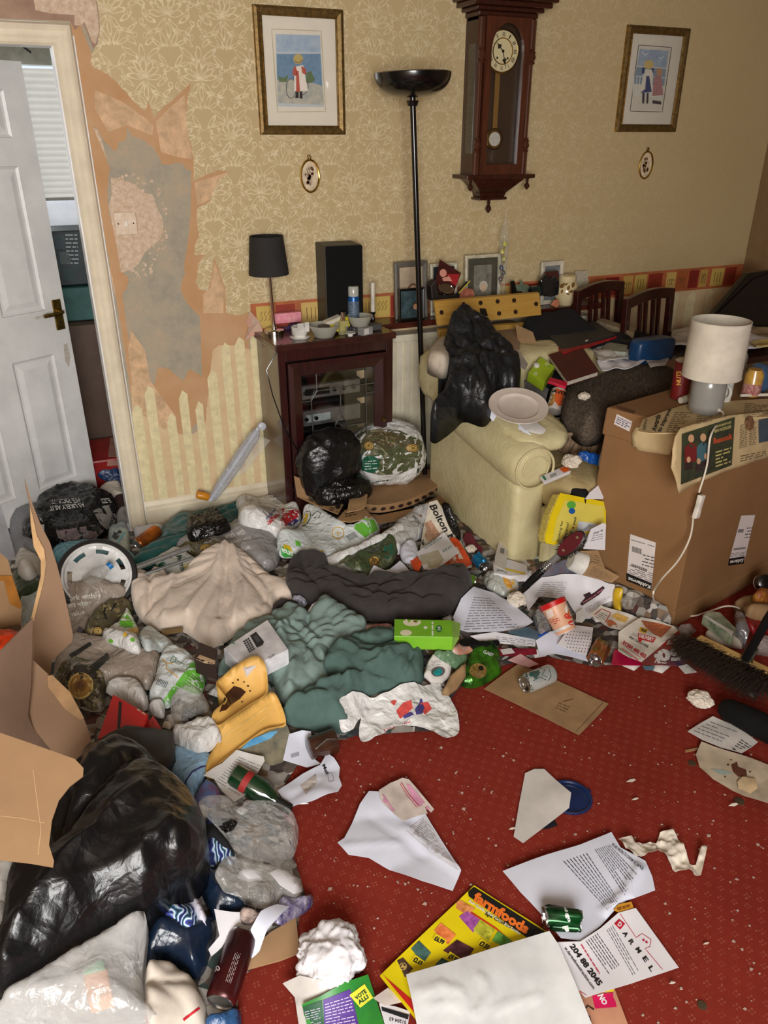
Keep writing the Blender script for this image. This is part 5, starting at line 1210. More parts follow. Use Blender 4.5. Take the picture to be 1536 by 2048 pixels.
def news():
 """pages laid on the lid and hanging down over both upright faces"""
 nL=(-dr).normalized();nF=nrm
 th_=.008
 zt=.8035
 cor=bc+Vector((0,0,0))
 def topz(px,py):return onZ(px,py,zt)
 e1=[onPlane(*p,bc+nF*.020,nF) for p in _z('1358 985 1442 948 1545 915')]
 A=[topz(1286,845),topz(1380,803),topz(1545,796),topz(1545,833),topz(1418,852),topz(1378,866),topz(1290,862)]
 t=thing('newspaper','yellowed newspaper spread over the box top and hanging down its front','newspaper',(0,0,0))
 tp=soft('top_page',None,None,_z('1286 838 1330 822 1382 806 1545 797 1545 833 1470 838 1400 855 1372 866 1300 866 1276 862'),M_NEWS,z=zt,thick=.004,dome=0,fold=lambda x,y:.002*n3(x*6,y*6),step=.02,rnd=False,parent=t,stamp=False)
 hang=_z('1378 862 1410 851 1470 835 1545 824 1545 912 1500 925 1442 946 1400 962 1356 986 1350 960 1342 935 1348 900 1362 878')
 P=[(onPlane(*p,bc+nF*.014,nF)) for p in hang];u=dr.normalized();v=Vector((0,0,1))
 P2=[((p-bc).dot(u),p.z) for p in P];V,T=cdt(densify(P2,.02),.02)
 def W3(x,z):return bc+u*x+v*z+nF*(.014+.012*max(0,(.8-z)*4)*(1 if x<.1 else .5)*abs(n3(x*6+2,z*5,2))*2+.004*n3(x*11,z*9))-nF*max(0,(z-.786))*.5
 n=len(V);Wv=[W3(x,z) for x,z in V];vs=Wv+[w-nF*.005 for w in Wv]
 ec=set((a,b) for f in T for a,b in zip(f,f[1:]+f[:1]));bd=[e for e in ec if (e[1],e[0]) not in ec]
 hg=link('front_page',vs,list(map(tuple,T))+[tuple(i+n for i in reversed(f)) for f in T]+[(b,a,a+n,b+n) for a,b in bd],M_NEWS,t,smooth=True)
 lf=_z('1274 862 1282 850 1375 868 1362 880 1350 895 1345 908 1334 906 1284 896 1283 890 1276 888')
 P=[onPlane(*p,bc+nL*.012,nL) for p in lf];u2=dl_.normalized();P2=[((p-bc).dot(u2),p.z) for p in P];V,T=cdt(densify(P2,.02),.02)
 n=len(V);Wv=[bc+u2*x+v*z+nL*(.016+.004*n3(x*12,z*9)) for x,z in V];vs=Wv+[w-nL*.006 for w in Wv]
 ec=set((a,b) for f in T for a,b in zip(f,f[1:]+f[:1]));bd=[e for e in ec if (e[1],e[0]) not in ec]
 l2=link('side_page',vs,list(map(tuple,T))+[tuple(i+n for i in reversed(f)) for f in T]+[(b,a,a+n,b+n) for a,b in bd],M_NEWS,t,smooth=True)
 K=flat((38,32,26));G=flat((130,114,84))
 on=[tp,l2,hg]
 ink('headline',[K,('t','Awards',((1302,861),(1312,829),(1322,831),(1312,864)),.03),('t','to improve',((1313,863),(1336,818),(1345,820),(1324,866)),.03),('t','NEWS',((1285,859),(1290,838),(1295,839),(1291,861)),0)],on,tp,off=.0015)
 ink('newsprint_columns',[G,('l',((1330,866),(1362,866),(1386,824),(1350,824)),10,.4,.3),('l',((1392,850),(1424,843),(1428,812),(1396,812)),8,.4,.3),('l',((1486,836),(1540,832),(1540,806),(1490,806)),8,.4,.3)],on,tp,off=.0014)
 ink('newsprint_columns',[G,('l',((1478,898),(1494,894),(1494,845),(1480,850)),14,.45,.5),('l',((1497,892),(1512,889),(1514,842),(1498,845)),14,.45,.5),('l',((1480,925),(1532,911),(1532,900),(1480,910)),3,.5,.3)],on,hg,off=.0014)
 ink('photo_panel',[mat('news_green_photo',(66,72,44),.7,rgb2=(38,42,34),vs=26),('p',_z('1363 868 1469 834 1463 930 1361 969'))],on,hg,off=.0016)
 ink('photo_panel',[flat((70,84,96)),('p',_z('1516 840 1545 834 1545 880 1517 886'))],on,hg,off=.0016)
 ink('oval_portrait',[mat('sepia_portrait',(150,110,74),.7,rgb2=(80,54,36),vs=60),('e',1498,846,10,15)],on,hg,off=.002)
 for cx,cy,c in ((1381,882,(120,34,34)),(1405,880,(70,110,120))):
  ink('printed_person',[flat(c),('p',[(cx-13,cy+14),(cx,cy+2),(cx+12,cy+10),(cx+10,cy+40),(cx-12,cy+44)])],on,hg,off=.002)
  ink('printed_face',[flat((206,160,120)),('e',cx,cy-5,6,8)],on,hg,off=.0026)
 for cx,cy in ((1376,925),(1396,928),(1411,918)):
  ink('printed_person',[flat((56,40,40)),('p',[(cx-9,cy+16),(cx-6,cy),(cx+6,cy-2),(cx+9,cy+12)])],on,hg,off=.002);ink('printed_face',[flat((214,166,128)),('e',cx,cy-6,4,6)],on,hg,off=.0026)
 ink(PT,[flat((206,190,120)),('t','JASON MANFORD',((1428,858),(1461,848),(1462,842),(1428,852)),.02),('t','BEN NICKLESS',((1428,866),(1461,856),(1461,850),(1428,860)),.02),('l',((1430,936),(1460,926),(1461,892),(1430,901)),5,.4,.4)],on,hg,off=.0024)
 ink('printed_title',[flat((190,80,46)),('t','Beanstalk',((1426,888),(1464,877),(1464,866),(1426,876)),.04)],on,hg,off=.0024)
news()
FRONT=_z('1338 1262 1330 1326 1180 1332 1085 1312 1000 1335 925 1372 880 1425 900 1462 720 1472 650 1490 600 1525 545 1610 585 1660 590 1720 610 1790 590 1880 480 1960 470 2080')
fr=[onZ(*p,0).xy for p in FRONT]
hp=[tuple(p) for p in fr]+[(.05,.35),(-1.2,.35),(-1.2,3.48),(1.95,3.48),(1.95,2.1)]
I,J=np.meshgrid(np.arange(HNX),np.arange(HNY),indexing='ij')
G=np.stack([HX0+(I.ravel()+.5)*CELL,HY0+(J.ravel()+.5)*CELL],1)
k=inside(G,np.array(hp)) & (G[:,1]<3.46)
df=distpoly(G,[tuple(p) for p in fr],closed=False)
hh=.10*(1-np.exp(-df/.20));wall=np.clip((3.47-G[:,1])/.5,.25,1);hh=hh*wall
rgt=np.clip((1.72-G[:,0])/.4,.10,1);hh*=rgt
HFv=HF.ravel().copy();HFv[k]=np.maximum(HFv[k],hh[k]);HF[:]=HFv.reshape(HF.shape)
k2=(G[:,1]>3.6) & (G[:,0]>-.3) & (G[:,0]<.6) & (G[:,1]<4.45)
HFv=HF.ravel().copy();HFv[k2]=np.maximum(HFv[k2],.03);HF[:]=HFv.reshape(HF.shape)
hupd()
def litter_mat():
 m,nt,b=newmat('litter');co=texco(nt)
 v=nt.nodes.new('ShaderNodeTexVoronoi');v.inputs['Scale'].default_value=34;v.inputs['Randomness'].default_value=1;nt.links.new(co,v.inputs[0])
 sp=nt.nodes.new('ShaderNodeSeparateXYZ');nt.links.new(v.outputs['Color'],sp.inputs[0])
 c=ramp(nt,sp.outputs[0],[(0,(66,58,54)),(.2,(150,144,136)),(.34,(92,82,74)),(.46,(184,180,174)),(.56,(52,52,54)),(.66,(120,98,76)),(.76,(140,136,130)),(.88,(84,46,40)),(.94,(60,74,72))],'CONSTANT')
 nt.links.new(c,b.inputs['Base Color']);b.inputs['Roughness'].default_value=.6;return m
V,T=cdt(densify(hp,.03),.022)
Z=hget(V[:,0],V[:,1])*.96;V2=[]
for (x,y),z in zip(V,Z):
 d=distpoly(np.array([[x,y]]),hp)[0];z=min(z,.105);w=fK(.03,16,3)(x,y)-.012
 V2.append((x,y,max(.001,z*.9+(w*min(1,z/.05) if d>.03 else 0))))
lay=link('rubbish_layer',V2,list(map(tuple,T)),litter_mat());tag(lay,'mixed layer of scraps and packaging trodden together under the heap','rubbish',kind='stuff')
def pl(name,rgb,rough=.3,**k):return mat(name,rgb,rough,var=k.pop('var',.06),vs=k.pop('vs',10),bump=k.pop('bump',.7),crk=k.pop('crk',24),**k)
P_WHITE=pl('white_carrier',(224,224,222));P_TAUPE=pl('taupe_carrier',(160,148,136));P_GREY=pl('silver_grey_carrier',(150,148,148),.28)
P_BLACK=mat('black_bin_liner',(15,15,17),.30,var=.05,bump=.6,crk=13,coat=.0);P_BLACK2=mat('black_film',(12,12,13),.18,var=.05,bump=.7,crk=30)
P_CLEAR=clearmat('clear_film',(236,238,236),.12,.07,.9,45);P_CLEAR2=clearmat('milky_film',(214,214,212),.42,.2,.6,30);P_CLEARG=clearmat('greyish_film',(206,204,198),.20,.10,.8,45)
C_CREAM=mat('cream_fleece',(214,198,182),.95,var=.05,bump=.35,crk=16,crc=True,sheen=.3);C_CHAR=mat('charcoal_jersey',(58,53,52),.95,var=.1,bump=.5,crk=14,crc=True,sheen=.1)
C_SAGE=mat('pale_sage_sheet',(128,150,144),.85,var=.05,bump=.5,crk=15,crc=True);C_GREEN=mat('dark_sage_sheet',(78,104,98),.9,var=.08,bump=.5,crk=15,crc=True);C_TEAL=mat('teal_towel',(24,88,84),.95,var=.1,bump=.4,crk=20,crc=True,sheen=.3)
PAPER=mat('white_paper',(228,226,230),.75,var=.02,vs=6);PAPERG=mat('off_white_paper',(206,202,196),.8,var=.05);PAPERB=mat('bluish_paper',(216,220,234),.75,var=.02)
KRAFT=mat('kraft_paper',(158,126,88),.8,var=.08,bump=.1,bs=80);TISSUE=mat('tissue',(226,216,200),.9,var=.06,bump=.2,bs=90)
def forest_mat(name,a=(92,100,66),b=(30,34,26),c=(150,148,120),sc=16,rough=.28):
 if name in MATS:return MATS[name]
 m,nt,bs_=newmat(name);co=texco(nt);n1=noisetex(nt,co,sc,8,.75,dist=1.2)
 cc=ramp(nt,n1,[(.32,b),(.44,a),(.52,(64,66,48)),(.6,c),(.7,a)]);nt.links.new(cc,bs_.inputs['Base Color']);bs_.inputs['Roughness'].default_value=rough
 bumpn(nt,bs_,noisetex(nt,co,30,3),.35);MATS[name]=m;return m
P_FOREST=forest_mat('woodland_print');P_LOG=forest_mat('log_pile_print',(96,84,60),(34,28,22),(160,140,96),22)
DOC=flat((120,120,126));INKK=flat((30,28,28))
def rings(cx,cy,r,on,par=None,asp=.9,off=.0018):
 for i,(q,c) in enumerate(((1,(96,72,34)),(.86,(176,144,74)),(.6,(120,92,42)),(.5,(190,158,84)),(.25,(110,84,40)))):
  ink('log_end_print',[flat(c),('e',cx,cy,r*q,r*q*asp)],on,par,off=off+.0005*i)
rr=random.Random(12)
cols=[(PAPER,'white paper'),(PAPERG,'off white paper'),(TISSUE,'cream tissue'),(KRAFT,'brown paper'),(P_WHITE,'white plastic'),(P_TAUPE,'taupe plastic'),(P_CLEARG,'clear film'),(P_GREY,'grey plastic')]
regs=[((20,1160),(250,1260),'behind the torn carton flap'),((110,1260),(430,1480),'around the red box'),((300,1440),(460,1620),'near the pale blue bag'),((280,1600),(600,1840),'around the clear wraps'),((900,1140),(1250,1310),'between the letters under the armchair'),((640,1050),(960,1160),'around the newspaper'),((240,1040),(520,1120),'along the teal towel'),((1240,1230),(1400,1330),'at the foot of the tall box'),((400,1280),(600,1500),'under the yellow trays')]
for i in range(100):
 (x0,y0),(x1,y1),rn=regs[i % 9];cx,cy=rr.uniform(x0,x1),rr.uniform(y0,y1);w=rr.uniform(14,34);a0=rr.uniform(0,6);m,cn=cols[rr.randrange(8)]
 pts=[(cx+w*rr.uniform(.5,1)*math.cos(a0+t),cy+.7*w*rr.uniform(.5,1)*math.sin(a0+t)) for t in (0,1.1,2.2,3.3,4.6)]
 soft('loose_scrap','small %s scrap wedged %s' % (cn,rn),'scrap',pts,m,group='%s scraps %s' % (cn,rn),dome=.006,edge=.015,fold=fK(.012,24,i),step=.012,rnd=False,dz=.002)
def can(name,label,pa,pb,r,m,za=None,zb=None,top='b',end=None,wob=None,h=None,n=32,group=None,cat='can',endm=None):
 """drinks can from the photo position of its two end centres; heights above the heap"""
 A=onH(*pa,r+.002) if za is None else onZ(*pa,za);B=onH(*pb,r+.002) if zb is None else onZ(*pb,zb)
 L=(B-A).length if h is None else h
 c=(A+B)/2;t=thing(name,label,cat,(0,0,0),0,group);al=endm or MATS['aluminium']
 b_=MB().lathe([(0,r*.80),(.006,r*.97),(.012,r),(L-.014,r),(L-.004,r*.86)],A,B,n,cap=False,wob=wob).build('can_body',m,t,smooth=True)
 d=(B-A).normalized()
 for q,e,nm in ((A,-d,'can_bottom'),(A+d*L,d,'can_top')):
  base=q-e*.004
  o=MB().lathe([(0,r*.86),(.004,r*.86),(.0045,r*.80),(.001,r*.76),(-.001,r*.3),(-.001,.001)],base,base+e,n,cap=False,wob=wob).build(nm,al,t,smooth=True)
  if nm=='can_top':
   x=d.orthogonal().normalized();y=d.cross(x)
   MB().tube([base+e*.0035+x*r*.30*math.cos(a)+y*r*.18*math.sin(a) for a in [2*math.pi*i/14 for i in range(14)]],.0012,5,True).build('ring_pull',al,o,smooth=True)
   MB().prism([base+e*.0006+x*(r*.5+r*.22*math.cos(a))+y*r*.3*math.sin(a) for a in [2*math.pi*i/12 for i in range(12)]],e*.0006).build('drinking_hole',flat((14,14,12)),o)
 t['_p']=1
 V=np.array([v.co[:] for v in b_.data.vertices]);hstamp(V);hupd()
 return t,b_
mat('aluminium',(190,190,190),.25,.95,var=.08,bump=.1,bs=60)
def crush(seed,amp,c):
 def w(p,h,a):
  q=p-Vector(c);n_=noise.noise(p*22+Vector((seed,0,0)))+.6*(1-2*abs(noise.noise(p*40+Vector((0,seed,0)))))
  return p-q.normalized()*amp*max(0,n_+.3)
 return w
def ball(name,label,px,size,m,cat='tissue',h=None,seed=0,k=26,sq=.6,dz=0,parent=None):
 """crumpled ball or puffed scrap"""
 c=onH(*px,size*sq*.75+dz);bm=bmesh.new();bmesh.ops.create_icosphere(bm,subdivisions=5 if k>38 else 4 if k>12 else 3,radius=1);rr=random.Random(seed)
 vs=[]
 for v in bm.verts:
  p=v.co.copy();w_=p+.22*Vector((noise.noise(p*2.4+Vector((seed,0,0))),noise.noise(p*2.4+Vector((0,seed,9))),noise.noise(p*2.4+Vector((5,0,seed)))))
  d,_=noise.voronoi(w_*2.1+Vector((seed,0,1)));e,_=noise.voronoi(w_*4.3+Vector((0,seed,1)))
  r=1.05+.30*noise.noise(p*1.4+Vector((seed,seed,0)))+.30*d[0]+.20*e[0]-.33+.05*(1-2*abs(noise.noise(w_*8)))+.012*rr.uniform(-1,1)
  vs.append(c+Vector((p.x*r,p.y*r,p.z*r*sq))*size)
 fs=[tuple(v.index for v in f.verts) for f in bm.faces];bm.free()
 zmin=min(v.z for v in vs);g=hget([c.x],[c.y])[0];dzz=max(g+.0005+dz,.0005)-zmin;vs=[v+Vector((0,0,dzz)) for v in vs]
 o=link(name,vs,fs,m,parent,k>38)
 if parent is None:tag(o,label,cat)
 hstamp(np.array([tuple(v) for v in vs]));hupd();return o
red=tag(MB().box((.02,4.05,.004),(.42,4.4,.17)).build('red_crate',mat('red_plastic',(150,22,20),.35),bevel=.01),'red plastic crate on the floor beyond the door','crate');hstamp_poly([(.02,4.05),(.42,4.05),(.42,4.4),(.02,4.4)],.17);hupd()
ink('shiny_side',[mat('pinkish_card',(176,130,116),.4),('p',_z('222 866 240 862 246 930 214 932'))],red)
soft('carrier_bag','lime green and grey carrier bag on the red crate in the next room','bag',_z('166 824 180 808 200 812 222 826 236 836 240 862 214 866 180 872 170 850'),mat('lime_bag',(110,140,40),.35,rgb2=(150,152,150),vs=14),dome=.05,edge=.05,fold=fP(.018,12,4),step=.014)
soft('snack_packet','dark blue crumpled packet on the floor just beyond the door','packet',_z('192 936 215 930 250 932 256 962 230 966 200 956'),pl('blue_packet',(24,52,96)),dome=.02,fold=fP(.01,16,5),step=.014)
soft('tissue','white flower shaped tissue on the floor beyond the door frame','tissue',_z('200 975 214 966 230 962 256 975 252 990 225 995 208 988'),TISSUE,dome=.02,fold=fK(.012,24,2),step=.012)
soft('floor_rag','dark maroon rag on the threshold beside the door frame','rag',_z('228 998 256 992 262 1020 266 1040 240 1038 230 1016'),mat('maroon_rag',(62,36,34),.95),dome=.02,fold=fC(.008,20,0,1),step=.012)
soft('mesh_sack','pale grey mesh sack behind the cardboard flap at the door','sack',_z('20 1050 55 1030 85 1024 100 1060 96 1120 60 1130 30 1110'),mat('grey_mesh',(156,158,164),.7,rgb2=(110,112,118),vs=160,bump=.8,bs=160),dome=.08,edge=.08,fold=fC(.006,14,.4,2),step=.014)
bagb=soft('clothes_packet','black and clear packet of baby clothes at the foot of the white door','packet',_z('50 1078 48 1058 72 1030 76 1008 100 994 135 990 190 992 226 1002 236 1022 232 1048 214 1070 186 1084 150 1092 100 1090'),P_BLACK2,dome=.10,edge=.10,fold=fP(.014,11,9),step=.010)
ink(PT,[flat((206,204,200)),('t','WE PICK IT',((168,1005),(104,1008),(100,1000),(160,996)),.02),('t','AS LIKELY AS IT',((172,1014),(100,1022),(98,1013),(166,1006)),.02),('l',((206,1008),(224,1006),(218,996),(200,997)),3,.5,.8)],bagb)
ink('grey_panel',[mat('grey_panel',(150,146,140),.35,vs=20),('p',_z('186 1022 206 1012 228 1008 234 1024 230 1046 214 1060 200 1048'))],bagb,off=.0012)
ink(PT,[INKK,('t','risons',((224,1052),(229,1020),(222,1020),(217,1052)),.02)],bagb,off=.002)
ink('baby_clothes',[mat('pale_mauve_cloth',(140,124,122),.8,rgb2=(96,84,86),vs=40),('p',_z('112 1062 150 1056 190 1050 208 1062 190 1078 140 1084 116 1076'))],bagb,off=.0012)
ink('white_edge',[flat((216,214,210)),('p',_z('72 1030 80 1030 88 1050 88 1078 80 1060'))],bagb,off=.0012)
soft('wrapper','crumpled translucent wrapper between the clothes packet and the door frame','wrapper',_z('234 1028 246 1018 258 1024 262 1040 250 1054 236 1052'),P_CLEARG,dome=.03,fold=fP(.012,22,3),step=.008)
hb=soft('handled_pouch','pale translucent pouch with a cut out handle left of the orange can','pouch',_z('216 1072 222 1056 248 1050 258 1062 258 1110 236 1116 220 1104'),mat('pale_aqua_film',(184,200,200),.35),dome=.04,edge=.05,fold=fP(.006,16,6),step=.009)
ink('handle_hole',[flat((46,50,48)),('p',_z('224 1074 228 1064 240 1060 244 1064 232 1080'))],hb);ink('blue_edge',[flat((96,196,220)),('r',_z('250 1064 236 1084 228 1102'),3.4)],hb)
hc=soft('blue_bag','light blue bag with red heart print behind the pram wheel','bag',_z('106 1102 135 1092 180 1086 215 1090 240 1102 272 1116 272 1130 230 1128 160 1124 112 1124'),pl('light_blue_bag',(110,172,190)),dome=.04,edge=.05,fold=fP(.010,14,8),step=.01)
ink('heart_print',[flat((140,44,60)),('e',166,1096,7,5,.4),('e',152,1103,6,5,-.3)],hb if False else hc)
clw=soft('paper_napkin','white napkin above the orange can by the door frame','napkin',_z('268 1058 276 1044 295 1034 315 1040 326 1052 318 1068 290 1082 272 1076'),PAPERB,dome=.02,fold=fK(.010,18,4),step=.009)
tw=soft('teal_towel','dark teal towel spread along the skirting towards the cabinet','towel',_z('262 1140 272 1120 300 1096 322 1070 350 1042 390 1020 440 1006 485 992 525 985 540 996 520 1010 490 1030 470 1062 420 1090 360 1108 320 1128 290 1140'),C_TEAL,dome=.055,edge=.08,fold=fC(.020,10,.6,4),step=.011)
ocan,ob=can('drinks_can','orange and black drinks can lying by the door frame',(274,1090),(310,1064),.030,mat('orange_can',(190,104,34),.3,.5,rgb2=(60,34,22),vs=14),h=.12)
can('green_can','narrow green tipped can poking from the teal towel at the skirting',(478,1014),(500,1002),.018,mat('pale_green_can',(180,196,180),.35,.3),h=.06)
def wheel():
 c=onH(194,1152,.12);nrm=Vector((.02,-.72,.70)).normalized();t=thing('pram_wheel','white spoked plastic wheel with black tyre lying on the rubbish','wheel',(0,0,0))
 x=Vector((1,0,0));x=(x-nrm*x.dot(nrm)).normalized();y=nrm.cross(x);R=.146
 MB().lathe([(-.022,R*.84),(-.022,R*.96),(-.012,R*1.0),(.006,R),(.014,R*.96),(.016,R*.86),(.012,R*.84)],c,c+nrm,56,cap=False,up=x).build('tyre',mat('black_rubber',(24,23,23),.6),t,smooth=True)
 def circle(r,n=40,a0=0):return [(r*math.cos(a0+2*math.pi*i/n),r*math.sin(a0+2*math.pi*i/n)) for i in range(n)]
 holes=[]
 for k_ in range(7):
  a0=2*math.pi*k_/7+.3;pts=[]
  for s,r in ((1,.60),(-1,.72)):
   for i in range(7):a=a0+s*(-.24+.48*i/6);pts.append((R*r*math.cos(a),R*r*math.sin(a)))
  holes.append(pts)
 V,T=cdt(circle(R*.86),.02,holes);n=len(V)
 hz=lambda r:.004+.004*math.cos(min(r/R*3.3,3.1)) if r<R*.78 else .010
 top=[c+x*a+y*b+nrm*hz(math.hypot(a,b)) for a,b in V];bot=[p-nrm*.006 for p in top]
 ec=set((a,b) for f in T for a,b in zip(f,f[1:]+f[:1]));bd=[e for e in ec if (e[1],e[0]) not in ec]
 link('wheel_disc',top+bot,list(map(tuple,T))+[tuple(i+n for i in reversed(f)) for f in T]+[(b,a,a+n,b+n) for a,b in bd],mat('white_plastic',(222,222,220),.35),t,smooth=False)
 MB().tube([c+x*R*.83*math.cos(a)+y*R*.83*math.sin(a)+nrm*.012 for a in [2*math.pi*i/48 for i in range(48)]],.006,8,True).build('rim_bead',MATS['white_plastic'],t,smooth=True)
 MB().lathe([(0,.02),(.012,.018),(.014,.012)],c+nrm*.004,c+nrm,20).build('hub',MATS['white_plastic'],t,smooth=True)
 MB().tube([c-nrm*.012+x*.11,c+x*.36+y*.05-nrm*.02],.012,10).build('axle_tube',mat('pram_tube',(150,152,150),.3,.7),t,smooth=True)
 MB().tube([c-nrm*.03+x*.11-y*.03,c+x*.36+y*.01-nrm*.04],.007,8).build('axle_tube',MATS['pram_tube'],t,smooth=True)
 hstamp_poly([(c+x*a*.9+y*b*.9).xy for a,b in circle(R*.95)],c.z+.01);hupd()
 return c
wheel()
bl_=thing('clear_bottle','clear plastic bottle with blue cap resting on the pram wheel','bottle',(0,0,0));A=onH(172,1168,.02);B=onH(203,1144,.03)
MB().lathe([(0,.026),(.05,.028),(.075,.020),(.088,.012),(.10,.012)],A,B,20).build('bottle_body',P_CLEARG,bl_,smooth=True)
dB=(B-A).normalized();MB().lathe([(0,.014),(.016,.014)],A+dB*.098,A+dB,16).build('blue_cap',mat('blue_cap',(24,120,196),.35),bl_,smooth=True)
gb=soft('grey_bag','taupe carrier bag with white lettering draped over the pram wheel','bag',_z('118 1200 132 1172 158 1166 186 1160 215 1164 244 1174 262 1196 244 1212 222 1214 212 1232 196 1252 178 1284 160 1300 132 1300 122 1250'),P_TAUPE,dome=.03,edge=.06,fold=fP(.016,9,12),step=.009)
ink(PT,[flat((226,222,214)),('t','work with',((128,1203),(190,1196),(188,1185),(126,1192)),.02),('t','ers who',((138,1216),(176,1210),(174,1199),(136,1205)),.02),('t','value',((142,1234),(170,1228),(168,1218),(140,1224)),.02)],gb)
soft('purple_folder','slate purple folded plastic beside the cardboard flap','folder',_z('142 1300 158 1252 170 1262 158 1300 150 1312'),mat('slate_purple',(92,92,120),.4),dome=.01,fold=fP(.004,12,3),rnd=False,dz=.01)
b1f=soft('woodland_bag','carrier bag printed with branches and bark left of the cream fleece','bag',_z('168 1268 180 1240 205 1214 236 1200 262 1208 264 1224 240 1250 232 1276 205 1290 176 1292'),P_LOG,dome=.04,edge=.05,fold=fP(.018,11,15),step=.009)
rings(196,1262,9,b1f);ink('dark_handles',[flat((24,28,24)),('r',_z('212 1208 208 1226 214 1240'),4),('r',[(232,1206),(222,1222)],3.4)],b1f)
gs=soft('silver_bag','silver grey carrier bag with white writing beyond the cream fleece','bag',_z('352 1098 372 1080 420 1072 452 1060 476 1048 520 1046 548 1072 562 1108 548 1138 520 1144 470 1130 420 1140 388 1120'),P_GREY,dome=.06,edge=.09,fold=fP(.012,7,20),step=.010,bumps=[(500,1080,.03,.08)])
ink('log_print',[P_LOG,('p',_z('352 1098 372 1082 420 1076 446 1090 460 1108 430 1118 396 1116'))],gs,off=.0012);rings(414,1097,15,gs,asp=.6)
ink(PT,[flat((216,214,212)),('t','work with',((446,1068),(486,1056),(492,1068),(452,1080)),.02),('t','growers who',((452,1084),(500,1070),(504,1080),(458,1094)),.02),('t','value',((470,1096),(498,1088),(502,1098),(474,1106)),.02)],gs)
mb_=soft('white_green_bag','white supermarket bag with dark green lettering in front of the silver bag','bag',_z('310 1126 322 1110 356 1096 392 1118 424 1122 418 1140 380 1162 356 1168 334 1150'),pl('pale_grey_white_bag',(196,204,202)),dome=.03,edge=.05,fold=fP(.008,10,31),step=.009)
ink(PT,[flat((26,66,50)),('t','Morrisons',((352,1112),(366,1158),(378,1154),(364,1110)),.02),('l',((320,1118),(340,1106),(344,1116),(324,1128)),4,.3,.3)],mb_);ink('green_spot',[flat((34,96,72)),('e',324,1132,9,7,-.3)],mb_)
ink('yellow_motif',[flat((206,190,60)),('r',[(376,1128),(370,1140)],1.4),('r',[(368,1128),(380,1138)],1.4),('r',[(366,1134),(382,1132)],1.4)],mb_,off=.0022)
soft('black_sack','small crinkled black plastic sack on the teal towel','bag',_z('374 1076 376 1042 400 1044 418 1034 436 1030 452 1048 462 1058 440 1070 410 1076 390 1084'),P_BLACK2,dome=.05,edge=.04,fold=fP(.014,26,7),step=.007)
um=thing('umbrella','clear plastic wrapped umbrella with a white knob leaning by the cabinet','umbrella',(0,0,0))
A=onZ(420,1002,.13);B=onY(521,850,3.36);dU=(B-A).normalized();LU=(B-A).length
MB().tube([A,B],.010,10).build('shaft',mat('umbrella_white',(206,210,220),.4),um,smooth=True)
MB().lathe([(-.002,.004),(.004,.017),(.010,.020),(.02,.018),(.026,.006)],B-Vector((0,.012,0)),B+Vector((0,-.2,.03)),24).build('knob',MATS['umbrella_white'],um,smooth=True)
MB().lathe([(0,.020),(LU*.2,.026),(LU*.45,.030),(LU*.62,.028),(LU*.82,.026),(LU*.9,.016)],A+Vector((.012,0,.01)),B+Vector((.012,0,.01)),24,wob=lambda p,h,a:p+Vector((1,0,.4))*.012*noise.noise(p*30)).build('folded_canopy',clearmat('umbrella_film',(206,212,224),.34,.1,.9,60),um,smooth=True)
MB().prism([A+dU*LU*.28+Vector((.02,-.01,0)),A+dU*LU*.86+Vector((.02,-.01,.0)),A+dU*LU*.80+Vector((.095,-.01,-.01)),A+dU*LU*.42+Vector((.065,-.01,-.02))],(0,.004,0)).build('loose_canopy',P_CLEAR,um)
MB().lathe([(0,.016),(.006,.019),(.055,.019),(.06,.016)],A+Vector((.00,.02,.012)),A+Vector((-.06,.03,.035)),18).build('handle',mat('orange_handle',(216,140,30),.35),um,smooth=True)
gtu=thing('tumbler','clear drinking glass standing beside the cabinet foot','glass',tuple(onH(546,985,0)))
MB().lathe([(0,.030),(.004,.033),(.09,.040),(.088,.037),(.012,.030),(.01,.001)],(0,0,0),None,32,cap=True).build('glass_body',clearmat('tumbler_glass',(216,214,200),.16,.04,0),gtu,smooth=True)
bk2=thing('black_basket','round black perforated basket sunk in the heap before the cabinet','basket',tuple(onH(546,1012,-.02)))
MB().lathe([(0,.08),(.06,.095),(.064,.098),(.064,.092),(.005,.078)],(0,0,0),None,40,cap=False).build('basket_wall',mat('black_plastic',(22,22,24),.4),bk2,smooth=True)
hm=MB()
for i in range(36):a=2*math.pi*i/36;hm.lathe([(0,.0028),(.001,.0028)],(.0965*math.cos(a),.0965*math.sin(a),.052),(.2*math.cos(a),.2*math.sin(a),.055),6)
hh_=hm.build('perforations',flat((150,150,146)),bk2);hh_['kind']='stuff'
dk=thing('dark_bag','shiny black bag slumped against the leaded cabinet door','bag',tuple(onY(660,925,3.09)-Vector((0,0,.13))))
pillow('bag_body',(0,0,.12),.14,.075,.16,P_BLACK,dk,.8,.8,.022,4,56,32)
pillow('bag_corner',(.04,-.05,.0),.13,.07,.07,P_BLACK2,dk,.8,.7,.02,9,40,24)
kb=thing('holed_carton','long cardboard tray with a row of round black dots under the woodland bag','box',(0,0,0))
pA,pB,pC=onH(702,1018,.06),onH(800,1018,.06),onH(905,955,.06)
def strip_pts(z0_,z1_): 
 mid=_z('587 975 700 1018 760 1026 820 1012 870 985 915 950')
 return [onZ(*p,z0_) for p in mid]
M_CARD2=mat('brown_carton',(158,122,84),.8,var=.06,bump=.1,bs=70)
fpx=catmull(_z('700 1004 760 1010 820 998 870 974 914 944'),False,5);zt_=.175
fl_top=[onZ(*p,zt_) for p in fpx];fl_bot=[p+Vector((-.004,.012,-.045)) for p in fl_top]
mb=MB();nn=len(fl_top);back=[p+Vector((.015,.02,0)) for p in fl_top];backb=[p+Vector((.015,.02,0)) for p in fl_bot]
vs=fl_top+fl_bot;vs2=[v+Vector((.002,.003,0)) for v in vs]
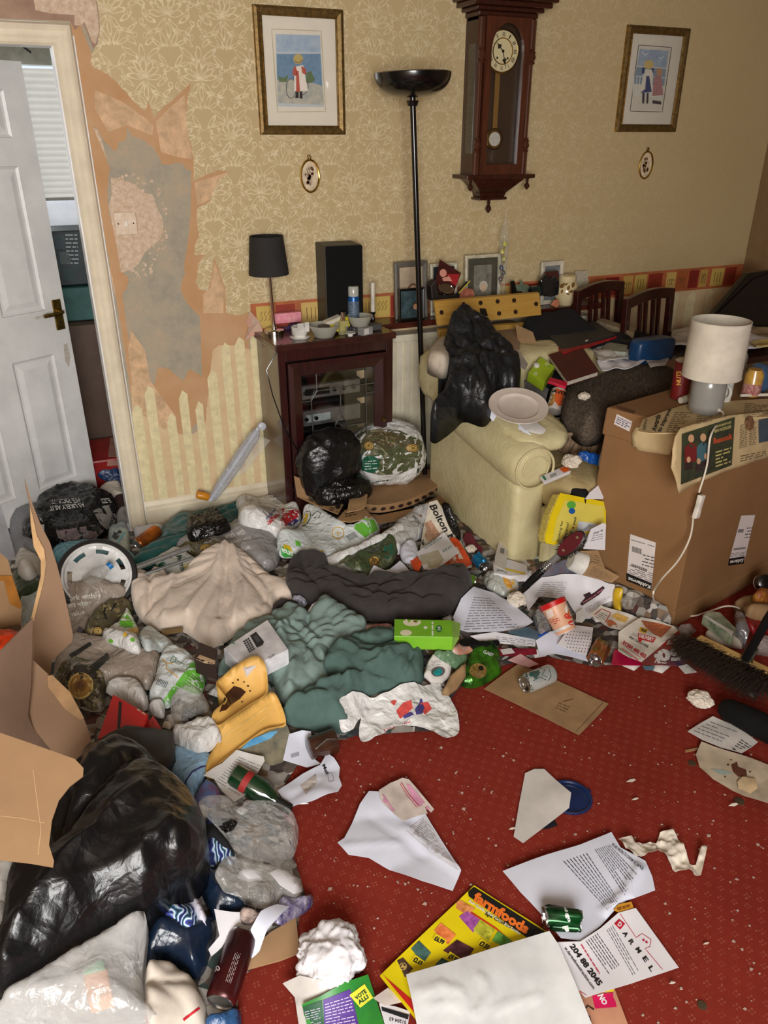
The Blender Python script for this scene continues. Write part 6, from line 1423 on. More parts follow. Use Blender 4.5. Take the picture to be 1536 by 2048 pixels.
fw_=MB().add(vs+vs2,[(i,i+nn,i+nn+1,i+1) for i in range(nn-1)]+[(2*nn+i+1,2*nn+i+nn+1,2*nn+i+nn,2*nn+i) for i in range(nn-1)]).build('front_wall',M_CARD2,kb)
in_=[onZ(*p,zt_-.012) for p in _z('915 946 870 940 830 935 700 950 610 955 588 966 640 985 700 1004')]
flr=MB().prism([*fl_top,*in_[1:7]],(0,0,-.004)).build('carton_floor',M_CARD2,kb)
hstamp_poly([p.xy for p in [*fl_top,*in_[1:7]]],zt_)
for i in range(13):
 t_=.06+i*.072;q=fpx[min(int(t_*(len(fpx)-1)),len(fpx)-1)];q2=fpx[min(int(t_*(len(fpx)-1))+1,len(fpx)-1)];fr_=t_*(len(fpx)-1)%1
 x,y=q[0]+(q2[0]-q[0])*fr_,q[1]+(q2[1]-q[1])*fr_
 ink('dot_print',[flat((50,32,24)),('e',x,y+8,5.5,3.2,-.2-.3*t_)],[fw_,flr],kb,off=.0014)
MB().prism([onZ(*p,zt_-.01) for p in _z('914 944 918 966 934 998 905 990 900 960')],(0,0,-.003)).build('end_flap',M_CARD2,kb)
MB().prism([onZ(*p,.13) for p in _z('700 1022 760 1030 830 1016 900 980 930 998 840 1034 760 1046 704 1036')],(0,0,-.003)).build('lower_flap',M_CARD2,kb)
hupd()
kc=thing('torn_carton','torn cardboard carton end printed 40 cm beside the cabinet','box',(0,0,0))
t1=MB().prism([onZ(*p,.20) for p in _z('588 950 640 968 700 982 690 1002 676 1028 636 1012 594 992')],(0,0,-.004)).build('top_panel',mat('carton_tan',(178,142,98),.8,bump=.1),kc)
t2=MB().prism([onY(*p,onZ(640,1000,.18).y) for p in _z('588 952 594 992 640 1008 640 970')],(0,.004,0)).build('side_panel',M_CARD2,kc)
t3=MB().prism([onZ(*p,.225) for p in _z('702 980 728 974 736 980 732 1012 722 1018 694 1024')],(0,0,-.004)).build('bent_flap',mat('carton_light',(190,154,110),.8),kc)
t4=MB().prism([onZ(*p,.19) for p in _z('690 1020 730 1016 744 1034 700 1044 672 1040')],(0,0,-.004)).build('lower_panel',MATS['carton_tan'],kc)
hstamp_poly([onZ(*p,.2).xy for p in _z('588 950 700 982 744 1034 676 1042 594 992')],.2);hupd()
ink(PT,[flat((50,34,26)),('t','40 cm 16"',((672,984),(656,1026),(664,1029),(680,986)),.03),('l',((644,984),(636,1012),(650,1016),(660,986)),6,.35,.2)],t1)
for x,y in ((688,984),(682,1000),(676,1014),(670,1026)):ink('dot_print',[flat((40,28,22)),('e',x,y,5.5,4.5)],t1,off=.0014)
ink('grey_disc_print',[flat((104,92,74)),('e',625,990,9,14)],[t1,t2],kc,off=.0016);ink(PT,[flat((70,50,38)),('l',((690,1036),(716,1030),(712,1022),(690,1026)),2,.4,.3)],t4)
mbag=thing('woodland_carrier','full supermarket carrier printed with logs and grass, standing by the cabinet','bag',tuple(onH(780,960,0)))
cb_=Vector(mbag.location);M_WB=None
def shapeb(p):
 z=p.z;f=1+.12*noise.noise(p*9)+.06*(1-2*abs(noise.noise(p*20)));return Vector((p.x*f,p.y*f,z*(1+.1*noise.noise(Vector((p.x*8,p.y*8,3))))))
wbd=pillow('bag_body',(.0,.03,.135),.185,.15,.15,P_WHITE,mbag,.85,.85,.010,5,80,44,None,shapeb)
on=wbd
wp=_z('703 885 722 862 760 858 800 862 840 880 856 900 850 925 800 948 760 950 712 938 702 915')
ink('woodland_print',[P_FOREST,('p',wp,8)],on,off=.0014);rings(738,892,10,on,None,.9,.003);rings(825,896,15,on,None,.55,.003)
ink('log_pile',[P_LOG,('p',_z('722 866 760 862 800 868 840 884 836 904 800 892 770 900 745 884 716 890'),8)],on,None,.0022)
ink('green_roundel',[flat((22,92,66)),('e',741,928,19,17)],on,off=.0034);ink('roundel_text',[flat((220,232,220)),('l',((730,940),(754,938),(754,918),(730,920)),4,.3,.4)],on,off=.0042)
ink(PT,[flat((24,60,48)),('t','Morr',((834,946),(860,940),(858,930),(834,936)),.03),('l',((738,968),(838,952),(838,948),(738,963)),1,.4,.06)],on,off=.0024);ink('green_leaf',[flat((30,90,70)),('e',822,974,16,8,-.35),('e',742,983,14,5,.4)],on,off=.0024)
MB().tube([(.06,.03,.23),(.09,.05,.27),(.13,.05,.25),(.15,.03,.19)],[.012,.016,.018,.02],10).build('bag_handle',P_CLEARG,mbag,smooth=True)
MB().tube([(.08,.0,.22),(.13,-.01,.22),(.17,0,.17),(.165,.02,.13)],[.02,.014,.012,.006],10).build('bag_handle',P_WHITE,mbag,smooth=True)
M=wmat(wbd);hstamp(np.array([tuple(M @ v.co) for v in wbd.data.vertices]));hupd()
w1=soft('white_red_bag','white plastic bag with red and blue print beside the black basket','bag',_z('472 1010 490 1004 512 1000 530 993 552 998 584 1004 600 1022 602 1050 590 1068 600 1092 572 1110 556 1080 530 1062 480 1048 476 1024'),P_WHITE,dome=.07,edge=.07,fold=fP(.013,9,33),step=.009)
ink('red_print',[flat((196,40,52)),('t','Shop',((532,1042),(566,1012),(572,1022),(538,1054)),.05),('p',_z('560 1040 572 1022 598 1018 600 1030 585 1044 566 1056'),6)],w1);ink('blue_print',[flat((60,60,130)),('p',_z('572 1050 590 1038 600 1040 584 1052'),6),('t','Super',((530,1036),(550,1014),(554,1020),(534,1042)),.02)],w1)
w2=soft('white_patterned_bag','large white supermarket bag with yellow, green and outline fruit print in the middle','bag',_z('556 1070 590 1062 604 1040 608 1016 628 1012 668 1036 700 1050 738 1036 752 1042 760 1062 738 1088 690 1108 660 1122 600 1116 560 1112'),pl('white_fruit_bag',(212,220,220)),dome=.035,edge=.06,fold=fP(.012,6,41),step=.011)
ink('pear_outline',[flat((34,48,36)),('r',_z('600 1048 594 1040 606 1026 620 1022 622 1034 614 1048 604 1053'),1.6,True),('r',_z('624 1032 634 1022 642 1026 638 1036 628 1036'),1.4)],w2);ink('yellow_fill',[flat((206,180,30)),('p',_z('596 1042 606 1030 618 1026 612 1046 604 1050'),6),('p',_z('566 1088 580 1092 586 1106 570 1108'),6),('p',_z('598 1110 622 1108 616 1118 596 1118'),6),('p',_z('632 1106 648 1100 642 1112'),6)],w2,off=.0014)
ink('green_fill',[flat((104,184,60)),('p',_z('690 1042 720 1036 748 1040 756 1058 730 1076 714 1062'),8),('p',_z('590 1080 600 1084 602 1092 592 1092'),5)],w2,off=.0013);ink('green_letter_patch',[flat((52,160,60)),('p',_z('560 1092 572 1096 592 1110 586 1126 564 1112'),7)],w2,off=.0016);ink(PT,[flat((230,240,226)),('t','sna',((588,1114),(564,1104),(562,1096),(586,1104)),.03)],w2,off=.0024)
ink('orange_outline',[flat((206,160,40)),('r',[(676+12*math.cos(a),1066+12*math.sin(a)) for a in [i*.52 for i in range(12)]],1.8,True),('r',[(670,1066),(682,1066)],1.4),('r',[(676,1060),(676,1074)],1.4),('r',[(688,1058),(694,1050)],1.4)],w2);ink('barcode',[flat((40,44,50))]+[('r',[(692+i*2.2,1072-i*1.2),(700+i*2.2,1082-i*1.2)],1) for i in range(8)],w2)
w3=soft('inside_out_bag','white bag with dark writing heaped left of the newspaper','bag',_z('770 1090 784 1060 812 1036 838 1012 862 1008 860 1044 846 1072 812 1092 800 1108 776 1104'),pl('grey_white_bag',(204,204,204)),dome=.05,edge=.06,fold=fP(.012,9,47),step=.009)
ink(PT,[INKK,('t','morrisons',((836,1052),(822,1034),(828,1030),(842,1048)),.01)],w3)
w4=soft('camouflage_bag','crumpled bag printed with green leaves and a brass disc, among white plastic','bag',_z('668 1126 690 1108 730 1092 760 1076 784 1074 796 1096 790 1118 772 1142 752 1158 720 1152 690 1146'),forest_mat('leaf_print',(66,84,54),(24,32,28),(120,132,96),20),dome=.035,edge=.05,fold=fP(.014,12,50),step=.009)
rings(749,1123,11,w4,None,1.0);ink('green_label',[flat((30,92,70)),('p',_z('768 1092 784 1088 790 1100 780 1116 768 1122'))],w4)
soft('white_strip_bag','long white plastic strip lying between the fruit bag and the camouflage bag','bag',_z('640 1122 700 1102 760 1072 800 1052 808 1060 770 1078 720 1100 672 1128 652 1136'),P_WHITE,dome=.02,edge=.03,fold=fP(.008,12,51),step=.010)
soft('clear_wrap_scrap','clear cellophane wrap beside the camouflage bag','wrapper',_z('660 1136 690 1130 712 1146 706 1160 680 1158'),P_CLEARG,dome=.02,fold=fP(.01,20,52),step=.008)
np_=sheet('local_newspaper','folded local newspaper with large serif title leaning against the armchair','newspaper',_z('858 1006 874 1002 898 1040 930 1100 944 1134 924 1140 880 1136 840 1100 846 1060'),mat('newsprint',(216,208,190),.8),thick=.006,dz=.012)
ink('masthead',[INKK,('t','Bolton News',((858,1012),(918,1120),(930,1112),(872,1008)),.03)],np_);ink('photo_panel',[mat('food_photo',(206,168,140),.6,rgb2=(150,104,80),vs=90),('p',_z('842 1052 862 1040 882 1072 862 1082 852 1080'))],np_)
ink(PT,[INKK,('t','so de',((834,1064),(852,1086),(846,1092),(828,1072)),.04),('l',((872,1100),(900,1092),(894,1074),(868,1084)),5,.4,.3)],np_)
soft('bin_liner_scrap','black plastic scrap squeezed between newspaper and armchair','bag',_z('884 1008 898 1008 912 1040 922 1068 918 1082 902 1060 890 1032'),P_BLACK2,dome=.03,edge=.02,fold=fP(.012,22,9),step=.008)
soft('maroon_glove','maroon fabric scrap on the floor against the armchair side','cloth',_z('926 1072 940 1064 952 1082 966 1098 958 1108 936 1096'),mat('maroon_fabric',(96,26,34),.9),dome=.03,edge=.03,fold=fC(.008,24,1,6),step=.008)
ball('tissue_ball','white crumpled tissue beside the blue crushed can',(942,1100),.024,TISSUE,seed=3)
lf=sheet('orange_leaflet','orange leaflet headed cover on top of the papers by the newspaper','leaflet',_z('902 1076 916 1080 944 1126 942 1134 906 1150 884 1146 880 1130'),mat('orange_print',(226,84,34),.5),dz=.006)
ink(PT,[flat((240,230,220)),('t','cover',((906,1096),(920,1122),(927,1118),(914,1093)),.04),('t','are',((899,1106),(907,1122),(914,1118),(906,1102)),.03),('l',((896,1120),(912,1142),(924,1136),(908,1114)),3,.3,.2)],lf)
bf_=sheet('white_leaflet','white brochure with a pale flower picture over the orange leaflet','leaflet',_z('832 1108 888 1066 918 1106 872 1144 848 1142'),PAPER,dz=.008);ink('flower_photo',[mat('pale_flower_photo',(200,192,168),.6,vs=30,rgb2=(176,170,150)),('p',_z('838 1112 876 1100 888 1120 870 1142 850 1140'))],bf_);ink(PT,[flat((110,150,160)),('l',((850,1100),(886,1076),(882,1070),(846,1094)),2,.4,.2),('l',((886,1106),(904,1096),(902,1090),(884,1100)),2,.5,.4)],bf_)
sheet('red_corner_leaflet','small leaflet with orange corner poking out below the white brochure','leaflet',_z('820 1124 834 1116 844 1128 838 1144 828 1142'),mat('orange_print',(226,84,34)),dz=.010)
sheet('torn_envelope','torn white envelope pieces in front of the camouflage bag','envelope',_z('736 1160 748 1140 770 1150 800 1130 826 1152 818 1162 780 1164'),PAPERB,dz=.010,fold=fQ(.012,9,3))
soft('striped_paper','crumpled blue and white paper beside the brochure','paper',_z('800 1100 812 1084 830 1086 836 1104 828 1124 806 1124'),PAPERB,dome=.02,fold=fK(.012,20,7),step=.008)
can('crushed_blue_can','crushed blue drinks can against the foot of the armchair',(950,1112),(972,1138),.031,mat('blue_can2',(26,118,170),.25,.6),h=.085,wob=crush(3,.012,onH(960,1124,.02)))
can('green_drinks_can','green drinks can mostly hidden behind the charcoal trousers',(902,1152),(936,1160),.026,mat('olive_green_can',(96,140,44),.28,.5),h=.10)
pk_=slab('plug_packet','white hanging packet with round hole leaning on the armchair front','packet',_z('990 1112 998 1082 1014 1084 1014 1116 1010 1140 988 1130'),PAPERG,.03,th=.006)[0];ink('barcode_label',[flat((120,118,116)),('p',_z('1001 1096 1009 1098 1008 1108 1000 1106'))],pk_);ink('hang_hole',[flat((90,80,66)),('e',1007,1086,2,1.6)],pk_)
pk2=slab('white_carton','small white carton with yellow swoosh at the armchair foot','box',_z('986 1124 1016 1118 1054 1130 1056 1150 1020 1152 988 1146'),PAPER,.04,th=.03)[0];ink('yellow_swoosh',[flat((226,200,50)),('r',_z('990 1130 1010 1138 1034 1144 1050 1148'),4)],pk2)
cp=soft('snack_wrapper','silver and amber snack wrapper with cartoon print below the armchair','wrapper',_z('968 1152 990 1144 1012 1146 1034 1160 1036 1182 1012 1194 990 1186 972 1174'),pl('silver_wrapper',(180,184,176),.22),dome=.02,fold=fP(.012,16,61),step=.008);ink('amber_panel',[mat('amber_print',(206,160,60),.4,vs=60,rgb2=(170,110,40)),('p',_z('1004 1148 1026 1156 1032 1176 1020 1184 1008 1166'))],cp)
apx=onH(458,1108,.1)
def f_rad(x,y):
 t=math.atan2(y-apx.y,x-apx.x);r=math.hypot(x-apx.x,y-apx.y);w=n3(x*5,y*5,3)*.35
 return .024*min(1,r*5)*(abs(math.sin(t*7+w*4))**.6*.8+.35*abs(math.sin(t*15+w*9+r*6))**.7)+.006*n3(x*9,y*9)-.012
crm=soft('cream_blanket','cream fleece blanket in long folds across the left of the heap','blanket',_z('262 1178 268 1156 284 1150 300 1160 308 1142 330 1152 350 1168 386 1140 420 1120 456 1110 490 1124 520 1142 548 1164 580 1168 592 1190 584 1206 556 1206 546 1236 520 1252 480 1268 440 1290 416 1296 390 1278 360 1262 320 1262 286 1244 268 1216'),C_CREAM,
 dome=.05,edge=.06,fold=f_rad,step=.0075,bumps=[(450,1140,.06,.12),(300,1190,.03,.08)],creases=[((300,1160),(305,1200),(300,1240),-.02,.010),((455,1125),(430,1180),(380,1250),.018,.014),((458,1128),(450,1190),(440,1260),-.016,.009),((470,1130),(490,1190),(470,1262),.014,.012),((350,1170),(345,1220),(330,1256),.012,.012),((500,1150),(540,1200),(520,1240),-.012,.010)])
sheet('dark_glass_scrap','narrow brown strip with gold letters under the cream blanket edge','strip',_z('322 1262 366 1256 366 1266 326 1272'),mat('gold_brown',(120,96,60),.5),dz=.01)
soft('charcoal_trousers','charcoal jogging trousers lying across the middle of the heap','trousers',_z('572 1172 574 1142 592 1120 620 1112 652 1116 662 1140 700 1154 740 1162 800 1160 850 1158 895 1148 930 1152 946 1176 938 1206 905 1226 860 1238 806 1250 770 1244 720 1240 680 1222 650 1208 640 1216 606 1206 584 1196'),C_CHAR,
 dome=.055,edge=.055,fold=fC(.022,11,.12,23,.9),step=.0085,bumps=[(900,1190,.025,.09)],creases=[((650,1160),(720,1190),(800,1185),-.02,.012),((690,1190),(760,1210),(880,1215),-.016,.010),((600,1130),(610,1170),(640,1200),-.016,.010),((750,1170),(860,1175),(925,1172),.012,.014)])
soft('striped_sock','navy and white patterned sock between blanket and trousers','sock',_z('584 1196 600 1192 614 1204 606 1214 588 1208'),mat('navy_white',(36,42,80),.8,rgb2=(200,200,210),vs=90),dome=.02,edge=.02,step=.006)
soft('dark_strap','dark grey strap looping beside the cream blanket','strap',_z('542 1240 546 1210 562 1198 596 1204 596 1212 566 1208 556 1222 552 1244'),C_CHAR,dome=.012,edge=.01,step=.006,rnd=False,dz=.006)
sheet('shirt_label_card','small white card tucked between sock and sage sheet','card',_z('614 1226 624 1210 636 1202 640 1218 644 1228'),PAPER,dz=.03)
can('red_can','red can tip showing between charcoal trousers and green sheet',(728,1262),(782,1258),.022,mat('red_can_paint',(176,50,34),.3,.5,rgb2=(206,196,190),vs=30),h=.10)
soft('sage_sheet','pale sage bed sheet bunched in front of the charcoal trousers','bed sheet',_z('436 1350 448 1318 470 1280 505 1250 540 1232 572 1218 600 1222 620 1236 634 1220 660 1214 688 1226 716 1240 738 1262 728 1282 690 1300 660 1320 660 1372 620 1400 586 1420 560 1400 540 1360 500 1340 470 1342'),C_SAGE,
 dome=.06,edge=.07,fold=fC(.020,11,.8,31,1.6),step=.0085,bumps=[(655,1240,.03,.06)],creases=[((540,1240),(600,1290),(640,1340),-.022,.012),((620,1236),(615,1280),(640,1300),-.022,.010),((560,1290),(590,1350),(580,1400),.02,.014),((600,1250),(560,1300),(520,1330),.018,.014)])
soft('green_sheet','darker green jersey sheet twisted on top of the pale sage sheet','bed sheet',_z('572 1446 566 1430 590 1400 640 1378 668 1362 646 1336 660 1310 700 1284 740 1270 780 1276 816 1268 842 1290 848 1330 842 1368 800 1378 766 1384 730 1396 700 1424 700 1462 660 1466 620 1462'),C_GREEN,
 dome=.075,edge=.07,fold=fC(.020,10,.9,37,1.7),step=.0085,creases=[((700,1300),(760,1320),(820,1300),-.025,.011),((680,1320),(740,1350),(840,1330),.02,.013),((660,1370),(740,1372),(800,1372),-.025,.010),((640,1400),(700,1390),(780,1350),.02,.012),((800,1280),(830,1320),(810,1365),-.02,.010),((600,1430),(680,1420),(700,1400),.015,.012)])
jc,zj=slab('juice_carton','green fruit juice carton lying on its side below the charcoal trousers','carton',_z('789 1238 904 1240 906 1274 788 1272'),mat('apple_green',(124,190,44),.4,var=.04),.07,th=.055)
jp=[onZ(*p,zj) for p in [(904,1240),(906,1274)]];e=Vector((.03,0,-.02))
MB().hexa([jp[1]-Vector((0,0,.055)),jp[0]-Vector((0,0,.055)),jp[0]+e-Vector((0,.01,.0)),jp[1]+e+Vector((0,.01,0))],[jp[1]-Vector((0,0,.001)),jp[0]-Vector((0,0,.001)),jp[0]+e+Vector((0,-.01,.003)),jp[1]+e+Vector((0,.01,.003))]).build('carton_spout_end',mat('pale_green_end',(150,196,90),.4),jc)
ink('apple_print',[flat((232,228,196)),('e',824,1245,18,8),('e',812,1266,12,6)],jc);ink('apple_core_print',[flat((120,90,40)),('e',830,1244,4,1.6,.3)],jc,off=.002);ink('dark_green_mark',[flat((20,110,60)),('e',878,1258,6,7)],jc);ink(PT,[flat((230,240,220)),('l',((862,1272),(862,1244),(868,1244),(868,1272)),1,.6,.3),('e',851,1256,4,3),('t','58',((875,1262),(875,1254),(881,1254),(881,1262)),.02)],jc,off=.002)
pbx,zb=slab('phone_box','white cordless phone box with a picture of the handset','box',_z('447 1297 535 1239 577 1299 492 1340'),mat('glossy_white_card',(222,222,226),.35),.07,th=.06)
ink('handset_print',[flat((34,34,38)),('p',_z('500 1272 512 1264 528 1284 526 1290 514 1296'),7)],pbx);ink('screen_print',[flat((70,74,80)),('p',_z('506 1274 513 1270 522 1282 515 1287'),6)],pbx,off=.002)
ink('keypad_print',[flat((50,50,54))]+[('p',[(x,y),(x+3.4,y-2),(x+5,y+1),(x+1.6,y+3)],6) for r in range(6) for cc in range(3) for x,y in [(486+cc*4.2+r*2.2,1283-cc*2.6+r*4)]],pbx)
ink('green_logo',[flat((30,130,70)),('r',_z('466 1282 464 1286 470 1288'),2)],pbx);ink(PT,[flat((130,130,136)),('t','Duet',((538,1320),(550,1310),(547,1306),(535,1316)),.01),('l',((474,1280),(486,1272),(484,1270),(472,1277)),1,.5,.4)],pbx)
wc_=soft('shopper_bag','white carrier bag with a red and blue emblem flat on the carpet edge','bag',_z('676 1412 682 1396 700 1389 724 1388 752 1396 776 1384 800 1372 824 1366 848 1371 874 1362 884 1374 900 1400 914 1428 918 1464 900 1476 884 1477 862 1464 845 1457 812 1452 783 1458 757 1475 724 1484 718 1464 722 1440 712 1452 704 1462 684 1466 678 1440'),P_WHITE,dome=.0,thick=.0012,dz=.006,fold=fP(.013,9,71),step=.007,rnd=True)
ink('red_emblem',[flat((216,82,76)),('p',_z('792 1422 806 1406 822 1400 826 1416 812 1430 800 1438'),6),('p',_z('838 1406 856 1404 864 1418 850 1430 842 1420'),6),('p',_z('780 1404 788 1400 794 1402 788 1412'),6)],wc_)
ink('blue_bottle_print',[flat((72,64,130)),('p',_z('840 1398 844 1398 845 1408 848 1416 844 1428 832 1430 830 1418 838 1408'),6),('p',_z('806 1432 822 1424 828 1430 808 1438'),6)],wc_,off=.0018);ink(PT,[flat((200,70,80)),('t','thank you',((766,1458),(820,1440),(822,1447),(768,1466)),.01)],wc_)
def panel(name,px,p0,n,m,parent=None,th=.004,off=0):
 n=Vector(n).normalized();P=[onPlane(*p,p0,n) for p in px]
 mb=MB().prism(P,n*-th);
 return mb.build(name,m,parent)
tb2=soft('taupe_bag','big taupe carrier bag with crumpled sides left of the yellow food trays','bag',_z('112 1326 136 1296 160 1276 202 1282 250 1292 276 1300 310 1300 324 1316 322 1340 308 1372 288 1380 268 1368 230 1370 212 1380 208 1418 188 1424 160 1414 132 1384 110 1356'),P_TAUPE,dome=.05,edge=.06,fold=fP(.016,8,81),step=.009)
ink('bark_print',[P_LOG,('p',_z('110 1352 124 1326 150 1312 180 1322 206 1346 212 1376 206 1414 188 1422 160 1412 134 1386'),8)],tb2,off=.0014)
for i,(q,c) in enumerate(((1,(40,32,26)),(.62,(196,168,100)),(.52,(150,112,52)),(.3,(120,84,40)),(.18,(96,64,34)))):ink('log_end_print',[flat(c),('e',162,1372,40*q,42*q)],tb2,off=.002+.0005*i)
ink('dark_print_bars',[flat((30,30,26)),('p',_z('138 1310 180 1284 184 1290 144 1318'),6),('p',_z('176 1336 214 1306 220 1316 186 1350'),6)],tb2,off=.002)
g3_=soft('green_cornered_bag','white bag with a lime green corner beside the cream blanket','bag',_z('205 1270 235 1250 246 1230 256 1219 268 1240 278 1262 281 1300 262 1302 240 1292 220 1286'),P_WHITE,dome=.03,edge=.04,fold=fP(.012,14,85),step=.008,dz=.01)
ink('lime_corner',[flat((108,196,48)),('p',_z('236 1252 246 1230 256 1220 266 1236 272 1254 252 1256'),7)],g3_);ink('yellow_print',[flat((222,180,50)),('p',_z('248 1264 274 1254 277 1266 262 1266 246 1276'),6)],g3_,off=.0018);ink('leaf_print',[flat((110,180,60)),('e',265,1280,5,4,.4),('e',222,1282,5,4,.4)],g3_)
soft('pale_bag','pale grey plastic bag with a dark outline print under the cream blanket edge','bag',_z('278 1272 290 1262 306 1260 330 1276 348 1290 348 1302 320 1304 294 1304'),pl('pale_grey_white_bag',(196,204,202)),dome=.03,edge=.04,fold=fP(.010,14,87),step=.008)
fb=soft('green_banded_bag','white supermarket bag with a bright green band left of the phone box','bag',_z('322 1316 340 1302 370 1310 388 1320 402 1344 410 1362 404 1386 386 1394 362 1394 336 1416 316 1408 298 1400 304 1380 312 1352'),pl('white_fruit_bag',(212,220,220)),dome=.05,edge=.05,fold=fP(.014,10,89),step=.008)
ink('green_band',[flat((104,186,60)),('p',_z('350 1370 372 1340 386 1320 404 1346 410 1362 402 1392 380 1384 352 1372'),7),('p',_z('346 1372 358 1376 334 1412 324 1406'),7)],fb)
ink('orange_outline',[flat((214,160,50)),('r',_z('324 1318 334 1328 332 1338 348 1348 356 1356'),1.8),('r',[(334,1328),(346,1326)],1.6)],fb);ink('green_outline',[flat((70,130,90)),('r',_z('340 1322 346 1312 352 1316 350 1324 342 1326'),1.4,True),('r',_z('352 1320 366 1328 374 1334'),1.2)],fb);ink('barcode',[flat((70,84,100))]+[('r',[(312+i*3,1370+i),(318+i*3,1358+i)],1.2) for i in range(7)],fb);ink(PT,[flat((210,236,196)),('l',((370,1366),(394,1382),(404,1362),(386,1344)),5,.35,.3)],fb,off=.002)
soft('white_bag','plain white translucent bag behind the red box','bag',_z('212 1380 232 1366 268 1364 290 1382 297 1408 288 1422 260 1414 236 1398 220 1390'),pl('white_thin_bag',(216,214,210)),dome=.05,edge=.05,fold=fP(.010,12,91),step=.008)
soft('bag_handles','knotted white bag handles right of the red box','bag',_z('298 1412 312 1404 328 1404 330 1420 326 1436 306 1430'),P_WHITE,dome=.02,edge=.02,fold=fP(.010,22,92),step=.006)
rbx,zr=slab('red_box','bright red open cardboard box with black slit','box',_z('196 1476 226 1388 296 1428 284 1466'),mat('bright_red_card',(196,16,14),.5,var=.04),.10,th=.05)
ink('black_slit',[flat((26,6,6)),('p',_z('238 1402 244 1406 240 1462 234 1464'),6)],rbx);ink('cream_edge',[flat((216,190,160)),('p',_z('238 1390 246 1392 296 1424 292 1432 262 1412'),6)],rbx)
r2,_=slab('red_carton','small red triangular carton corner beside the bright red box','box',_z('286 1462 306 1430 330 1466'),mat('brick_red_card',(176,34,30),.5),.06,th=.03);ink('printed_ring',[flat((90,16,20)),('r',[(305+2.4*math.cos(a),1446+2.4*math.sin(a)) for a in [i*.8 for i in range(8)]],1,True)],r2)
jb=soft('filled_clear_bag','clear plastic bag with something black inside, left of the yellow trays','bag',_z('341 1428 350 1408 374 1392 404 1400 424 1428 420 1446 388 1460 360 1462'),P_CLEARG,dome=.08,edge=.05,fold=fP(.012,16,94),step=.007)
ball('black_lump','black crumpled lump inside the clear bag by the yellow trays',(388,1436),.035,P_BLACK2,'bag',seed=5,k=16,dz=-.05)
dc,zc_=slab('dark_box','dark brown open box with a beige torn flap beside the phone box','box',_z('388 1316 400 1284 434 1298 432 1330'),mat('dark_brown_card',(52,34,32),.5),.10,th=.06)
ink('beige_flap',[mat('beige_torn',(196,166,130),.8),('p',_z('392 1318 400 1310 431 1322 430 1329 410 1326'),6)],dc)
M_FOAM=mat('yellow_foam',(224,176,92),.55,var=.05,vs=8,bump=.06,bs=300)
soft('food_tray','yellow foam takeaway box half stained with brown sauce','food box',_z('432 1366 446 1352 466 1334 500 1314 518 1313 531 1330 535 1362 530 1388 500 1408 462 1434 436 1450 424 1436 430 1420 452 1400 446 1386'),M_FOAM,dome=-.028,edge=.02,dz=.085,fold=None,step=.007,rnd=True)
ft=[o for o in COL.objects if o.name=='food_tray'][0]
ink('sauce_stain',[mat('brown_sauce',(74,42,24),.3,rgb2=(44,26,18),vs=40),('p',_z('438 1424 446 1404 452 1388 468 1372 482 1376 492 1384 480 1398 462 1410 452 1420'),5),('e',496,1372,2.5,2),('e',488,1364,2,1.6),('e',500,1382,2,1.6),('e',476,1360,2,2),('e',484,1404,2,1.4),('e',466,1366,2.4,1.6)],ft,off=.001)
soft('food_box','yellow foam takeaway box lying open along the edge of the heap','food box',_z('426 1456 460 1438 500 1412 532 1388 548 1385 560 1404 571 1436 566 1450 530 1458 500 1478 470 1500 440 1524 412 1545 418 1512 436 1482'),M_FOAM,dome=-.018,edge=.015,dz=.045,step=.008,rnd=True)
ink('pressed_rib',[mat('foam_shade',(232,190,110),.55),('r',_z('440 1478 480 1450 540 1410'),3),('r',_z('450 1490 500 1456 552 1420'),2)],[o for o in COL.objects if o.name=='food_box'][0])
tr3=sheet('picture_leaflet','leaflet with a hazy landscape photo under the yellow trays','leaflet',_z('470 1512 500 1482 545 1462 574 1452 590 1496 566 1528 544 1534 500 1522'),mat('landscape_print',(150,142,116),.5,rgb2=(84,84,76),vs=18),dz=.008,fold=fQ(.006,6,5))
ink('sky_print',[mat('blue_sky_print',(60,140,196),.4,rgb2=(120,180,214),vs=30),('p',_z('480 1500 500 1480 540 1464 556 1462 540 1478 510 1490'),7)],tr3,off=.0016)
wb1=sheet('barcoded_envelope','white envelope with a barcode between leaflet and brown tumbler','envelope',_z('566 1522 578 1470 604 1462 622 1464 626 1518 642 1530 614 1537'),PAPERB,dz=.006)
ink('barcode',[flat((90,90,100))]+[('r',[(582+i*2.1,1508-i*.6),(583+i*2.1,1516-i*.6)],1) for i in range(8)],wb1)
bt_=thing('brown_tumbler','dark smoky brown plastic tumbler lying on the carpet by the sage sheet','tumbler',(0,0,0));A=onZ(636,1492,.038);B=onZ(680,1478,.036);d_=(B-A).normalized()
MB().lathe([(0,.030),(.003,.034),(.085,.038),(.082,.034),(.006,.029),(.006,.001)],A-d_*.03,B,28).build('tumbler_body',mat('smoky_plastic',(70,40,26),.2,rgb2=(40,24,18),vs=20,coat=.4),bt_,smooth=True)
MB().tube([onZ(632,1497,.07),onZ(655,1478,.074),onZ(694,1478,.05)],.0026,8).build('metal_pin',mat('chrome2',(200,196,186),.2,.9),bt_)
env=sheet('torn_open_envelope','torn open white envelope marked Mail on the carpet right of the green bottle','envelope',_z('556 1592 606 1556 640 1536 654 1512 668 1524 680 1540 678 1560 684 1577 676 1592 624 1616 580 1628 568 1614'),PAPERB,dz=.004,fold=fQ(.014,8,6),creases=[((575,1612),(640,1570),-.006,.01)])
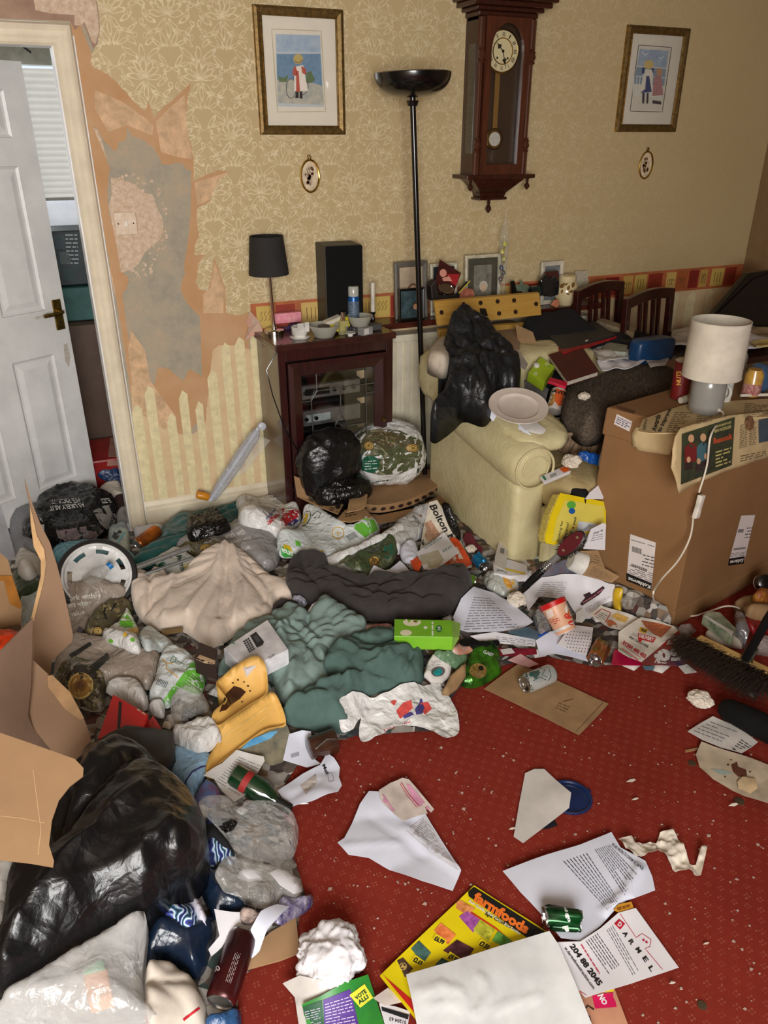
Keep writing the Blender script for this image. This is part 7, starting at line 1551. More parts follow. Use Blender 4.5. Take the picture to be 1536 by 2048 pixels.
ink(PT,[INKK,('t','Mail',((644,1531),(652,1550),(658,1547),(650,1528)),.03)],env);ink('stamp_frame',[flat((140,140,150)),('r',_z('655 1548 664 1546 668 1562 658 1564'),1,True)],env);ink('shadowed_inside',[flat((186,178,172)),('p',_z('600 1572 632 1548 634 1566 612 1590'),6)],env,off=.001)
gbt=thing('green_bottle','dark green glass bottle under the printed sheet','bottle',(0,0,0));A=onH(500,1570,.032);B=onZ(572,1614,.025)
dG=(B-A).normalized();LG=(B-A).length
MB().lathe([(-.06,.02),(-.055,.034),(LG*.35,.034),(LG*.62,.020),(LG*.78,.014),(LG,.013),(LG*1.0+.004,.015),(LG+.014,.015)],A,B,28).build('bottle_body',mat('green_glass',(16,54,28),.08,rgb2=(10,36,18),coat=.8),gbt,smooth=True)
MB().lathe([(-.02,.0348),(.0,.0348)],A,B,28,cap=False).build('red_label_band',flat((150,34,34)),gbt);MB().lathe([(LG*.72,.0152),(LG+.016,.0158)],A,B,20).build('dark_foil',flat((20,18,16)),gbt,smooth=True)
doc=sheet('printed_form','curled printed form lying over the yellow tray end and green bottle','paper',_z('408 1560 446 1538 474 1505 528 1520 530 1530 504 1574 490 1600 470 1616 446 1592 430 1568'),PAPERG,dz=.012,fold=fQ(.012,7,8))
ink(PT,[DOC,('l',((430,1564),(484,1598),(522,1530),(478,1512)),12,.16,.35)],doc)
lb_=soft('light_blue_bag','pale blue plastic bag with a navy loop beside the black sack','bag',_z('326 1544 345 1500 372 1502 400 1508 424 1514 416 1542 402 1570 388 1602 372 1592 350 1568'),pl('pale_blue_bag',(146,184,214),.35),dome=.03,edge=.04,fold=fP(.010,9,96),step=.008)
ink('navy_loop',[flat((50,52,110)),('r',_z('366 1586 372 1562 384 1544 402 1534 412 1532'),3)],lb_)
soft('tissue_bag','crumpled white plastic bag on top of the pale blue bag','bag',_z('344 1478 352 1458 366 1460 384 1452 406 1448 430 1450 444 1478 424 1500 400 1508 372 1500 354 1492'),pl('white_thin_bag',(216,214,210)),dome=.05,edge=.04,fold=fP(.014,14,97),step=.007)
soft('patterned_scrap','maroon, blue and white crumpled scrap under the printed form','wrapper',_z('386 1606 400 1576 412 1562 432 1572 444 1594 430 1612 404 1614'),mat('patterned_film',(120,40,56),.4,rgb2=(60,120,170),vs=30),dome=.02,edge=.03,fold=fK(.014,18,98),step=.008)
cf=soft('grey_card','sheet of dark grey card between red box and black sack','card',_z('188 1480 252 1450 300 1456 346 1462 348 1500 326 1546 300 1560 250 1560 196 1520'),mat('dark_grey_card',(64,62,60),.6,var=.05),dome=.01,dz=.05,fold=fQ(.006,5,9),step=.012,rnd=False,edge=.02)
M_C1=mat('carton_brown',(146,116,90),.85,var=.07,vs=5,bump=.12,bs=70,rgb2=(144,114,88));M_C2=mat('carton_shaded',(134,106,86),.85,var=.07,vs=5,bump=.12,bs=70);M_C3=mat('carton_flap_tan',(160,126,90),.85,var=.05,vs=5,bump=.12,bs=70)  # M_C2 is a darker copy: shade on inner sides put into the colour
oc=thing('open_carton','large open brown cardboard carton with torn flaps at the left edge','box',(0,0,0))
PA=(Vector((0,2.22,.1)),(.30,-.9,.22))
panel('tall_flap',_z('50 958 62 1000 80 1046 100 1085 114 1130 127 1180 138 1230 146 1270 144 1284 120 1306 104 1324 100 1350 60 1400 62 1350 66 1290 66 1240 76 1196 84 1156 84 1120 72 1092 66 1050 60 1010 52 975'),*PA,M_C1,oc)
panel('torn_edge',_z('60 1010 66 1034 74 1072 88 1098 92 1128 88 1160 78 1200 68 1242 62 1240 72 1196 82 1152 82 1122 68 1094 62 1050'),PA[0]+Vector((0,-.006,0)),PA[1],mat('torn_edge_card',(206,166,118),.9,bump=.5,bs=120),oc)
PB=(Vector((-.02,1.95,.22)),(.35,-.70,.62))
panel('side_flap',_z('62 1238 68 1290 66 1320 98 1350 96 1356 166 1432 180 1470 197 1540 176 1545 112 1512 64 1452 56 1430 60 1370'),*PB,M_C1,oc)
panel('cut_flap',_z('95 1352 104 1350 140 1384 168 1436 160 1440 130 1418 96 1374'),PB[0]+Vector((.0,-.008,.006)),PB[1],mat('carton_light2',(186,148,106),.85),oc)
panel('inner_wall',_z('0 1302 34 1268 66 1236 62 1370 56 1430 64 1452 112 1514 60 1492 -10 1466 -10 1306'),Vector((-.12,2.0,.28)),(.72,-.62,.3),M_C2,oc)
fd=panel('front_flap',_z('-10 1462 60 1486 150 1518 167 1536 166 1552 140 1572 118 1600 104 1640 98 1690 108 1722 106 1734 60 1726 -10 1718'),Vector((-.14,1.35,.47)),(.10,-.38,.92),M_C3,oc)
ink('crease_line',[flat((206,170,126)),('r',_z('0 1632 40 1636 90 1646'),1.2),('r',_z('66 1540 82 1660 76 1710'),1.2)],fd,off=.0006)
o2=thing('taped_carton','taped brown cardboard carton cut off by the left picture edge','box',(0,0,0))
panel('carton_face',_z('-12 1094 16 1120 30 1170 44 1216 42 1248 -12 1262'),Vector((-.3,2.45,.3)),(.5,-.85,.2),M_C3,o2,.01)
panel('tape_strip',_z('-12 1150 24 1152 44 1212 40 1218 20 1208 8 1162 -12 1160'),Vector((-.3,2.444,.3)),(.5,-.85,.2),mat('parcel_tape',(176,116,52),.2),o2,.001)
panel('carton_side',_z('-12 1262 42 1250 44 1262 30 1272 -12 1304'),Vector((-.3,2.43,.26)),(.4,-.9,-.1),M_C2,o2,.01)
ball('orange_bowl','bright orange rounded plastic just showing inside the carton at the left edge',(2,1288),.06,mat('orange_plastic',(216,60,14),.35),'bowl',seed=20,k=10,sq=.5,dz=.16)
soft('green_black_bag','dark green and black printed bag behind the tall cardboard flap','bag',_z('22 1160 44 1148 80 1156 92 1180 70 1196 38 1206 28 1190'),forest_mat('dark_green_print',(50,70,44),(16,22,18),(90,110,80),24),dome=.04,edge=.04,fold=fP(.012,16,99),step=.010,dz=.08)
soft('grey_wrap','pale crumpled wrap with a green mark behind the tall cardboard flap','bag',_z('40 1204 56 1196 80 1186 90 1176 84 1220 64 1254 46 1280 44 1240'),pl('grey_green_bag',(160,170,168)),dome=.03,edge=.04,fold=fP(.012,14,100),step=.010,dz=.08)
soft('beige_scraps','crumpled grey beige paper near the door behind the tall flap','paper',_z('30 1130 48 1104 70 1112 86 1130 78 1150 44 1150'),PAPERG,dome=.03,edge=.03,fold=fK(.02,16,101),step=.010,dz=.03)
gp=thing('grey_post','grey painted board standing at the left edge before the white door','board',(0,0,0))
panel('board_face',_z('-10 1000 4 1016 18 1064 30 1110 24 1120 -10 1116'),Vector((-.3,2.9,.3)),(.2,-1,.1),mat('grey_paint',(140,140,142),.6),gp,.02)
soft('white_laminate','white laminate edge at the left of the black sack','board',_z('-10 1728 30 1722 44 1740 24 1766 8 1890 -10 1910'),mat('grey_white_board',(190,186,178),.6),dome=.03,edge=.05,dz=.06,fold=fP(.012,10,103),step=.012)
nv=soft('navy_bag','navy blue plastic bag spilling clothes below the black sack','bag',_z('291 1880 304 1850 322 1838 360 1846 398 1862 430 1838 430 1880 424 1896 412 1936 396 1957 374 1949 346 1930 294 1934'),mat('navy_film',(22,36,56),.25,var=.1,bump=.5,crk=14),dome=.08,edge=.08,fold=fP(.010,8,105),step=.008)
soft('navy_bag','second fold of navy bag behind the clear wrap, right of the swirl print cloth','bag',_z('392 1746 430 1750 456 1780 480 1800 508 1812 500 1828 460 1836 430 1838 412 1810 400 1780'),mat('navy_film',(22,36,56)),dome=.05,edge=.06,fold=fP(.010,9,106),step=.008)
M_SWIRL=None
def swirl():
 m,nt,b=newmat('swirl_print');co=texco(nt);w=nt.nodes.new('ShaderNodeTexWave');w.inputs['Scale'].default_value=9;w.inputs['Distortion'].default_value=14;w.inputs['Detail'].default_value=2;w.inputs['Detail Scale'].default_value=1.6
 nt.links.new(co,w.inputs[0]);nt.links.new(ramp(nt,w.outputs[0],[(0,(18,26,70)),(.22,(60,80,170)),(.42,(196,220,226)),(.6,(240,244,246)),(.8,(100,160,200)),(1,(14,18,40))]),b.inputs['Base Color']);b.inputs['Roughness'].default_value=.8;MATS['swirl_print']=m;return m
M_SWIRL=swirl()
soft('swirl_garment','blue, black and white swirl print garment at the mouth of the navy bag','garment',_z('308 1796 330 1790 352 1806 372 1812 396 1826 400 1850 390 1868 366 1864 350 1850 326 1846 312 1824'),M_SWIRL,dome=.03,edge=.04,fold=fC(.016,16,.4,107),step=.007)
soft('swirl_garment','second swirl print garment between black sack and clear wrap','garment',_z('412 1640 428 1636 440 1670 452 1690 474 1716 462 1730 438 1722 424 1734 408 1724 410 1690'),M_SWIRL,dome=.04,edge=.04,fold=fC(.016,16,1.0,108),step=.007)
soft('black_garment','black band of cloth across the upper swirl print garment','garment',_z('410 1656 426 1650 452 1680 468 1704 450 1702 426 1684 410 1690'),mat('black_cloth',(14,15,20),.9),dome=.02,edge=.02,dz=.01,fold=fC(.006,16,1.0,109),step=.007)
soft('white_shirt','pale lilac shirt piece hanging out of the black sack','garment',_z('322 1766 336 1748 360 1742 384 1744 394 1780 406 1816 418 1846 412 1868 396 1840 380 1808 366 1812 352 1790 340 1776'),mat('pale_lilac_cloth',(206,206,222),.9,var=.05,rgb2=(184,180,190),vs=30),dome=.03,edge=.03,fold=fC(.012,14,1.2,110),step=.007)
bs=soft('black_sack','big black bin bag slumped over the clothes in the left foreground','bag',_z('166 1540 186 1522 208 1511 240 1500 268 1498 297 1517 327 1553 371 1588 396 1614 409 1640 413 1670 410 1706 386 1740 340 1752 326 1768 300 1800 282 1820 232 1856 148 1903 100 1934 59 1960 18 1986 -12 1970 -4 1900 6 1880 12 1820 21 1767 45 1743 104 1731 98 1692 104 1650 113 1620 130 1585 158 1556'),P_BLACK,
 dome=.15,edge=.17,dz=.10,fold=fP(.014,5,111),step=.009,creases=[((280,1580),(220,1650),(130,1740),-.03,.018),((170,1580),(150,1660),(120,1740),-.02,.014),((380,1700),(280,1780),(150,1850),.015,.02),((400,1690),(370,1700),(330,1760),-.014,.01),((300,1660),(200,1760),(60,1900),.018,.02),((240,1520),(200,1600),(160,1640),.015,.015)])
cb2=soft('clear_sack','large milky clear sack full of rubbish in the bottom left corner','bag',_z('18 1990 60 1962 110 1930 150 1905 232 1858 284 1822 292 1850 288 1900 286 1960 296 2010 306 2070 -20 2070 6 2020'),P_CLEAR2,dome=.10,edge=.10,dz=.04,fold=fP(.012,6,113),step=.010)
slab('orange_carton','orange and green carton showing through the milky clear sack','carton',_z('166 1948 214 1936 224 1990 176 2004'),mat('orange_tint',(226,150,84),.6),.03,z=.13,th=.04,stamp=False);slab('green_label','pale green label strip seen through the milky clear sack','label',_z('164 1930 206 1918 210 1936 168 1948'),mat('pale_green_card',(130,190,150),.6),.02,z=.135,th=.03,stamp=False)
soft('red_white_shirt','white crumpled shirt with red trim in the bottom left','garment',_z('293 1938 312 1926 345 1930 366 1950 388 1962 402 1990 412 2020 400 2060 340 2075 296 2075 290 2000'),mat('off_white_cloth',(214,204,190),.9,var=.06),dome=.05,edge=.06,fold=fC(.020,14,.5,115),step=.008)
rw=[o for o in COL.objects if o.name=='red_white_shirt'][0];ink('red_trim',[flat((190,30,44)),('r',_z('366 2040 384 2026 398 2016'),5),('r',[(292,2030),(300,2060)],4)],rw)
dcn,dcb=can('large_can','large black and dark red drinks can lying in the left foreground',(440,2006),(478,1896),.034,mat('dark_red_can',(44,22,24),.28,.4,rgb2=(84,24,24),vs=9),za=.045,zb=.06,h=.15)
ink(PT,[flat((206,196,196)),('t','200',((420,1952),(442,1940),(438,1930),(416,1942)),.03),('l',((462,1968),(482,1908),(470,1904),(450,1962)),4,.2,.2)],dcb)
soft('blue_scrap','blue plastic scrap under the large can at the bottom','wrapper',_z('412 2036 440 2026 476 2018 482 2040 478 2070 420 2070'),pl('mid_blue_film',(44,84,130)),dome=.02,edge=.03,fold=fP(.010,16,116),step=.008)
cpc=sheet('cardboard_piece','torn flat piece of brown cardboard on the carpet edge','card',_z('486 1942 496 1906 540 1866 592 1836 598 1892 605 1905 560 1922'),M_C3,dz=.004,thick=.004,fold=fQ(.002,4,2))
sheet('torn_sheet','white torn paper over the neck of the dark red can','paper',_z('430 1830 500 1832 530 1838 526 1860 500 1890 470 1862 444 1900 424 1922 418 1908 440 1880'),PAPER,dz=.016,fold=fQ(.014,8,12))
sheet('torn_sheet','white torn paper resting on the cardboard piece','paper',_z('500 1876 524 1842 556 1826 580 1830 560 1856 536 1880 520 1912 504 1926 494 1900'),PAPERB,dz=.012,fold=fQ(.014,8,13))
soft('purple_foil','purple and silver striped sweet wrapper pointing onto the carpet','wrapper',_z('548 1840 554 1812 566 1796 592 1800 622 1790 626 1808 606 1828 580 1840 562 1850'),mat('purple_foil',(84,70,150),.25,.5,rgb2=(200,196,210),vs=45,bump=.5,crk=40),dome=.02,edge=.02,fold=fP(.012,24,118),step=.006)
soft('clear_wrap','crinkled clear plastic wrap nearest the green bottle','wrapper',_z('396 1614 420 1606 460 1610 478 1628 490 1616 524 1614 562 1620 590 1638 597 1664 592 1700 576 1724 548 1730 536 1724 500 1716 470 1700 452 1676 430 1650'),P_CLEAR,dome=.06,edge=.06,fold=fP(.012,10,119),step=.007)
ball('black_crinkle','small black crinkled ball seen inside the clear wrap',(456,1652),.020,P_BLACK2,'wrapper',seed=9,k=14,dz=-.02)
soft('clear_wrap','second sheet of clear plastic wrap with brown dirt, above the purple wrapper','wrapper',_z('430 1746 450 1722 486 1726 520 1738 560 1746 598 1768 606 1782 590 1798 560 1796 540 1816 500 1812 456 1790 438 1768'),P_CLEARG,dome=.05,edge=.05,fold=fP(.012,12,120),step=.007)
sheet('white_backing_card','white card corner behind the clear wrap above the purple wrapper','card',_z('540 1748 556 1740 592 1758 604 1784 588 1790 560 1772'),PAPER,dz=.012)
soft('brown_crumb_lump','dirty beige tissue lump under the second clear wrap','tissue',_z('480 1826 486 1816 506 1818 516 1828 500 1838 484 1836'),mat('dirty_tissue',(190,170,160),.9,rgb2=(60,44,40),vs=60),dome=.012,edge=.015,dz=.02,step=.005,fold=fK(.006,40,3))
M_JK=mat('black_jacket',(26,29,32),.38,var=.1,bump=.8,crk=14)
soft('white_cushion','off white pillow corner behind the black jacket','cushion',_z('856 718 862 700 876 688 896 684 900 720 884 728'),mat('pillow_cotton',(206,194,176),.9),z=.87,lift=.06,dome=.04,edge=.04,step=.009)
soft('black_jacket','shiny black jacket thrown over the back and arm of the cream armchair','jacket',_z('877 740 886 700 898 672 912 656 938 650 973 666 1006 694 1028 714 1041 734 1040 756 1030 774 1000 776 984 800 966 810 930 800 912 812 894 826 872 839 861 830 874 808 886 790 894 764 886 748'),M_JK,dome=.05,edge=.05,tilt=((1.72,2.75,.83),(-.12,-.42,.9)),lift=.10,fold=lambda x,y:fP(.020,10,5)(x,y)+fC(.022,13,.5,130,1.8)(x,y),step=.008,bumps=[(930,680,.06,.10),(960,770,.04,.08)],creases=[((930,670),(960,720),(1020,740),-.03,.014),((900,700),(940,740),(980,790),-.03,.014),((890,760),(930,760),(1030,750),.02,.015)])
thr=soft('black_throw','black cloth spread under the books between armchair and dining table','cloth',_z('1050 640 1100 626 1148 624 1200 668 1270 664 1330 690 1348 730 1346 800 1260 790 1190 790 1140 780 1095 762 1066 720 1052 690'),mat('black_cloth',(14,15,20),.9),tilt=((2.3,2.78,.66),(0,-.45,.89)),lift=.30,dome=.02,edge=.05,fold=fC(.012,9,0,133),step=.012)
soft('beige_cushion','beige cushion behind the black jacket, left of the tan envelope','cushion',_z('958 668 1000 656 1040 660 1046 690 1034 716 1000 716 970 700'),mat('beige_cloth',(168,142,112),.9,var=.05),z=.80,lift=.1,dome=.05,edge=.05,step=.010)
sheet('barcode_sheet','white paper with a barcode between jacket and purple bottle','paper',_z('988 690 1010 684 1036 700 1056 730 1050 742 1030 730'),PAPERG,z=.83,stamp=False)
def rigid(name,label,cat,px,z,th,m,tilt=None,parent=None,group=None,stamp=True):
 """rigid flat thing: top face from photo corners on a (tilted) plane"""
 n=Vector(tilt).normalized() if tilt else Vector((0,0,1));c=np.mean(np.array(px,float),0);p0=onZ(c[0],c[1],z)
 P=[onPlane(*p,p0,n) for p in px];mb=MB().prism(P,n*-th);o=mb.build(name,m,parent,bevel=min(.002,th*.3))
 if parent is None:tag(o,label,cat,group)
 if stamp:hstamp_poly([p.xy for p in P],z);hupd()
 return o
M_PG=mat('page_block',(216,208,190),.8,vs=120,var=.1)
rigid('kraft_envelope','tan envelope standing on edge left of the black folder','envelope',_z('1031 648 1066 664 1082 714 1068 722 1038 700'),.82,.003,KRAFT,(-.2,-.8,.5))
rigid('loose_page','curved white page with faint print under the black folder','paper',_z('1075 649 1100 672 1122 700 1106 728 1090 700'),.785,.002,PAPERG,(-.1,-.5,.85))
rigid('white_sheet','white sheet corner behind the black folder','paper',_z('1104 648 1140 652 1112 664'),.81,.002,PAPER)
rigid('box_file','dark box file behind the black folder','file',_z('1200 652 1274 664 1262 684 1210 672'),.80,.05,mat('dark_olive_file',(50,48,44),.6))
rigid('archive_box','beige lever arch file edge in front of the dining chairs','file',_z('1193 641 1204 636 1272 656 1268 666'),.83,.03,mat('beige_board',(176,160,130),.7,vs=60))
rigid('red_folder','red cardboard folder directly beneath the black folder','folder',_z('1096 676 1188 650 1234 672 1166 694 1126 706'),.818,.012,mat('red_folder_card',(170,28,34),.5))
bf2=rigid('black_folder','black ring folder lying on the red folder','folder',_z('1095 668 1188 641 1231 669 1124 700'),.835,.012,mat('black_folder_card',(40,42,44),.5),(.0,-.12,1))
ink('white_tab',[flat((222,218,210)),('p',_z('1170 681 1176 679 1177 682 1171 684'),5)],bf2,off=.001)
for i,(px,z,c,lab) in enumerate(((_z('1180 700 1222 688 1260 706 1256 722 1210 728 1196 726'),.765,PAPERG,'pale letter sheets spread right of the maroon book'),(_z('1170 694 1200 684 1216 700 1232 716 1206 720'),.775,PAPERG,'bent papers between black folder and letter sheets'),(_z('1190 730 1230 716 1300 724 1264 738 1204 744'),.75,PAPER,'white papers at the front edge of the black cloth'),(_z('1290 728 1320 716 1338 724 1330 734 1300 738'),.75,PAPERG,'crumpled envelope in front of the blue tin'))):
 o=sheet('letter_sheets' if i!=3 else 'crumpled_envelope',lab,'paper',px,c,z=z,thick=.004,fold=fQ(.010,12,20+i),stamp=False,step=.010)
 ink(PT,[DOC,('l',(px[0],px[2],px[1],px[1]),5,.15,.3)],o)
rigid('tissue_carton','pale grey green carton lying among the papers before the chairs','box',_z('1206 691 1216 684 1256 690 1252 704 1206 701'),.795,.03,mat('pale_green_carton',(166,172,156),.5))
tin=thing('blue_case','rounded blue plastic case beside the letter sheets','case',tuple(onZ(1300,722,.745)))
pillow('case_body',(0,0,.055),.115,.05,.058,mat('blue_plastic',(22,70,118),.35),tin,.35,.5,0,1,36,16)
rigid('maroon_book','maroon hardback book with white page edges on the black cloth','book',_z('1097 709 1163 691 1198 742 1135 762'),.80,.004,mat('maroon_cloth_cover',(86,18,18),.6),(.0,-.1,1))
mbk=[o for o in COL.objects if o.name=='maroon_book'][0]
n_=Vector((0,-.1,1)).normalized();p0=onZ(1148,726,.795);Pp=[onPlane(*p,p0,n_) for p in _z('1100 710 1162 693 1196 742 1136 761')]
MB().prism(Pp,n_*-.022).build('page_block',M_PG,mbk);MB().prism([p-n_*.0225 for p in Pp],n_*-.003).build('back_cover',MATS['maroon_cloth_cover'],mbk)
rigid('grey_red_box','grey box with a red rim under the lime green carton','box',_z('1040 745 1050 738 1098 778 1094 790 1044 758'),.70,.05,mat('grey_card_box',(120,116,112),.6),(-.1,-.3,.9))
vb=thing('squeeze_bottle','purple and white striped bottle with dark cap pointing up left of the lime carton','bottle',(0,0,0));A=onZ(1066,738,.74);B=onZ(1033,686,.83)
MB().lathe([(0,.022),(.01,.026),(.05,.024),(.08,.014),(.085,.010)],A,B,20).build('bottle_body',mat('purple_striped',(110,64,104),.3,rgb2=(196,180,190),vs=90,stretch=(.2,.2,3)),vb,smooth=True);dB=(B-A).normalized()
MB().lathe([(.083,.010),(.09,.014),(.115,.012),(.118,.006)],A,B,16).build('dark_cap',mat('navy_cap',(34,28,66),.3),vb,smooth=True)
lc2=rigid('lime_carton','lime green drinks carton with white screw cap lying on the armchair','carton',_z('1057 744 1081 713 1110 733 1089 765'),.77,.05,mat('lime_card',(164,190,40),.45,var=.03),(-.12,-.35,.9))
n_=Vector((-.12,-.35,.9)).normalized();cpt=onPlane(1073,732,onZ(1084,739,.77),n_);MB().lathe([(0,.013),(.010,.0125),(.012,.010)],cpt,cpt+n_,20).build('screw_cap',MATS['white_china'],lc2,smooth=True)
ink('printed_rings',[flat((226,232,200)),('r',[(1094+3*math.cos(a),728+2.4*math.sin(a)) for a in [i*.8 for i in range(8)]],1.4,True),('r',[(1071+3*math.cos(a),748+2.4*math.sin(a)) for a in [i*.8 for i in range(8)]],1.4,True)],lc2);ink('pale_patch',[flat((140,176,60)),('p',_z('1097 730 1102 733 1099 737 1094 733'),5)],lc2)
cnv=thing('soup_can','white and orange food can lettered SAVER leaning by the grey fur cushion','can',(0,0,0));A=onZ(1108,822,.62);B=onZ(1120,776,.70)
cvb=MB().lathe([(-.004,.032),(0,.0345),(.10,.0345),(.104,.032)],A,B,32).build('can_body',mat('cream_label',(228,216,204),.4),cnv,smooth=True)
ink('orange_print',[flat((220,96,40)),('p',_z('1112 776 1136 784 1130 812 1116 812 1108 800'),6),('p',_z('1104 770 1110 770 1108 776 1103 775'),5)],cvb);ink(PT,[INKK,('t','SAVER',((1101,784),(1134,792),(1135,785),(1102,777)),.04)],cvb,off=.0022);ink('bowl_photo',[mat('noodle_photo',(206,160,84),.5,vs=120,rgb2=(150,90,40)),('e',1102,800,8,13,.3)],cvb,off=.002)
rigid('red_packet','small bright red packet on top of the soup can','packet',_z('1096 762 1100 754 1136 764 1132 774'),.77,.012,mat('crimson_packet',(206,24,60),.4),(0,-.3,.95),stamp=False)
M_FUR=mat('grey_fur',(112,98,82),.98,var=.3,vs=90,bump=1,bs=160,rgb2=(56,48,40))
fur=soft('fur_cushion','grey shaggy fur cushion stretched behind the tall cardboard box','cushion',_z('1122 826 1128 804 1140 794 1176 790 1200 776 1222 764 1266 757 1310 764 1350 776 1345 800 1260 830 1215 850 1196 862 1168 864 1146 850 1128 840'),M_FUR,z=.64,lift=.06,dome=.10,edge=.08,fold=lambda x,y:.010*n3(x*16,y*16)+.006*n3(x*50,y*50),step=.009)
def hairs(o,n,L,m,name='fur_strands',down=.25):
 r=random.Random(4);me=o.data;M_=wmat(o);P=[p for p in me.polygons if p.normal.z>.1];vs=[];fs=[]
 for _ in range(n):
  p=r.choice(P);c=M_ @ p.center;nn=p.normal;d=(nn+Vector((r.uniform(-.8,.8),r.uniform(-.8,.8),r.uniform(-.3,.3)))).normalized();s=d.cross(Vector((0,0,1))).normalized()*.0008
  c+=Vector((r.uniform(-.004,.004),r.uniform(-.004,.004),-.001));k=len(vs);e=c+d*L*r.uniform(.6,1.2);vs+=[c-s,c+s,e];fs.append((k,k+1,k+2))
 h=link(name,vs,fs,m,o);h['kind']='stuff';return h
hairs(fur,14000,.018,M_FUR)
ball('white_tissue','white crumpled tissue on the end of the grey fur cushion',(1168,796),.024,TISSUE,seed=14,k=18,dz=.0)
soft('blue_glove','dark blue plastic scrap between soup can and fur cushion','wrapper',_z('1132 790 1142 772 1160 770 1166 784 1152 796 1138 800'),mat('deep_blue_film',(16,50,92),.3),z=.66,dome=.02,edge=.02,lift=.05,step=.008,fold=fP(.006,24,3),stamp=False)
tyy=thing('pulp_tray','brown moulded pulp tray propped on the armchair seat','tray',(0,0,0));M_PULP=mat('brown_pulp',(150,124,98),.95,var=.1,vs=30,bump=.5,bs=180)
tr_=[onZ(*p,.60) for p in _z('1092 838 1133 868 1200 870 1215 852 1160 838')]
lo_=[onZ(*p,.50) for p in _z('1100 862 1118 902 1192 908 1204 890 1150 872')]
MB().add(tr_+lo_+[v+Vector((0,0,-.004)) for v in tr_],[(0,1,6,5),(1,2,7,6),(2,3,8,7),(3,4,9,8),(4,0,5,9),(5,6,7,8,9)]).build('tray_wall',M_PULP,tyy)
MB().tube(tr_+[tr_[0]],.007,8).build('tray_rim',M_PULP,tyy)
for k_ in range(4):
 f=(k_+.5)/4;a_=tr_[1].lerp(tr_[2],f);b_=lo_[1].lerp(lo_[2],f);MB().tube([a_+Vector((0,-.002,-.02)),b_+Vector((0,-.006,.0))],[.007,.017],8).build('moulded_rib',M_PULP,tyy,smooth=True)
hh2=thing('plate','white disposable plate with crimped rim on the armchair arm','plate',(0,0,0));pc=onZ(1036,816,.735);pn_=Vector((-.10,-.30,.95)).normalized()
pr_=[(.0,.001),(0,.070),(.004,.078),(.010,.084),(.012,.108),(.015,.118),(.012,.119),(.006,.10),(.000,.082),(-.004,.070),(-.004,.001)]
MB().lathe(pr_,pc,pc+pn_,96,cap=False,sq=1.0,wob=lambda p,h,a:p+pn_*(.0016*math.sin(a*48) if h>.009 else 0)).build('plate_body',mat('paper_plate',(212,200,188),.7,var=.04),hh2,smooth=True)
for i,(px,m,lab) in enumerate(((_z('962 812 984 806 1040 850 1066 874 1060 878 1026 856 984 842'),PAPERB,'bluish paper poking out beneath the white plate'),(_z('1030 842 1072 846 1092 862 1084 872 1050 862'),PAPERG,'grey paper beneath the right of the white plate'))):
 sheet('underlying_paper',lab,'paper',px,m,dz=.008,thick=.002,fold=fQ(.003,10,30+i))
mx=rigid('medicine_box','slim white medicine box with an orange corner on the armchair seat','box',_z('1081 952 1132 930 1142 942 1090 964'),.50,.014,PAPER,(0,-.15,1));ink('orange_corner',[flat((226,104,30)),('p',_z('1118 938 1132 932 1140 941 1128 946'),5)],mx,off=.001);ink('barcode',[flat((50,50,56))]+[('r',[(1100+i*1.8,950-i*.8),(1102+i*1.8,956-i*.8)],.9) for i in range(7)],mx,off=.001);ink('green_end',[flat((30,120,80)),('p',_z('1083 953 1088 951 1093 959 1089 961'),5)],mx,off=.001)
ball('tissue','white crumpled tissue on the armchair seat below the pulp tray',(1142,926),.036,TISSUE,seed=17,k=20,sq=.7)
soft('blue_plastic_bag','blue plastic scrap on the seat below the pulp tray','wrapper',_z('1156 912 1166 904 1200 912 1216 918 1210 930 1180 926'),mat('royal_blue_film',(20,84,170),.25,bump=.5,crk=30),dome=.02,edge=.02,fold=fP(.010,24,7),step=.007)
dz_n=(.08,-.92,.38)
dr_=thing('phone_directory','thick yellow phone directory propped against the armchair front','book',(0,0,0));dp=onY(1150,1030,2.13)
cv=panel('front_cover',_z('1121 986 1212 1004 1212 1056 1160 1072 1108 1090 1092 1086 1090 1074 1102 1030'),dp,dz_n,mat('directory_yellow',(232,206,24),.35,var=.03),dr_,.003)
panel('page_block',_z('1117 989 1208 1006 1208 1054 1106 1088 1090 1084 1088 1072 1098 1030'),dp-Vector(dz_n).normalized()*.004,dz_n,mat('directory_pages',(206,186,90),.8,vs=200,var=.2),dr_,.035)
ink('cover_panel',[flat((222,206,90)),('p',_z('1130 1000 1208 1012 1208 1050 1104 1084 1112 1040'),9)],cv,off=.001)
ink(PT,[flat((40,40,44)),('t','looking for',((1112,1082),(1121,1040),(1128,1042),(1119,1084)),.01),('t','insurance?',((1124,1080),(1132,1044),(1138,1045),(1131,1081)),.01),('t',"let's a yell",((1136,1078),(1148,1034),(1154,1036),(1142,1080)),.02)],cv,off=.002)
ink('green_roundel',[flat((90,170,60)),('e',1142,1010,9,8)],cv,off=.002);ink('blue_roundel',[flat((20,90,160)),('e',1143,1022,6.5,6)],cv,off=.0026);ink('white_sticker',[flat((206,214,222)),('p',_z('1156 1042 1196 1048 1190 1060 1152 1066'),7)],cv,off=.002);ink('sticker_text',[flat((60,60,90)),('t','01204 618',((1160,1062),(1178,1048),(1182,1051),(1166,1064)),.01)],cv,off=.003)
soft('black_cloth_scrap','folded black cloth on the front edge of the armchair seat','cloth',_z('1131 984 1135 968 1142 957 1160 958 1181 966 1178 986 1172 1002 1150 994'),mat('black_cloth',(14,15,20)),z=.44,lift=.06,dome=.02,edge=.02,step=.008,rnd=False,fold=fC(.004,20,0,2),stamp=False)
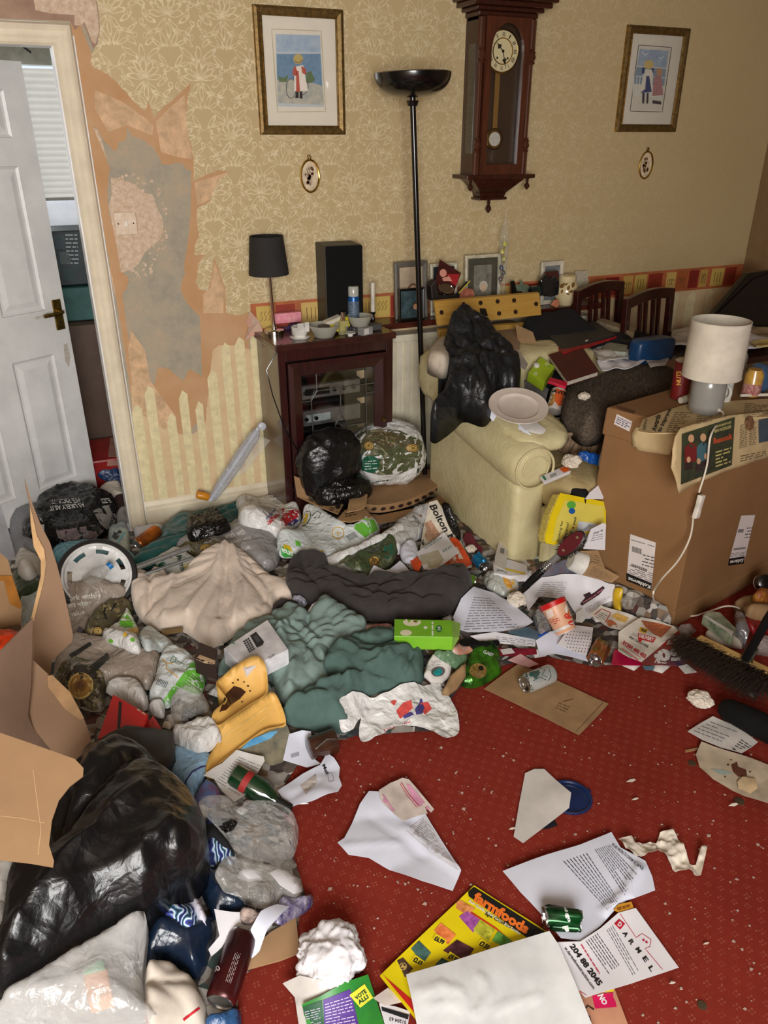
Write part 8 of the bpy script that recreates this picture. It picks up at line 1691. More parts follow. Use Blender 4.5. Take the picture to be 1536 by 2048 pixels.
ps_=thing('card_letter','white folded card behind the yellow directory, left of the tall box','card',(0,0,0));panel('card_sheet',_z('1170 998 1180 984 1197 970 1210 986 1206 998'),onY(1190,990,2.16),(.1,-.8,.6),PAPER,ps_,.001)
ps2=thing('notice_sheet','white printed notice standing against the left face of the tall box','paper',(0,0,0));pv=panel('paper_sheet',_z('1166 1098 1182 1058 1206 1046 1212 1048 1210 1100'),onY(1190,1075,2.03),(.05,-.85,.5),PAPER,ps2,.001);ink(PT,[INKK,('t','Our w',((1186,1070),(1206,1062),(1206,1057),(1186,1065)),.02),('l',((1180,1084),(1206,1078),(1206,1066),(1186,1070)),3,.2,.3)],pv)
sheet('magazine_pages','dark magazine pages under the letters near the armchair','magazine',_z('1070 1170 1086 1140 1130 1120 1160 1130 1150 1160 1110 1170'),mat('dark_magazine',(84,40,48),.5,rgb2=(60,84,104),vs=40),dz=.010)
d2=sheet('gadget_leaflet','white leaflet with a picture of a dark maroon shaver','leaflet',_z('1046 1190 1082 1160 1120 1154 1162 1156 1228 1174 1232 1206 1205 1214 1180 1240 1160 1242 1134 1206 1077 1198 1056 1228'),PAPER,dz=.014,fold=fQ(.010,6,40))
ink(PT,[DOC,('l',((1066,1200),(1128,1196),(1134,1162),(1086,1164)),9,.22,.3),('l',((1172,1226),(1222,1200),(1220,1192),(1170,1216)),3,.2,.3)],d2);ink('shaver_print',[flat((52,20,30)),('p',_z('1160 1208 1170 1196 1190 1184 1206 1172 1210 1176 1198 1190 1176 1204 1164 1212'),6),('p',_z('1166 1190 1180 1184 1184 1192 1172 1198'),6)],d2);ink('pink_print',[flat((190,110,120)),('r',_z('1166 1206 1186 1194 1206 1178'),2)],d2,off=.002)
d1=sheet('solicitor_letter','large closely printed letter right of the charcoal trousers','letter',_z('906 1238 922 1204 947 1180 988 1188 1030 1216 1066 1248 1040 1262 1000 1268 935 1268 912 1262'),PAPERB,dz=.016,fold=fQ(.008,5,41))
ink(PT,[DOC,('l',((926,1262),(1040,1256),(980,1196),(948,1192)),13,.25,.16)],d1)
sheet('letter_page','white letter page under the large printed letter','letter',_z('940 1274 990 1266 1072 1280 1070 1294 1010 1290 960 1286'),PAPER,dz=.008);o=[q for q in COL.objects if q.name=='letter_page'][0];ink(PT,[DOC,('l',((990,1288),(1066,1292),(1068,1282),(992,1272)),4,.25,.2)],o)
sheet('crimson_strip','crimson and black folded leaflet at the carpet edge','leaflet',_z('990 1296 1072 1299 1074 1310 1030 1314 998 1312'),mat('crimson_print',(150,24,50),.45,rgb2=(60,16,28),vs=14),dz=.006)
sheet('blue_leaflet','blue grey leaflet with a white sticker left of the tub','leaflet',_z('1014 1266 1056 1256 1084 1270 1082 1282 1044 1276'),mat('blue_grey_print',(84,112,130),.5),dz=.02)
soft('foil_pouch','silver and blue pouch against the left of the tub','wrapper',_z('1066 1232 1084 1222 1098 1250 1102 1268 1080 1280 1072 1256'),mat('silver_foil',(190,194,200),.2,.6,bump=.6,crk=30),dome=.03,edge=.03,fold=fP(.010,20,8),step=.007)
soft('blue_foil','bright blue wrapper corner below the silver pouch','wrapper',_z('1074 1272 1098 1264 1104 1272 1084 1282'),mat('bright_blue_foil',(30,90,190),.25),dome=.012,edge=.012,step=.006)
ball('tissue_ball','white crumpled tissue above the large printed letter',(1032,1204),.034,TISSUE,seed=21,k=22,sq=.8)
tub=thing('dessert_tub','white and peach dessert tub with a red lid tilted on the papers','tub',(0,0,0));A=onH(1130,1258,.045);B=onH(1104,1204,.10)
tbb=MB().lathe([(-.012,.036),(-.008,.039),(.10,.049)],A,B,40).build('tub_body',mat('peach_print',(222,174,140),.4,var=.03,rgb2=(206,152,120)),tub,smooth=True)
MB().lathe([(.092,.052),(.110,.052),(.112,.048),(.106,.044)],A,B,40).build('red_lid',mat('red_lid',(196,20,24),.35),tub,smooth=True);MB().lathe([(-.013,.0368),(.012,.042)],A,B,40,cap=False).build('white_base_band',MATS['white_china'],tub)
ink(PT,[flat((170,40,36)),('l',((1100,1252),(1122,1246),(1118,1234),(1096,1240)),3,.4,.3)],tbb);ink('fruit_print',[flat((206,60,44)),('e',1136,1232,8,6),('e',1142,1246,6,5)],tbb);ink('white_emblem',[flat((236,226,214)),('e',1136,1218,7,9)],tbb);ink('info_panel',[flat((226,206,196)),('p',_z('1092 1222 1104 1218 1108 1232 1096 1238'),6)],tbb);ink('spoon_print',[flat((190,120,50)),('e',1138,1224,4,3)],tbb,off=.002)
sheet('yellow_tipped_slip','narrow white slip with a yellow tip beside the tub','paper',_z('1152 1226 1166 1218 1170 1240 1164 1246 1152 1244'),PAPERG,dz=.02)
we=sheet('white_envelope','large plain white envelope at the carpet edge under the dotted wrap','envelope',_z('1071 1284 1100 1266 1140 1256 1176 1280 1172 1318 1176 1326 1108 1309 1080 1314'),PAPERB,dz=.006,fold=fQ(.005,5,43))
dt=sheet('dotted_wrap','white paper with small grey polka dots beside the crushed orange can','paper',_z('1114 1292 1128 1272 1142 1253 1186 1258 1182 1290 1172 1316 1150 1309'),PAPER,dz=.014,fold=fQ(.007,7,44))
ink('polka_dots',[flat((96,84,100))]+[('e',1130+i*6+j*1.5-(j % 2)*3,1262+j*6.5+i*.6,1.2,1.0) for i in range(9) for j in range(8)],dt)
soft('crisp_packet','yellow crisp packet with black lettering against the tall box','packet',_z('1228 1178 1238 1174 1246 1178 1244 1200 1242 1222 1232 1216 1226 1200'),mat('crisp_yellow',(226,186,40),.3),dome=.02,edge=.02,dz=.03,fold=fP(.006,22,9),step=.007);ball('clear_cup','crushed clear plastic cup at the foot of the tall box',(1256,1212),.026,P_CLEARG,'cup',seed=23,k=18,sq=.9)
kp=thing('white_beaker','white plastic beaker lying beside the kraft packets','cup',(0,0,0));A=onH(1150,1122,.045);B=onH(1180,1134,.05);MB().lathe([(0,.036),(.006,.042),(.06,.046),(.058,.043),(.008,.036),(.006,.001)],A-(B-A).normalized()*.02,B,32).build('beaker_body',MATS['white_china'],kp,smooth=True)
k1=sheet('kraft_packet','brown paper packet with printing behind the white beaker','packet',_z('1160 1104 1196 1103 1209 1138 1164 1148 1156 1124'),KRAFT,dz=.06,thick=.003);ink(PT,[flat((96,70,44)),('l',((1166,1130),(1202,1126),(1194,1106),(1166,1108)),6,.25,.3)],k1)
k2=sheet('kraft_packet','second brown packet with a printed table nearest the tall box','packet',_z('1160 1149 1183 1125 1238 1155 1223 1168 1190 1158'),KRAFT,dz=.05,thick=.003);ink(PT,[flat((96,70,44)),('l',((1176,1150),(1222,1162),(1228,1154),(1186,1132)),5,.2,.3)],k2)
hbr=thing('grooming_brush','black brush with a maroon oval back and ribbed clear neck lying across the papers','brush',(0,0,0));c=onH(1142,1088,.10);c.z=.26;c=onZ(1142,1088,.35);e_=onZ(1044,1178,.16);ax=(e_-c).normalized();sd=ax.cross(Vector((0,-.5,.85))).normalized();un=sd.cross(ax).normalized()
if un.z<0:un=-un
ov=[(.060*math.cos(t),.026*math.sin(t)) for t in [2*math.pi*i/28 for i in range(28)]]
MB().prism([c+ax*a+sd*b+un*.012 for a,b in ov],un*-.014).build('brush_back',mat('maroon_gloss',(92,12,30),.2,coat=.5),hbr,smooth=True)
MB().prism([c+ax*a*1.08+sd*b*1.14-un*.002 for a,b in ov],un*-.012).build('bristle_bed',M_BLACK,hbr)
br=MB();rr=random.Random(2)
for _ in range(420):
 t=rr.uniform(0,6.283);a,b=.066*math.cos(t),.030*math.sin(t);p=c+ax*a*rr.uniform(.8,1)+sd*b*rr.uniform(.85,1)-un*.004;q=p+(ax*a+sd*b*2).normalized()*.018+un*rr.uniform(-.008,.010)
 s_=ax*.0009;br.add([p-s_,p+s_,q],[(0,1,2)])
bo=br.build('bristles',M_BLACK,hbr);bo['kind']='stuff'
n0=c+ax*.062;L_=(e_-n0).length
MB().lathe([(0,.013),(.02,.012),(L_*.45,.012)],n0,e_,20).build('clear_neck',mat('grey_clear',(120,120,118),.15,coat=.5),hbr,smooth=True)
for k_ in range(9):MB().lathe([(0,.0135),(.003,.0145),(.006,.0135)],n0+ax*(L_*.22+k_*.0085),e_,18).build('grip_ring',mat('silver_ring',(150,148,146),.2,.8) if k_<4 else M_BLACK,hbr,smooth=True)
MB().lathe([(0,.014),(L_*.25,.0145),(L_*.50,.011),(L_*.52,.006)],n0+ax*L_*.46,e_,20).build('black_grip',M_BLACKM,hbr,smooth=True)
for k_ in (-.035,.035):MB().lathe([(0,.005),(.002,.005)],c+ax*k_+un*.012,c+ax*k_+un,12).build('rivet',M_CHROME,hbr)
z2=sheet('price_magazine','upside down leaflet reading 50 percent under the takeaway menus','leaflet',_z('1274 1332 1290 1300 1340 1264 1358 1264 1372 1326 1366 1332'),mat('navy_orange_print',(24,44,84),.4,rgb2=(176,80,40),vs=6),dz=.006,thick=.003)
ink(PT,[flat((232,232,228)),('t','50',((1364,1294),(1312,1300),(1316,1324),(1364,1322)),.06),('t','%',((1322,1306),(1308,1308),(1308,1326),(1320,1326)),.04)],z2);ink('red_band',[flat((190,34,34)),('p',_z('1322 1282 1342 1266 1358 1266 1362 1290 1324 1292'),7)],z2,off=.001);ink(PT,[flat((236,228,222)),('t','PIZ',((1360,1270),(1330,1274),(1332,1290),(1360,1288)),.05)],z2,off=.002)
pnk=sheet('pink_sachet','crimson pink sachet under the takeaway menus','sachet',_z('1222 1330 1228 1300 1272 1306 1284 1332'),mat('crimson_pink',(186,20,70),.4,rgb2=(150,14,54),vs=30),dz=.008,thick=.003)
ink('white_border',[PAPER,('p',_z('1222 1328 1272 1328 1330 1334 1224 1336'),8)],pnk)
m1=sheet('pizza_menu','takeaway menu showing a pizza and fries, upper left of the pair','menu',_z('1177 1236 1201 1214 1232 1222 1262 1232 1282 1240 1244 1266 1220 1262'),mat('menu_paper',(226,220,208),.5),dz=.016,thick=.001,fold=fQ(.007,7,46))
ink('pizza_photo',[mat('pizza_photo',(196,120,76),.5,rgb2=(150,70,40),vs=120),('e',1224,1249,12,7,.6)],m1);ink('fries_photo',[mat('fries_photo',(222,180,96),.5,vs=140),('p',_z('1222 1232 1234 1226 1258 1236 1250 1246 1236 1242'),6)],m1);ink('red_frame',[flat((176,30,30)),('r',_z('1182 1236 1203 1218 1222 1226 1206 1252'),1.6)],m1);ink(PT,[flat((110,104,100)),('l',((1186,1238),(1204,1248),(1216,1232),(1204,1224)),5,.25,.4)],m1)
m2=sheet('delivery_menu','takeaway menu with free delivery banner and phone number 01204 495 422','menu',_z('1237 1265 1282 1239 1320 1246 1347 1253 1356 1262 1318 1298 1282 1330 1258 1318 1236 1303'),MATS['menu_paper'],dz=.022,thick=.001,fold=fQ(.007,6,47))
ink('pizza_photo',[MATS['pizza_photo'],('p',_z('1282 1241 1318 1247 1344 1254 1322 1276 1306 1268 1290 1254'),7)],m2);ink('red_banner',[flat((190,26,34)),('p',_z('1276 1266 1312 1276 1306 1286 1284 1280 1280 1288 1276 1278'),6)],m2);ink(PT,[flat((240,232,226)),('t','DELIVERY',((1277,1275),(1306,1284),(1309,1277),(1279,1268)),.04)],m2,off=.002);ink('yellow_tag',[flat((226,180,50)),('p',_z('1280 1254 1298 1260 1290 1268 1278 1264'),6)],m2,off=.0014);ink('tag_text',[INKK,('t','FREE',((1281,1263),(1292,1266),(1294,1261),(1283,1257)),.04)],m2,off=.002)
ink(PT,[flat((180,36,44)),('t','01204 495 422',((1244,1288),(1290,1318),(1294,1311),(1248,1281)),.05)],m2);ink(PT,[flat((50,50,50)),('t','OPEN 7 DAYS A WEEK',((1257,1276),(1296,1297),(1298,1292),(1259,1271)),.02),('l',((1262,1270),(1302,1290),(1305,1285),(1265,1265)),2,.2,.5)],m2);ink('tricolour_lines',[flat((186,30,40)),('r',[(1236,1292),(1284,1326)],1.6),('r',[(1240,1286),(1288,1320)],.8)],m2);ink('green_line',[flat((30,110,60)),('r',[(1237,1296),(1282,1329)],1.2)],m2)
tg,tgb=can('crushed_orange_can','crushed green and orange drinks can beside the takeaway menus',(1188,1322),(1218,1266),.032,mat('orange_green_can',(206,96,30),.22,.6,rgb2=(24,110,70),vs=16),h=.12,wob=crush(5,.016,onH(1205,1290,.02)))
bm_=thing('broom','broom head with shaggy black bristles and dark pole at the right','broom',(0,0,0));A=onZ(1402,1268,.10);B=onZ(1560,1344,.10);ax=(B-A).normalized();L_=(B-A).length;sd=Vector((ax.y,-ax.x,0))
if sd.y>0:sd=-sd
P=[]
MB().prism([A+sd*.0,A+sd*.036,B+sd*.036,B],(0,0,-.03)).build('broom_block',mat('yellow_block',(206,170,104),.5,var=.06),bm_,bevel=.006)
bb_=MB();rr=random.Random(8)
for _ in range(3600):
 u=rr.random();v=rr.uniform(.0,.036);root=A+ax*(u*L_)+sd*v+Vector((0,0,-.02));fan=(u-.45)*.5
 d1_=(sd*rr.uniform(.3,1.2)+ax*(-.35+fan+rr.uniform(-.35,.35))+Vector((0,0,rr.uniform(-.25,.35)))).normalized();LL=rr.uniform(.06,.125)
 m_=root+d1_*LL*.55;e=root+d1_*LL+Vector((0,0,-.03));e.z=max(e.z,.003);w_=ax*.0017;k=len(bb_.v)
 bb_.v+=[tuple(root-w_),tuple(root+w_),tuple(m_+w_),tuple(m_-w_),tuple(e)];bb_.f+=[(k,k+1,k+2,k+3),(k+3,k+2,k+4)]
bo=bb_.build('bristles',mat('black_bristle',(16,12,11),.4,rgb2=(60,46,38),vs=200),bm_);bo['kind']='stuff'
MB().tube([A+ax*L_*.62+sd*.02+Vector((0,0,.0)),onZ(1536,1238,.42),onZ(1575,1180,.6)],.0135,14).build('broom_pole',M_BLACKM,bm_,smooth=True);MB().tube([A+ax*L_*.62+sd*.02+Vector((0,0,-.01)),A+ax*L_*.655+sd*.012+Vector((0,.0,.05))],.019,14).build('pole_socket',mat('grey_green_socket',(70,72,60),.5),bm_,smooth=True)
for nm,lab,cat,px,m,dz_,k_ in (('cotton_wool_pack','cream crumpled pad beside the broom block','pad',_z('1412 1264 1424 1250 1450 1256 1490 1276 1486 1290 1440 1284'),TISSUE,.02,1),('foil_tray','dull silver foil lid right of the green and white box','lid',_z('1470 1222 1490 1232 1500 1262 1494 1276 1474 1256'),mat('silver_foil',(190,194,200)),.05,2),('red_cloth','dark red printed packet under the broom pole','packet',_z('1486 1236 1520 1234 1545 1244 1540 1262 1508 1262'),mat('dark_red_print',(130,22,26),.4),.02,3),('brown_envelope','tan cardboard sleeve behind the broom at the right edge','card',_z('1470 1204 1484 1194 1545 1196 1545 1226 1500 1218'),KRAFT,.05,4),('pattern_box','dark red and gold patterned carton at the right edge','carton',_z('1506 1190 1530 1166 1550 1160 1550 1196'),mat('red_gold_print',(120,30,24),.5,rgb2=(180,130,50),vs=60),.04,5),('torn_cellophane','torn cellophane below the broom pole','wrapper',_z('1508 1280 1530 1272 1545 1284 1540 1300 1516 1296'),P_CLEARG,.03,6)):
 soft(nm,lab,cat,px,m,dome=.015,edge=.03,dz=dz_,fold=fK(.010,16,k_),step=.010,rnd=False)
gwb=slab('tablet_box','green and white medicine box with a barcode by the broom','box',_z('1406 1230 1416 1222 1440 1224 1472 1256 1468 1272 1460 1270'),mat('green_cream_box',(176,176,150),.5,rgb2=(30,74,54),vs=14),.09,th=.04)[0]
ink('white_side',[PAPERG,('p',_z('1406 1231 1412 1232 1468 1264 1464 1271'),6)],gwb,off=.001)
bw=thing('black_jar','black jar with a white rim at the right edge beside the tall box','jar',(0,0,0));A=onZ(1524,1166,.10);MB().lathe([(0,.032),(.04,.034),(.044,.028),(.042,.001)],A,A+Vector((-.3,-.6,.4)),24).build('jar_body',M_BLACK,bw,smooth=True);MB().lathe([(-.004,.0335),(.006,.0342)],A,A+Vector((-.3,-.6,.4)),24,cap=False).build('white_rim',MATS['white_china'],bw)
for i,(px,c,lab) in enumerate(((_z('1340 664 1400 660 1450 676 1440 700 1346 696'),PAPERG,'pile of pale papers on the dining table left of the screen'),(_z('1470 660 1500 640 1545 646 1545 680 1500 690'),mat('tan_paper',(186,160,120),.8),'tan papers on the dining table at the right edge'),(_z('1440 690 1480 676 1545 682 1545 696 1460 704'),PAPER,'white papers at the near edge of the dining table'),(_z('1400 640 1440 628 1486 636 1520 652 1470 668 1420 660'),PAPERG,'crumpled envelopes in front of the black screen'),(_z('1500 694 1545 684 1545 700 1510 702'),mat('yellow_card',(214,190,120),.7),'yellow card at the right edge of the dining table'))):
 sheet('table_papers',lab,'paper',px,c,z=.735+.006*i,thick=.010,fold=fQ(.014,9,60+i),stamp=False,group=None)
rigid('red_sweet_packet','red packet lying on the dining table before the screen','packet',_z('1420 628 1444 616 1482 630 1470 640 1440 636'),.80,.02,mat('red_packet2',(150,30,34),.35),(0,-.1,1),stamp=False)
tj=thing('small_glass','small clear glass standing behind the lampshade on the table','glass',tuple(onZ(1420,640,.722)));MB().lathe([(0,.026),(.004,.03),(.07,.034),(.068,.03),(.01,.026)],(0,0,0),None,20).build('glass_body',clearmat('tumbler_glass'),tj,smooth=True)
hx=MB().tube(catmull([tuple(p) for p in [onY(1212,872,2.30),onY(1206,900,2.28),onY(1200,925,2.24),onY(1204,940,2.2),onY(1216,948,2.18)]],False,6),.006,8).build('grey_hose',mat('grey_pipe',(186,180,166),.5),smooth=True);tag(hx,'pale grey cable curving down between the armchair and tall box','cable')
pb_=sheet('brown_paper_bag','flat brown paper bag on the carpet under a drinks can','bag',_z('968 1379 1004 1352 1038 1328 1060 1338 1217 1410 1158 1472'),KRAFT,dz=.004,thick=.0016,fold=fQ(.003,5,50));ink('printed_emblem',[flat((96,74,50)),('l',((1110,1418),(1132,1428),(1140,1412),(1118,1404)),3,.3,.4),('r',[(1126,1404),(1146,1398)],1.6),('r',[(1150,1466),(1206,1406)],.8)],pb_)
sheet('pink_slip','pale pink slip of paper behind the brown paper bag','paper',_z('1015 1322 1041 1309 1078 1330 1058 1337 1038 1330'),mat('pale_pink_paper',(206,160,160),.8),dz=.003)
hg_,hgb=can('white_can','white and dark green illustrated drinks can lying on the brown paper bag',(1104,1346),(1032,1376),.033,mat('white_green_can',(206,208,204),.25,.4,rgb2=(150,160,156),vs=12),h=.125)
ink('illustration',[flat((60,84,80)),('p',_z('1062 1338 1074 1334 1080 1346 1072 1360 1064 1352'),6),('r',_z('1080 1336 1090 1340 1084 1350 1094 1354'),1.6),('r',_z('1066 1362 1080 1354 1092 1360'),1.4),('r',_z('1098 1338 1102 1352 1096 1362'),1.4)],hgb);ink(PT,[flat((24,40,40)),('t','HOBGOBLIN',((1058,1384),(1042,1346),(1051,1341),(1067,1378)),.05)],hgb)
ink('green_mark',[flat((30,90,84)),('p',_z('1056 1344 1062 1342 1066 1352 1060 1354'),5)],hgb,off=.0018)
gc=soft('flattened_green_can','flattened bright green drinks can on a leafy bag at the carpet edge','can',_z('920 1366 930 1330 944 1304 962 1292 984 1290 1000 1306 998 1330 1003 1344 984 1360 956 1374 936 1376'),mat('bright_green_can',(80,150,30),.2,.5,rgb2=(16,44,26),vs=14,bump=.5,crk=18),dome=.03,edge=.04,fold=fP(.012,14,70),step=.006)
ink('gold_end',[mat('gold_end',(206,176,110),.25,.8),('e',956,1342,17,15)],gc,off=.003);ink('drinking_hole',[flat((20,18,10)),('e',962,1337,5,4.5)],gc,off=.004);ink('ring_pull',[mat('gold_end2',(226,204,150),.2,.8),('r',_z('950 1346 954 1340 960 1344 956 1350'),2,True)],gc,off=.005);ink(PT,[flat((200,206,200)),('t','CLASSY',((966,1306),(986,1314),(988,1308),(968,1300)),.04)],gc)
rc=soft('carton_scrap','flattened white and grey carton with a teal disc beside the green sheet','carton',_z('848 1350 856 1322 866 1308 886 1314 904 1328 900 1352 884 1364 862 1362'),PAPERG,dome=.012,edge=.015,fold=fQ(.006,9,3),step=.007,rnd=False,dz=.01);ink('grey_disc',[flat((90,88,86)),('e',876,1343,14,10,-.2)],rc);ink('teal_disc',[flat((20,140,140)),('e',875,1344,9,7,-.2)],rc,off=.002);ink(PT,[DOC,('l',((856,1336),(880,1330),(884,1318),(862,1322)),4,.25,.4)],rc)
soft('green_film_scrap','pale green film between the juice carton and flattened green can','wrapper',_z('868 1308 890 1302 930 1306 932 1322 916 1338 900 1330'),clearmat('green_film',(120,160,120),.5,.15,.6,40),dome=.02,edge=.02,fold=fP(.010,20,6),step=.007)
ke=soft('kraft_flap','curled brown card beside the teal disc carton at the carpet edge','card',_z('884 1384 900 1352 932 1324 932 1350 914 1376 896 1388'),KRAFT,dome=.01,edge=.01,fold=fQ(.008,9,5),step=.008,rnd=False,dz=.012)
soft('sweet_wrapper','small orange and clear sweet wrapper right of the juice carton','wrapper',_z('904 1298 918 1288 936 1292 946 1300 930 1308 912 1308'),mat('orange_wrapper',(214,110,50),.3,rgb2=(196,190,184),vs=50),dome=.012,edge=.015,fold=fK(.008,30,7),step=.006)
soft('black_strap','black webbing strap under the letter page right of the juice carton','strap',_z('922 1280 960 1284 996 1282 994 1292 960 1296 926 1292'),M_BLACKM,dome=.01,edge=.01,step=.007)
bp=sheet('blank_letter','large creased white sheet folded over at its right edge on the carpet','letter',_z('675 1693 689 1683 704 1652 720 1615 738 1589 758 1590 806 1632 849 1629 884 1688 918 1741 922 1748 905 1786 844 1769 778 1743 738 1723 697 1718'),PAPERB,dz=.004,fold=fQ(.009,4,55),creases=[((812,1660),(860,1706),(916,1745),.008,.012),((740,1640),(850,1720),-.004,.008),((690,1700),(800,1690),.004,.008)])
ink('folded_back_page',[flat((206,206,212)),('p',_z('812 1662 850 1631 884 1688 917 1742 870 1712'),9)],bp,off=.001);ink(PT,[DOC,('l',((826,1668),(884,1700),(866,1660),(846,1636)),9,.25,.25)],bp,off=.002)
pe=sheet('pink_envelope','pink and cream open envelope lying on top of the creased white sheet','envelope',_z('758 1586 780 1572 805 1562 818 1566 868 1624 862 1630 849 1618 855 1632 829 1640 806 1648 790 1634 762 1606'),mat('cream_paper',(226,214,206),.8),dz=.008,fold=fQ(.008,6,56))
ink('pink_border',[mat('pink_tint',(226,160,190),.8),('p',_z('758 1588 768 1590 800 1638 806 1648 790 1634 762 1606'),6),('p',_z('812 1568 820 1570 862 1620 846 1618 826 1602'),6)],pe);ink('red_line',[flat((206,40,90)),('r',_z('803 1566 818 1590 838 1614'),1.4),('r',_z('800 1568 814 1592 834 1616'),1)],pe,off=.002)
ball('crumpled_paper','large crumpled ball of white paper in the front centre',(660,1922),.072,PAPER,'paper',seed=31,k=40,sq=.6)
sheet('cream_scrap','cream paper under the crumpled ball','paper',_z('566 1975 600 1958 640 1964 700 1990 650 2030 600 2070 590 2000'),PAPERG,dz=.004,fold=fQ(.006,6,58))
pf_=sheet('election_leaflet','green and purple election leaflet with a yellow vote box at the bottom edge','leaflet',_z('604 2012 640 1996 690 1968 736 1952 752 2000 776 2075 620 2075'),mat('leaf_green_print',(60,150,50),.4,rgb2=(30,110,50),vs=8),dz=.010,thick=.001,fold=fQ(.004,5,59))
ink('purple_panel',[flat((84,50,140)),('p',_z('646 2000 700 1978 722 2070 650 2075'),9)],pf_);ink('dark_green_panel',[flat((20,84,50)),('p',_z('606 2014 644 2000 650 2070 618 2075'),9)],pf_)
ink('yellow_box',[flat((216,216,60)),('p',_z('698 1990 728 1968 746 1996 720 2016'),8)],pf_,off=.002);ink(PT,[flat((24,66,40)),('t','VOTE',((707,1994),(728,1978),(733,1985),(712,2001)),.04),('t','ALL!',((713,2002),(732,1989),(737,1996),(718,2010)),.04)],pf_,off=.003);ink(PT,[flat((200,190,220)),('l',((652,2060),(712,2050),(700,1990),(650,2006)),9,.3,.2),('l',((614,2060),(642,2052),(640,2014),(610,2022)),8,.3,.4)],pf_,off=.002)
wcd=sheet('phone_card','white card with black bands and a phone number at the bottom edge','card',_z('758 2008 790 2014 820 2024 812 2075 776 2075'),PAPER,dz=.006,thick=.001);ink('black_band',[flat((30,32,36)),('p',_z('762 2014 818 2030 816 2040 764 2022'),7)],wcd);ink(PT,[flat((60,60,70)),('t','01204 63',((812,2050),(778,2042),(779,2035),(813,2043)),.02)],wcd)
sheet('cream_slip','pale cream slip beside the election leaflet','paper',_z('746 1998 776 1978 808 2006 770 2014'),mat('cream_paper',(226,214,206)),dz=.003)
ff=sheet('supermarket_flyer','yellow and black frozen food price flyer under the white mailing bag','flyer',_z('760 1953 948 1772 1100 1870 1060 1990 835 2045'),mat('flyer_yellow',(230,210,20),.35,var=.02),dz=.005,thick=.003,fold=fQ(.003,4,65),step=.016)
ink('black_header',[flat((20,18,18)),('p',_z('930 1788 948 1774 1098 1869 1084 1888 1060 1880'),9)],ff,off=.001)
ink('masthead',[flat((240,120,40)),('t','farmfoods',((945,1802),(1052,1871),(1061,1851),(953,1783)),.05)],ff,off=.0022);ink(PT,[flat((232,232,226)),('t','Best Quality | Best Prices | Best Service',((936,1806),(1038,1872),(1042,1866),(940,1800)),.03)],ff,off=.002)
ink('red_strip',[flat((206,34,30)),('p',_z('764 1948 772 1956 850 2022 840 2040'),8),('r',_z('922 1812 990 1856 1030 1890'),3)],ff,off=.001);ink(PT,[INKK,('t','8pk Chicken St',((968,1832),(1030,1866),(1034,1858),(972,1824)),.03)],ff,off=.002)
cells=[(_z('868 1862 882 1846 912 1870 896 1890'),(196,84,40)),(_z('822 1898 838 1882 862 1906 846 1928'),(34,60,56)),(_z('794 1922 806 1916 826 1938 810 1956'),(40,26,20)),(_z('886 1902 914 1880 948 1898 930 1926'),(50,20,26)),(_z('870 1930 884 1916 908 1930 892 1952'),(30,60,50)),(_z('918 1834 934 1822 960 1840 946 1866'),(110,50,110)),(_z('944 1862 960 1840 990 1860 976 1884'),(130,130,30)),(_z('984 1882 996 1862 1024 1882 1010 1896'),(60,110,40)),(_z('905 1812 920 1800 950 1818 934 1832'),(170,96,50)),(_z('826 1960 840 1940 868 1954 856 1980'),(30,26,30))]
for px,c in cells:ink('product_panel',[mat('panel%d_%d_%d' % c,c,.35,rgb2=tuple(min(255,int(v*1.5+30)) for v in c),vs=55),('p',px,8)],ff,off=.0014)
for q,t_,s_ in (((868,1876),'£6.99',1),((826,1918),'£2.69',.9),((896,1912),'£9.99',1),((958,1886),'£7.50',1)):
 x,y=q;ink('price_flash',[flat((240,220,30)),('p',[(x-4,y+4),(x+4,y-8),(x+26*s_,y+6),(x+18*s_,y+18)],7)],ff,off=.0022);ink('printed_price',[INKK,('t',t_,((x-1,y+6),(x+17*s_,y+16),(x+23*s_,y+7),(x+4,y-4)),.05)],ff,off=.003)
ink('round_logo',[flat((210,180,100)),('r',[(806+7*math.cos(a),1934+7*math.sin(a)) for a in [i*.52 for i in range(12)]],1.4,True),('t','M',((801,1936),(809,1941),(813,1933),(805,1929)),.04)],ff,off=.0022)
lt=sheet('official_letter','printed letter with a rolled right edge in front of the blue lid','letter',_z('1005 1746 1090 1716 1160 1694 1222 1669 1240 1700 1290 1726 1304 1756 1310 1782 1252 1804 1230 1822 1200 1856 1162 1888 1121 1882 1080 1830 1040 1790'),PAPERB,dz=.008,fold=fQ(.006,4,75),creases=[((1278,1740),(1250,1790),(1210,1826),.012,.010)],step=.012)
ink(PT,[flat((70,70,76)),('t','WE ARE WRITING TO CONFIRM THE CHANGES',((1226,1686),(1288,1736),(1284,1741),(1222,1691)),.01),('l',((1188,1700),(1248,1792),(1274,1746),(1220,1690)),9,.3,.09),('l',((1124,1724),(1214,1822),(1238,1800),(1176,1706)),8,.28,.07)],lt,off=.0012)
sheet('orange_strip_ad','orange strip reading free delivery behind the builder leaflet','leaflet',_z('1226 1824 1236 1812 1262 1806 1268 1822 1240 1830'),mat('orange_yellow_print',(226,160,50),.5),dz=.003);o=[q for q in COL.objects if q.name=='orange_strip_ad'][0];ink(PT,[flat((120,60,20)),('t','FREE DELIVERY',((1234,1822),(1262,1814),(1261,1809),(1234,1816)),.03)],o)
mag=sheet('face_magazine','magazine cover with a face close up and a magenta block at the bottom edge','magazine',_z('1110 1950 1150 1976 1228 1978 1264 2075 1130 2075'),mat('skin_print',(206,150,120),.4,var=.1,vs=6),dz=.004,thick=.004)
